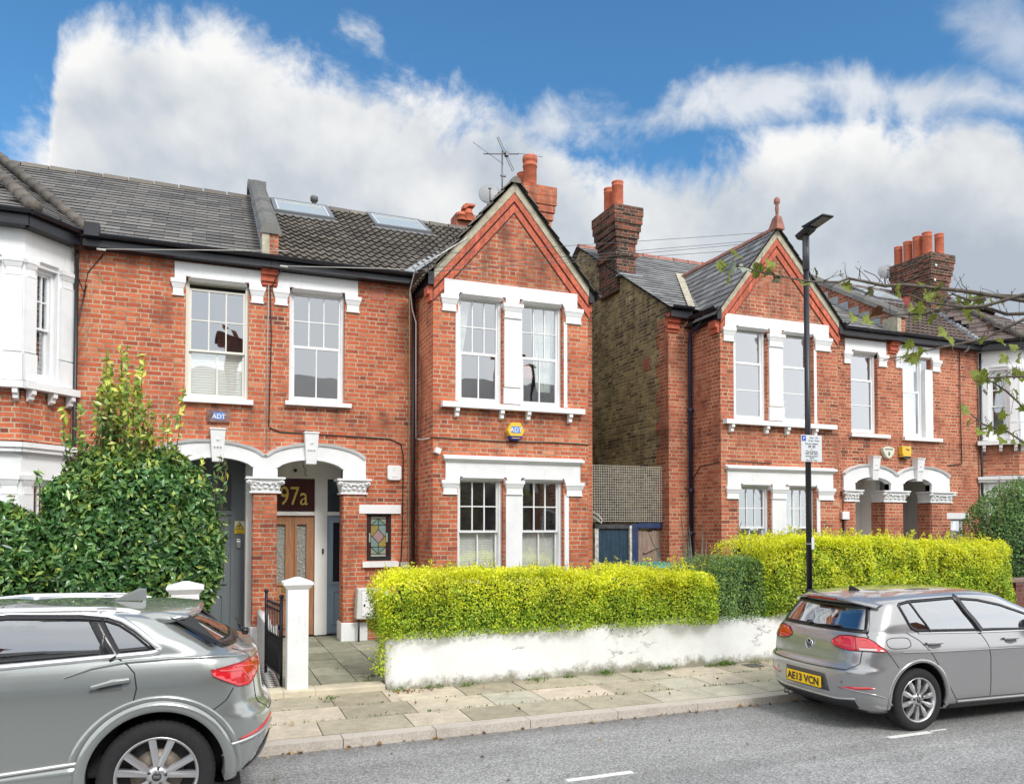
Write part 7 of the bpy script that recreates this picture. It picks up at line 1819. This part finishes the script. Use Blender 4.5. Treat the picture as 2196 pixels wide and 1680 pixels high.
def golf():
    M = Matrix.Translation((6.05, 6.70, 0)) @ Matrix.Rotation(R(-2.0), 4, 'Z')
    rows = [(.185, .20, .70, 3.95), (.24, .10, .755, 4.05), (.33, .035, .785, 4.12), (.45, .01, .790, 4.18), (.57, .0, .796, 4.2), (.625, .004, .799, 4.2), (.645, .022, .800, 4.18), (.665, .052, .801, 4.17), (.72, .062, .804, 4.15), (.79, .071, .807, 4.1), (.815, .075, .806, 4.08), (.835, .080, .800, 4.05), (.88, .089, .784, 4.0), (.93, .105, .765, 3.95), (.965, .120, .751, 3.8), (.985, .135, .743, 3.4),
            (1.0, .155, .737, 3.15), (1.08, .20, .725, 2.98), (1.18, .255, .69, 2.75), (1.27, .31, .655, 2.52), (1.33, .35, .625, 2.38), (1.355, .375, .59, 2.3), (1.375, .43, .52, 2.22), (1.389, .60, .40, 2.1), (1.397, .85, .22, 1.95), (1.399, 1.1, .08, 1.8)]
    def zf(z, x):
        k = max(0, min(1, (z - 1.02) / .32)); u = (x - 1.55) / 1.3
        return -.055 * k * min(abs(u), 1.3) ** 2
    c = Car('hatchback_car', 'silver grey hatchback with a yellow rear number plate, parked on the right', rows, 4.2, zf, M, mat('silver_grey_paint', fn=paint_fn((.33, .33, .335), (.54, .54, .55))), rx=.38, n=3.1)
    WO = [(2.95, .955), (1.70, .975), (.80, 1.0), (.73, 1.03), (.70, 1.08), (.64, 1.27), (.67, 1.295), (.80, 1.315), (1.40, 1.335), (1.75, 1.305), (2.05, 1.245), (2.45, 1.12)]
    WI = c.inset(WO, .035)
    RW = [(-.64, .995), (.64, .995), (.60, 1.10), (.52, 1.265), (-.52, 1.265), (-.60, 1.10)]; RI = c.inset(RW, .04)
    Z = .315; wx = .78
    c.body([(wx, Z + .015, .365), (3.35, Z + .015, .365)], [('side', WI), ('rear', RI)])
    for sg in (-1, 1):
        c.shell('side_window', 'side', WO, .004, m_cglass, sg, .05, th=0)
        c.strip('window_frame', 'side', WO, c.inset(WO, .028), .007, m_trim, sg, closed=True, th=.02)
        c.line('pillar', 'side', [(1.44, 1.34), (1.52, 1.18), (1.68, .97)], .085, .009, m_trim, sg); c.line('window_divider', 'side', [(.80, 1.31), (.88, 1.15), (.985, .995)], .022, .009, m_trim, sg)
        c.line('window_trim', 'side', [(.82, .988), (1.7, .962), (2.95, .94)], .012, .009, m_chrome, sg)
        rear = [(.66, 1.0), (.80, .92), (.95, .76), (1.10, .56), (1.20, .40), (1.27, .30), (1.30, .285), (1.72, .285), (2.9, .275)]
        c.line('panel_gap', 'side', rear, .007, .002, m_gap, sg); c.line('panel_gap', 'side', [(1.66, .955), (1.71, .86), (1.75, .70), (1.76, .45), (1.755, .29)], .007, .002, m_gap, sg)
        c.line('panel_gap', 'side', [(.34, .84), (.45, .72), (.50, .66)], .006, .002, m_gap, sg)
        c.line('body_crease', 'side', [(.55, .815), (1.0, .80), (1.8, .79), (2.9, .775)], .012, .0045, c.paint, sg)
        c.line('sill_trim', 'side', [(1.30, .262), (2.9, .25)], .018, .012, c.paint, sg); c.line('sill_trim', 'side', [(1.22, .215), (2.9, .205)], .05, .010, m_trim, sg)
        for hx in (.86, 1.94):
            c.shell('door_handle_recess', 'side', [(hx + .03, .845), (hx + .10, .83), (hx + .20, .845), (hx + .20, .875), (hx + .03, .875)], .002, mat('recess_grey', (.10, .10, .105), .4), sg, .03, th=0)
            c.strip('door_handle', 'side', [(hx, .872), (hx + .10, .868), (hx + .22, .872)], [(hx + .01, .893), (hx + .10, .898), (hx + .21, .893)], .026, c.paint, sg, th=.0)
        cap = [(.40 + .15 * math.cos(t) * (abs(math.cos(t)) ** -.35 if abs(math.cos(t)) > .01 else 1), .905 + .052 * math.sin(t) * (abs(math.sin(t)) ** -.35 if abs(math.sin(t)) > .01 else 1)) for t in [2 * math.pi * i / 28 for i in range(28)]]
        if sg < 0: c.line('fuel_flap', 'side', [(a + .13, b) for a, b in cap], .006, .003, m_gap, sg, closed=True)
        arc = [(wx + .372 * math.cos(R(a)), Z + .015 + .372 * math.sin(R(a))) for a in range(-12, 193, 6)]
        arc2 = [(wx + .405 * math.cos(R(a)), Z + .015 + .405 * math.sin(R(a))) for a in range(-12, 193, 6)]
        c.strip('wheel_arch', 'side', arc, arc2, .010, c.paint, sg, th=.03)
        arc = [(3.35 + .372 * math.cos(R(a)), Z + .015 + .372 * math.sin(R(a))) for a in range(-12, 193, 8)]; arc2 = [(3.35 + .405 * math.cos(R(a)), Z + .015 + .405 * math.sin(R(a))) for a in range(-12, 193, 8)]
        c.strip('wheel_arch', 'side', arc, arc2, .010, c.paint, sg, th=.03)
        # tail lamps wrap round the corner
        lamp = [(38, .845), (46, .825), (52, .82), (62, .828), (74, .825), (76.5, .832), (68, .925), (64, .955), (52, .965), (43, .955), (35.5, .905), (34, .88)]
        lo = c.shell('tail_lamp', 'corner', lamp, .007, m_red, sg, .025)
        c.shell('lamp_band', 'corner', [(58, .832), (69, .836), (69, .855), (58, .852)], .011, m_clear, sg, .02, parent=lo, th=.0)
        c.line('lamp_light_bar', 'corner', [(41, .868), (53, .86), (53, .94), (47, .94)], .008, .011, m_redl, sg, parent=lo); c.line('lamp_light_bar', 'corner', [(59, .87), (68, .872), (65, .935), (59, .938)], .008, .011, m_redl, sg, parent=lo)
        c.line('lamp_gap', 'corner', [(56, .966), (56, .818)], .008, .0125, m_gap, sg, parent=lo)
        c.line('lamp_outline', 'corner', lamp, .007, .008, m_gap, sg, parent=lo, closed=True)
        c.strip('reflector', 'corner', [(42, .430), (52, .435), (62, .455), (67, .465)], [(42, .446), (52, .466), (62, .478), (67, .470)], .006, m_red, sg)
        c.line('bumper_crease', 'corner', [(40, .45), (55, .43), (68, .40), (74, .37)], .010, .008, c.paint, sg)
        c.wheel(wx, Z, .318, sg, .775, 'petal', .225); c.wheel(3.35, Z, .318, sg, .775, 'petal', .225)
        mb = MB(c.M); mb.hexa([(2.45, sg * .76, .96), (2.62, sg * .76, .96), (2.62, sg * .80, .96), (2.45, sg * .80, .96)], [(2.47, sg * .78, 1.02), (2.60, sg * .78, 1.02), (2.6, sg * .80, 1.02), (2.47, sg * .80, 1.02)])
        mb.lathe([(0, 0), (.07, .01), (.095, .05), (.08, .12), (0, .15)], (2.52, sg * .90, 1.04), 14, 'x'); mb.build('door_mirror', m_trim, c.root)
    # rear end
    c.shell('rear_window', 'rear', RW, .004, m_cglass, 1, .05, th=0)
    c.strip('window_frame', 'rear', RW, c.inset(RW, .035), .006, m_trim, closed=True, th=.01)
    tg = [(-.62, 1.0), (-.66, .965), (-.655, .82), (-.645, .70), (-.55, .628), (0, .612), (.55, .628), (.645, .70), (.655, .82), (.66, .965), (.62, 1.0)]
    c.line('panel_gap', 'rear', tg, .008, .002, m_gap, step=.02)
    mb = MB(M)   # roof spoiler with brake lamp
    prof = [(.62, 1.376), (.40, 1.362), (.27, 1.342), (.235, 1.325), (.245, 1.312), (.285, 1.30), (.37, 1.295)]
    n = 22; vs = []; m_ = len(prof)
    for i in range(n + 1):
        t = -1 + 2 * i / n; e = abs(t) ** 3
        for j, (x, z) in enumerate(prof): vs.append((x + e * .17 * (1 if j > 0 else .5), t * (.60 - (.0 if j > 0 else .05)), z - .045 * t * t - e * .03))
    fs = [(i * m_ + j, i * m_ + j + 1, (i + 1) * m_ + j + 1, (i + 1) * m_ + j) for i in range(n) for j in range(m_ - 1)]
    mb.smooth = True; mb.add(vs, fs); sp = mb.build('roof_spoiler', c.paint, c.root)
    bm = bmesh.new(); bm.from_mesh(sp.data); bmesh.ops.recalc_face_normals(bm, faces=bm.faces); bm.to_mesh(sp.data); bm.free()
    mb = MB(M); 
    for i in range(12):
        t0 = -.94 + 1.88 * i / 12; t1 = -.94 + 1.88 * (i + 1) / 12; f = lambda t, k: (.231 + abs(t) ** 3 * .17 + (.0 if k == 0 else .036), t * .598, (1.326 if k == 0 else 1.300) - .045 * t * t - abs(t) ** 3 * .03)
        mb.add([f(t0, 0), f(t1, 0), f(t1, 1), f(t0, 1)], [(0, 1, 2, 3)])
    mb.build('spoiler_underside', m_trim, sp)
    mb = MB(M); mb.box(.222, .25, -.21, .21, 1.300, 1.322); mb.build('brake_lamp', m_red2, sp, bevel=.004)
    mb = MB(M); mb.tube([(.18, .10, 1.035), (.155, .0, 1.022), (.175, -.36, 1.05)], .011, 6); mb.lathe([(0, -.02), (.03, -.015), (.032, .02)], (.16, .11, 1.03), 12, 'x'); mb.build('rear_wiper', m_trim, c.root)
    # number plate and recess
    c.shell('plate_recess', 'rear', [(-.34, .375), (.34, .375), (.30, .552), (-.30, .552)], .003, mat('recess_paint', (.10, .10, .103), .4, .3), 1, .05)
    y = -.012; mb = MB(M); mb.box(-.024, -.010, -.265, .265, .395, .512); pl = mb.build('number_plate', mat('plate_yellow', (.95, .60, .008), .4), c.root, bevel=.004)
    MP = M @ Matrix(((0, 1, 0, 0), (-1, 0, 0, 0), (0, 0, 1, 0), (0, 0, 0, 1)))
    tx = text(pl, 'AE13 VCN', MP, 0, -.026, .417, .108, mat('plate_black', (.01, .01, .01), .4), align='CENTER', extr=.0008, bold=.0035)
    # badges
    def badge():
        p, n = c.hit('rear', 0, .815); x = p.x - .004
        mb = MB(M); mb.tube([(x - .004, .056 * math.cos(t), .815 + .056 * math.sin(t)) for t in [2 * math.pi * i / 28 for i in range(29)]], .0055, 6, False)
        for q in ([(-.030, .045), (-.012, -.0), (0, .020), (.012, .0), (.030, .045)], [(-.050, .02), (-.020, -.046), (0, -.006), (.020, -.046), (.050, .02)]): mb.tube([(x - .006, a, .815 + b) for a, b in q], .0048, 5)
        bo = mb.build('badge', m_chrome, c.root); mb = MB(M); mb.lathe([(0, -.001), (.056, -.001), (.058, .006)], (x, 0, .815), 28, 'x'); mb.build('badge_field', m_trim, bo)
        text(bo, 'GOLF', MP, -.56, -(c.hit('rear', .5, .68)[0].x) - 0 + (-.0 + .0), .665, .045, m_chrome, align='LEFT').location = (0, 0, 0)
        o = text(bo, 'TSI', MP, .50, -.1, .735, .042, m_chrome, align='CENTER')
        return bo
    bo = badge()
    for o in list(bpy.data.objects):      # sit the letters on the curved tailgate
        if o.parent == bo and o.name.startswith('lettering'):
            Mi = M.inverted()
            for v in o.data.vertices:
                q = Mi @ v.co; p, n = c.hit('rear', q.y, q.z); q.x = p.x - .003; v.co = M @ q
    c.line('bumper_lip', 'rear', [(-.62, .345), (-.4, .315), (.4, .315), (.62, .345)], .016, .01, m_chrome); c.shell('diffuser', 'rear', [(-.60, .20), (.60, .20), (.60, .33), (.4, .30), (-.4, .30), (-.60, .33)], .006, m_trim, 1, .05)
    mb = MB(M); mb.tube([(.3, .40, .215), (.12, .40, .21)], .028, 12); mb.tube([(.3, .48, .215), (.13, .48, .21)], .028, 12); mb.build('exhaust', mat('exhaust_steel', (.25, .24, .23), .35, .9), c.root)
    mb = MB(M); mb.hexa([(.62, -.012, 1.36), (.78, -.012, 1.37), (.78, .012, 1.37), (.62, .012, 1.36)], [(.62, -.002, 1.425), (.65, -.002, 1.43), (.65, .002, 1.43), (.62, .002, 1.425)]); mb.build('roof_aerial', m_trim, c.root)
    for y in (-.5, .46): 
        p, n = c.hit('rear', y, .50); mb = MB(M); mb.lathe([(0, -.002), (.012, -.002), (.012, .004)], (p.x, y, .50), 12, 'x'); mb.build('parking_sensor', mat('sensor_grey', (.12, .12, .12), .4), c.root)
    c.seats([(.85, 1.14), (1.9, 1.16)])
    mb = MB(M); mb.box(2.75, 3.1, -.6, .6, .6, .93); mb.build('dashboard', m_trim, c.root); mb = MB(M)
    mb.tube([(2.62 + .02 * math.cos(t), -.36 + .17 * math.cos(t), .93 + .16 * math.sin(t)) for t in [2 * math.pi * i / 20 for i in range(21)]], .014, 6, False); mb.build('steering_wheel', m_trim, c.root)
golf()

def suv():
    M = Matrix.Translation((.50, 6.68, 0)) @ Matrix.Rotation(R(180), 4, 'Z')
    rows = [(.24, .34, .74, 4.1), (.30, .17, .80, 4.2), (.36, .085, .82, 4.3), (.45, .035, .828, 4.35), (.55, .012, .836, 4.38), (.63, .0, .842, 4.4), (.70, .004, .846, 4.4), (.75, .02, .849, 4.38), (.79, .055, .850, 4.37), (.84, .075, .851, 4.35), (.95, .09, .852, 4.3), (1.02, .095, .850, 4.2), (1.06, .10, .843, 4.15), (1.10, .107, .832, 4.1), (1.145, .12, .818, 4.0), (1.17, .145, .808, 3.8), (1.185, .19, .80, 3.4),
            (1.205, .235, .79, 3.2), (1.30, .37, .765, 3.0), (1.39, .50, .725, 2.75), (1.465, .61, .69, 2.6), (1.490, .66, .665, 2.5), (1.510, .71, .625, 2.4), (1.524, .80, .55, 2.3), (1.533, .98, .40, 2.15), (1.538, 1.2, .2, 2.0), (1.539, 1.35, .08, 1.9)]
    def zf(z, x):
        k = max(0, min(1, (z - 1.2) / .3)); u = (x - 1.9) / 1.5
        return -.055 * k * min(abs(u), 1.2) ** 2
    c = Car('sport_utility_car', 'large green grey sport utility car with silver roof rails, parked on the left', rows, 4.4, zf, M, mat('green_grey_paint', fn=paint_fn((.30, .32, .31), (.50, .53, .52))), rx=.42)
    WO = [(3.0, 1.165), (1.72, 1.18), (.86, 1.215), (.80, 1.222), (.79, 1.25), (.84, 1.30), (.93, 1.38), (1.03, 1.45), (1.12, 1.485), (1.30, 1.508), (1.72, 1.525), (2.3, 1.50), (2.65, 1.36)]
    WI = c.inset(WO, .05); RW = [(-.66, 1.215), (.66, 1.215), (.60, 1.44), (-.60, 1.44)]; RI = c.inset(RW, .05); Z = .385; wx = .80
    c.body([(wx, Z + .015, .435), (3.40, Z + .015, .435)], [('side', WI), ('rear', RI)])
    for sg in (1, -1):
        c.strip('chrome_strip', 'side', c.inset(WO, -.012), c.inset(WO, .022), .010, m_chrome, sg, closed=True, th=.01)
        WG = c.inset(WO, .018); c.shell('side_window', 'side', WG, .004, m_cglass, sg, .05, th=0)
        c.strip('window_frame', 'side', c.inset(WO, .02), c.inset(WO, .052), .0075, m_trim, sg, closed=True, th=.02)
        c.line('pillar', 'side', [(1.225, 1.505), (1.15, 1.36), (1.06, 1.20)], .085, .0085, m_trim, sg); c.line('pillar', 'side', [(1.145, 1.35), (1.155, 1.20)], .03, .0083, m_trim, sg)
        c.line('pillar', 'side', [(1.84, 1.52), (1.80, 1.36), (1.78, 1.18)], .10, .0085, m_trim, sg)
        c.line('panel_gap', 'side', [(1.05, 1.20), (.99, 1.155), (.945, 1.10), (.93, 1.0), (.955, .88), (1.02, .80)], .008, .002, m_gap, sg); c.line('panel_gap', 'side', [(1.80, 1.17), (1.79, 1.0), (1.77, .6), (1.76, .40)], .008, .002, m_gap, sg)
        c.line('panel_gap', 'side', [(.31, .95), (.36, .87), (.44, .815), (.50, .80)], .007, .002, m_gap, sg); c.line('panel_gap', 'side', [(1.27, .50), (1.27, .30)], .007, .002, m_gap, sg)
        # shoulder blister above the rear wheel
        A = [(1.36, 1.095), (1.20, 1.14), (1.0, 1.165), (.70, 1.172), (.42, 1.165), (.25, 1.15)]; B = [(1.36, 1.10), (1.20, 1.155), (1.0, 1.182), (.70, 1.188), (.42, 1.178), (.25, 1.158)]
        c.strip('shoulder_crease', 'side', A, B, .011, c.paint, sg, th=.0)
        a1 = [(wx + .437 * math.cos(R(a)), Z + .015 + .437 * math.sin(R(a))) for a in range(-14, 194, 5)]; a2 = [(wx + .505 * math.cos(R(a)), Z + .015 + .505 * math.sin(R(a))) for a in range(-14, 194, 5)]
        a3 = [(wx + .56 * math.cos(R(a)), Z + .0 + .555 * math.sin(R(a))) for a in range(-14, 194, 5)]
        c.strip('wheel_arch', 'side', a1, a2, .028, c.paint, sg, th=.05); c.strip('wheel_arch_flare', 'side', a2, a3, .009, c.paint, sg, th=.004)
        a1 = [(3.40 + .437 * math.cos(R(a)), Z + .015 + .437 * math.sin(R(a))) for a in range(-14, 194, 8)]; a2 = [(3.40 + .505 * math.cos(R(a)), Z + .015 + .505 * math.sin(R(a))) for a in range(-14, 194, 8)]
        c.strip('wheel_arch', 'side', a1, a2, .028, c.paint, sg, th=.05)
        c.line('sill_trim', 'side', [(1.24, .535), (1.8, .50), (2.9, .46)], .022, .016, m_chrome, sg); c.shell('sill_panel', 'side', [(1.25, .30), (2.9, .28), (2.9, .44), (1.8, .485), (1.25, .52)], .010, c.paint, sg, .08)
        c.strip('door_handle', 'side', [(.97, 1.045), (1.08, 1.032), (1.21, 1.012)], [(.975, 1.07), (1.08, 1.066), (1.20, 1.036)], .034, c.paint, sg, th=.0); c.shell('door_handle_recess', 'side', [(1.02, .995), (1.16, .99), (1.18, 1.03), (1.02, 1.04)], .002, mat('recess_grey', (.10, .10, .105), .4), sg, .03, th=0)
        lamp = [(84, 1.085), (83, 1.045), (71, .955), (63, .945), (58, .975), (47, 1.03), (38, 1.05), (38, 1.13), (55, 1.125), (74, 1.105)]
        lo = c.shell('tail_lamp', 'corner', lamp, .006, m_red, sg, .025); c.line('lamp_outline', 'corner', lamp, .008, .008, m_red2, sg, parent=lo, closed=True)
        c.line('lamp_light_bar', 'corner', [(80, 1.075), (68, 1.06), (63, .985)], .009, .011, m_redl, sg, parent=lo); c.line('lamp_light_bar', 'corner', [(72, 1.09), (58, 1.07), (54, 1.03)], .009, .011, m_redl, sg, parent=lo); c.line('lamp_light_bar', 'corner', [(60, 1.10), (48, 1.085), (46, 1.06)], .008, .011, m_redl, sg, parent=lo)
        c.strip('reflector', 'corner', [(72, .577), (60, .60), (48, .63), (40, .64)], [(70, .59), (60, .625), (48, .66), (40, .675)], .006, m_red, sg)
        c.line('bumper_trim', 'corner', [(77, .552), (70, .565), (60, .585), (48, .61), (36, .615)], .018, .010, m_chrome, sg)
        c.shell('bumper_insert', 'corner', [(36, .40), (52, .36), (60, .30), (66, .34), (56, .46), (46, .52), (36, .54)], .006, m_trim, sg, .04)
        c.wheel(wx, Z, .375, sg, .82, 'star', .265); c.wheel(3.40, Z, .375, sg, .82, 'star', .265)
        # roof rail
        pts = []
        for x in [.93, 1.0, 1.15, 1.4, 1.8, 2.3, 2.8]:
            p, n = c.hit('top', min(x, 2.35), sg * .585); h = -.008 if x == .93 else (.006 if x == 1.0 else .014); pts.append((x, sg * .60, (p.z if x < 2.4 else p.z) + h))
        mb = MB(M)
        for i in range(len(pts) - 1):
            a, b = pts[i], pts[i + 1]; mb.hexa([(a[0], a[1] - .02, a[2] - .012), (b[0], b[1] - .02, b[2] - .012), (b[0], b[1] + .02, b[2] - .012), (a[0], a[1] + .02, a[2] - .012)], [(a[0], a[1] - .014, a[2] + .016), (b[0], b[1] - .014, b[2] + .016), (b[0], b[1] + .014, b[2] + .016), (a[0], a[1] + .014, a[2] + .016)])
        for x in (1.08, 1.9): mb.box(x, x + .12, sg * .60 - .018, sg * .60 + .018, 1.47, 1.53)
        mb.build('roof_rail', m_chrome, c.root)
    c.shell('rear_window', 'rear', RW, .004, m_cglass, 1, .05, th=0); c.strip('window_frame', 'rear', RW, c.inset(RW, .045), .006, m_trim, closed=True, th=.01)
    mb = MB(M); prof = [(.95, 1.520), (.75, 1.514), (.56, 1.494), (.515, 1.483), (.52, 1.468), (.60, 1.448), (.70, 1.438)]; n = 22; vs = []; m_ = len(prof)
    for i in range(n + 1):
        t = -1 + 2 * i / n; e = abs(t) ** 4
        for j, (x, z) in enumerate(prof): vs.append((x + e * .12 * (1 if j > 1 else .3), t * (.665 - (.0 if j > 0 else .06)), z - .035 * t * t))
    fs = [(i * m_ + j, i * m_ + j + 1, (i + 1) * m_ + j + 1, (i + 1) * m_ + j) for i in range(n) for j in range(m_ - 1)] + [tuple(range(m_)), tuple(range(n * m_, n * m_ + m_))]
    mb.smooth = True; mb.add(vs, fs); mb.build('roof_spoiler', c.paint, c.root, fixn=True)
    for sg in (1, -1):     # black winglet between spoiler and rear window
        mb = MB(M); mb.hexa([(.40, sg * .70, 1.26), (.46, sg * .74, 1.26), (.48, sg * .70, 1.26), (.42, sg * .66, 1.26)], [(.60, sg * .62, 1.455), (.74, sg * .665, 1.455), (.72, sg * .62, 1.455), (.62, sg * .58, 1.455)]); mb.build('rear_winglet', m_trim, c.root, fixn=True)
    mb = MB(M); mb.hexa([(.93, -.022, 1.515), (1.16, -.03, 1.525), (1.16, .03, 1.525), (.93, .022, 1.515)], [(.93, -.003, 1.595), (.98, -.003, 1.615), (.98, .003, 1.615), (.93, .003, 1.61)]); mb.build('roof_aerial', mat('grey_fin', (.15, .16, .16), .35, coat=1), c.root, bevel=.008)
    mb = MB(M); mb.lathe([(0, -.03), (.03, -.02), (.03, .02), (0, .03)], (.20, 0, 1.245), 10, 'x'); mb.tube([(.22, 0, 1.25), (.26, -.4, 1.30)], .012, 6); mb.build('rear_wiper', m_trim, c.root)
    c.line('panel_gap', 'rear', [(-.60, 1.2), (-.60, .80), (-.5, .72), (.5, .72), (.60, .80), (.60, 1.2)], .008, .002, m_gap)
    c.seats([(1.15, 1.32), (2.15, 1.34)], .35)
    mb = MB(M); mb.box(.45, 1.0, -.55, .55, .9, 1.05); mb.build('parcel_shelf', m_trim, c.root)
suv()
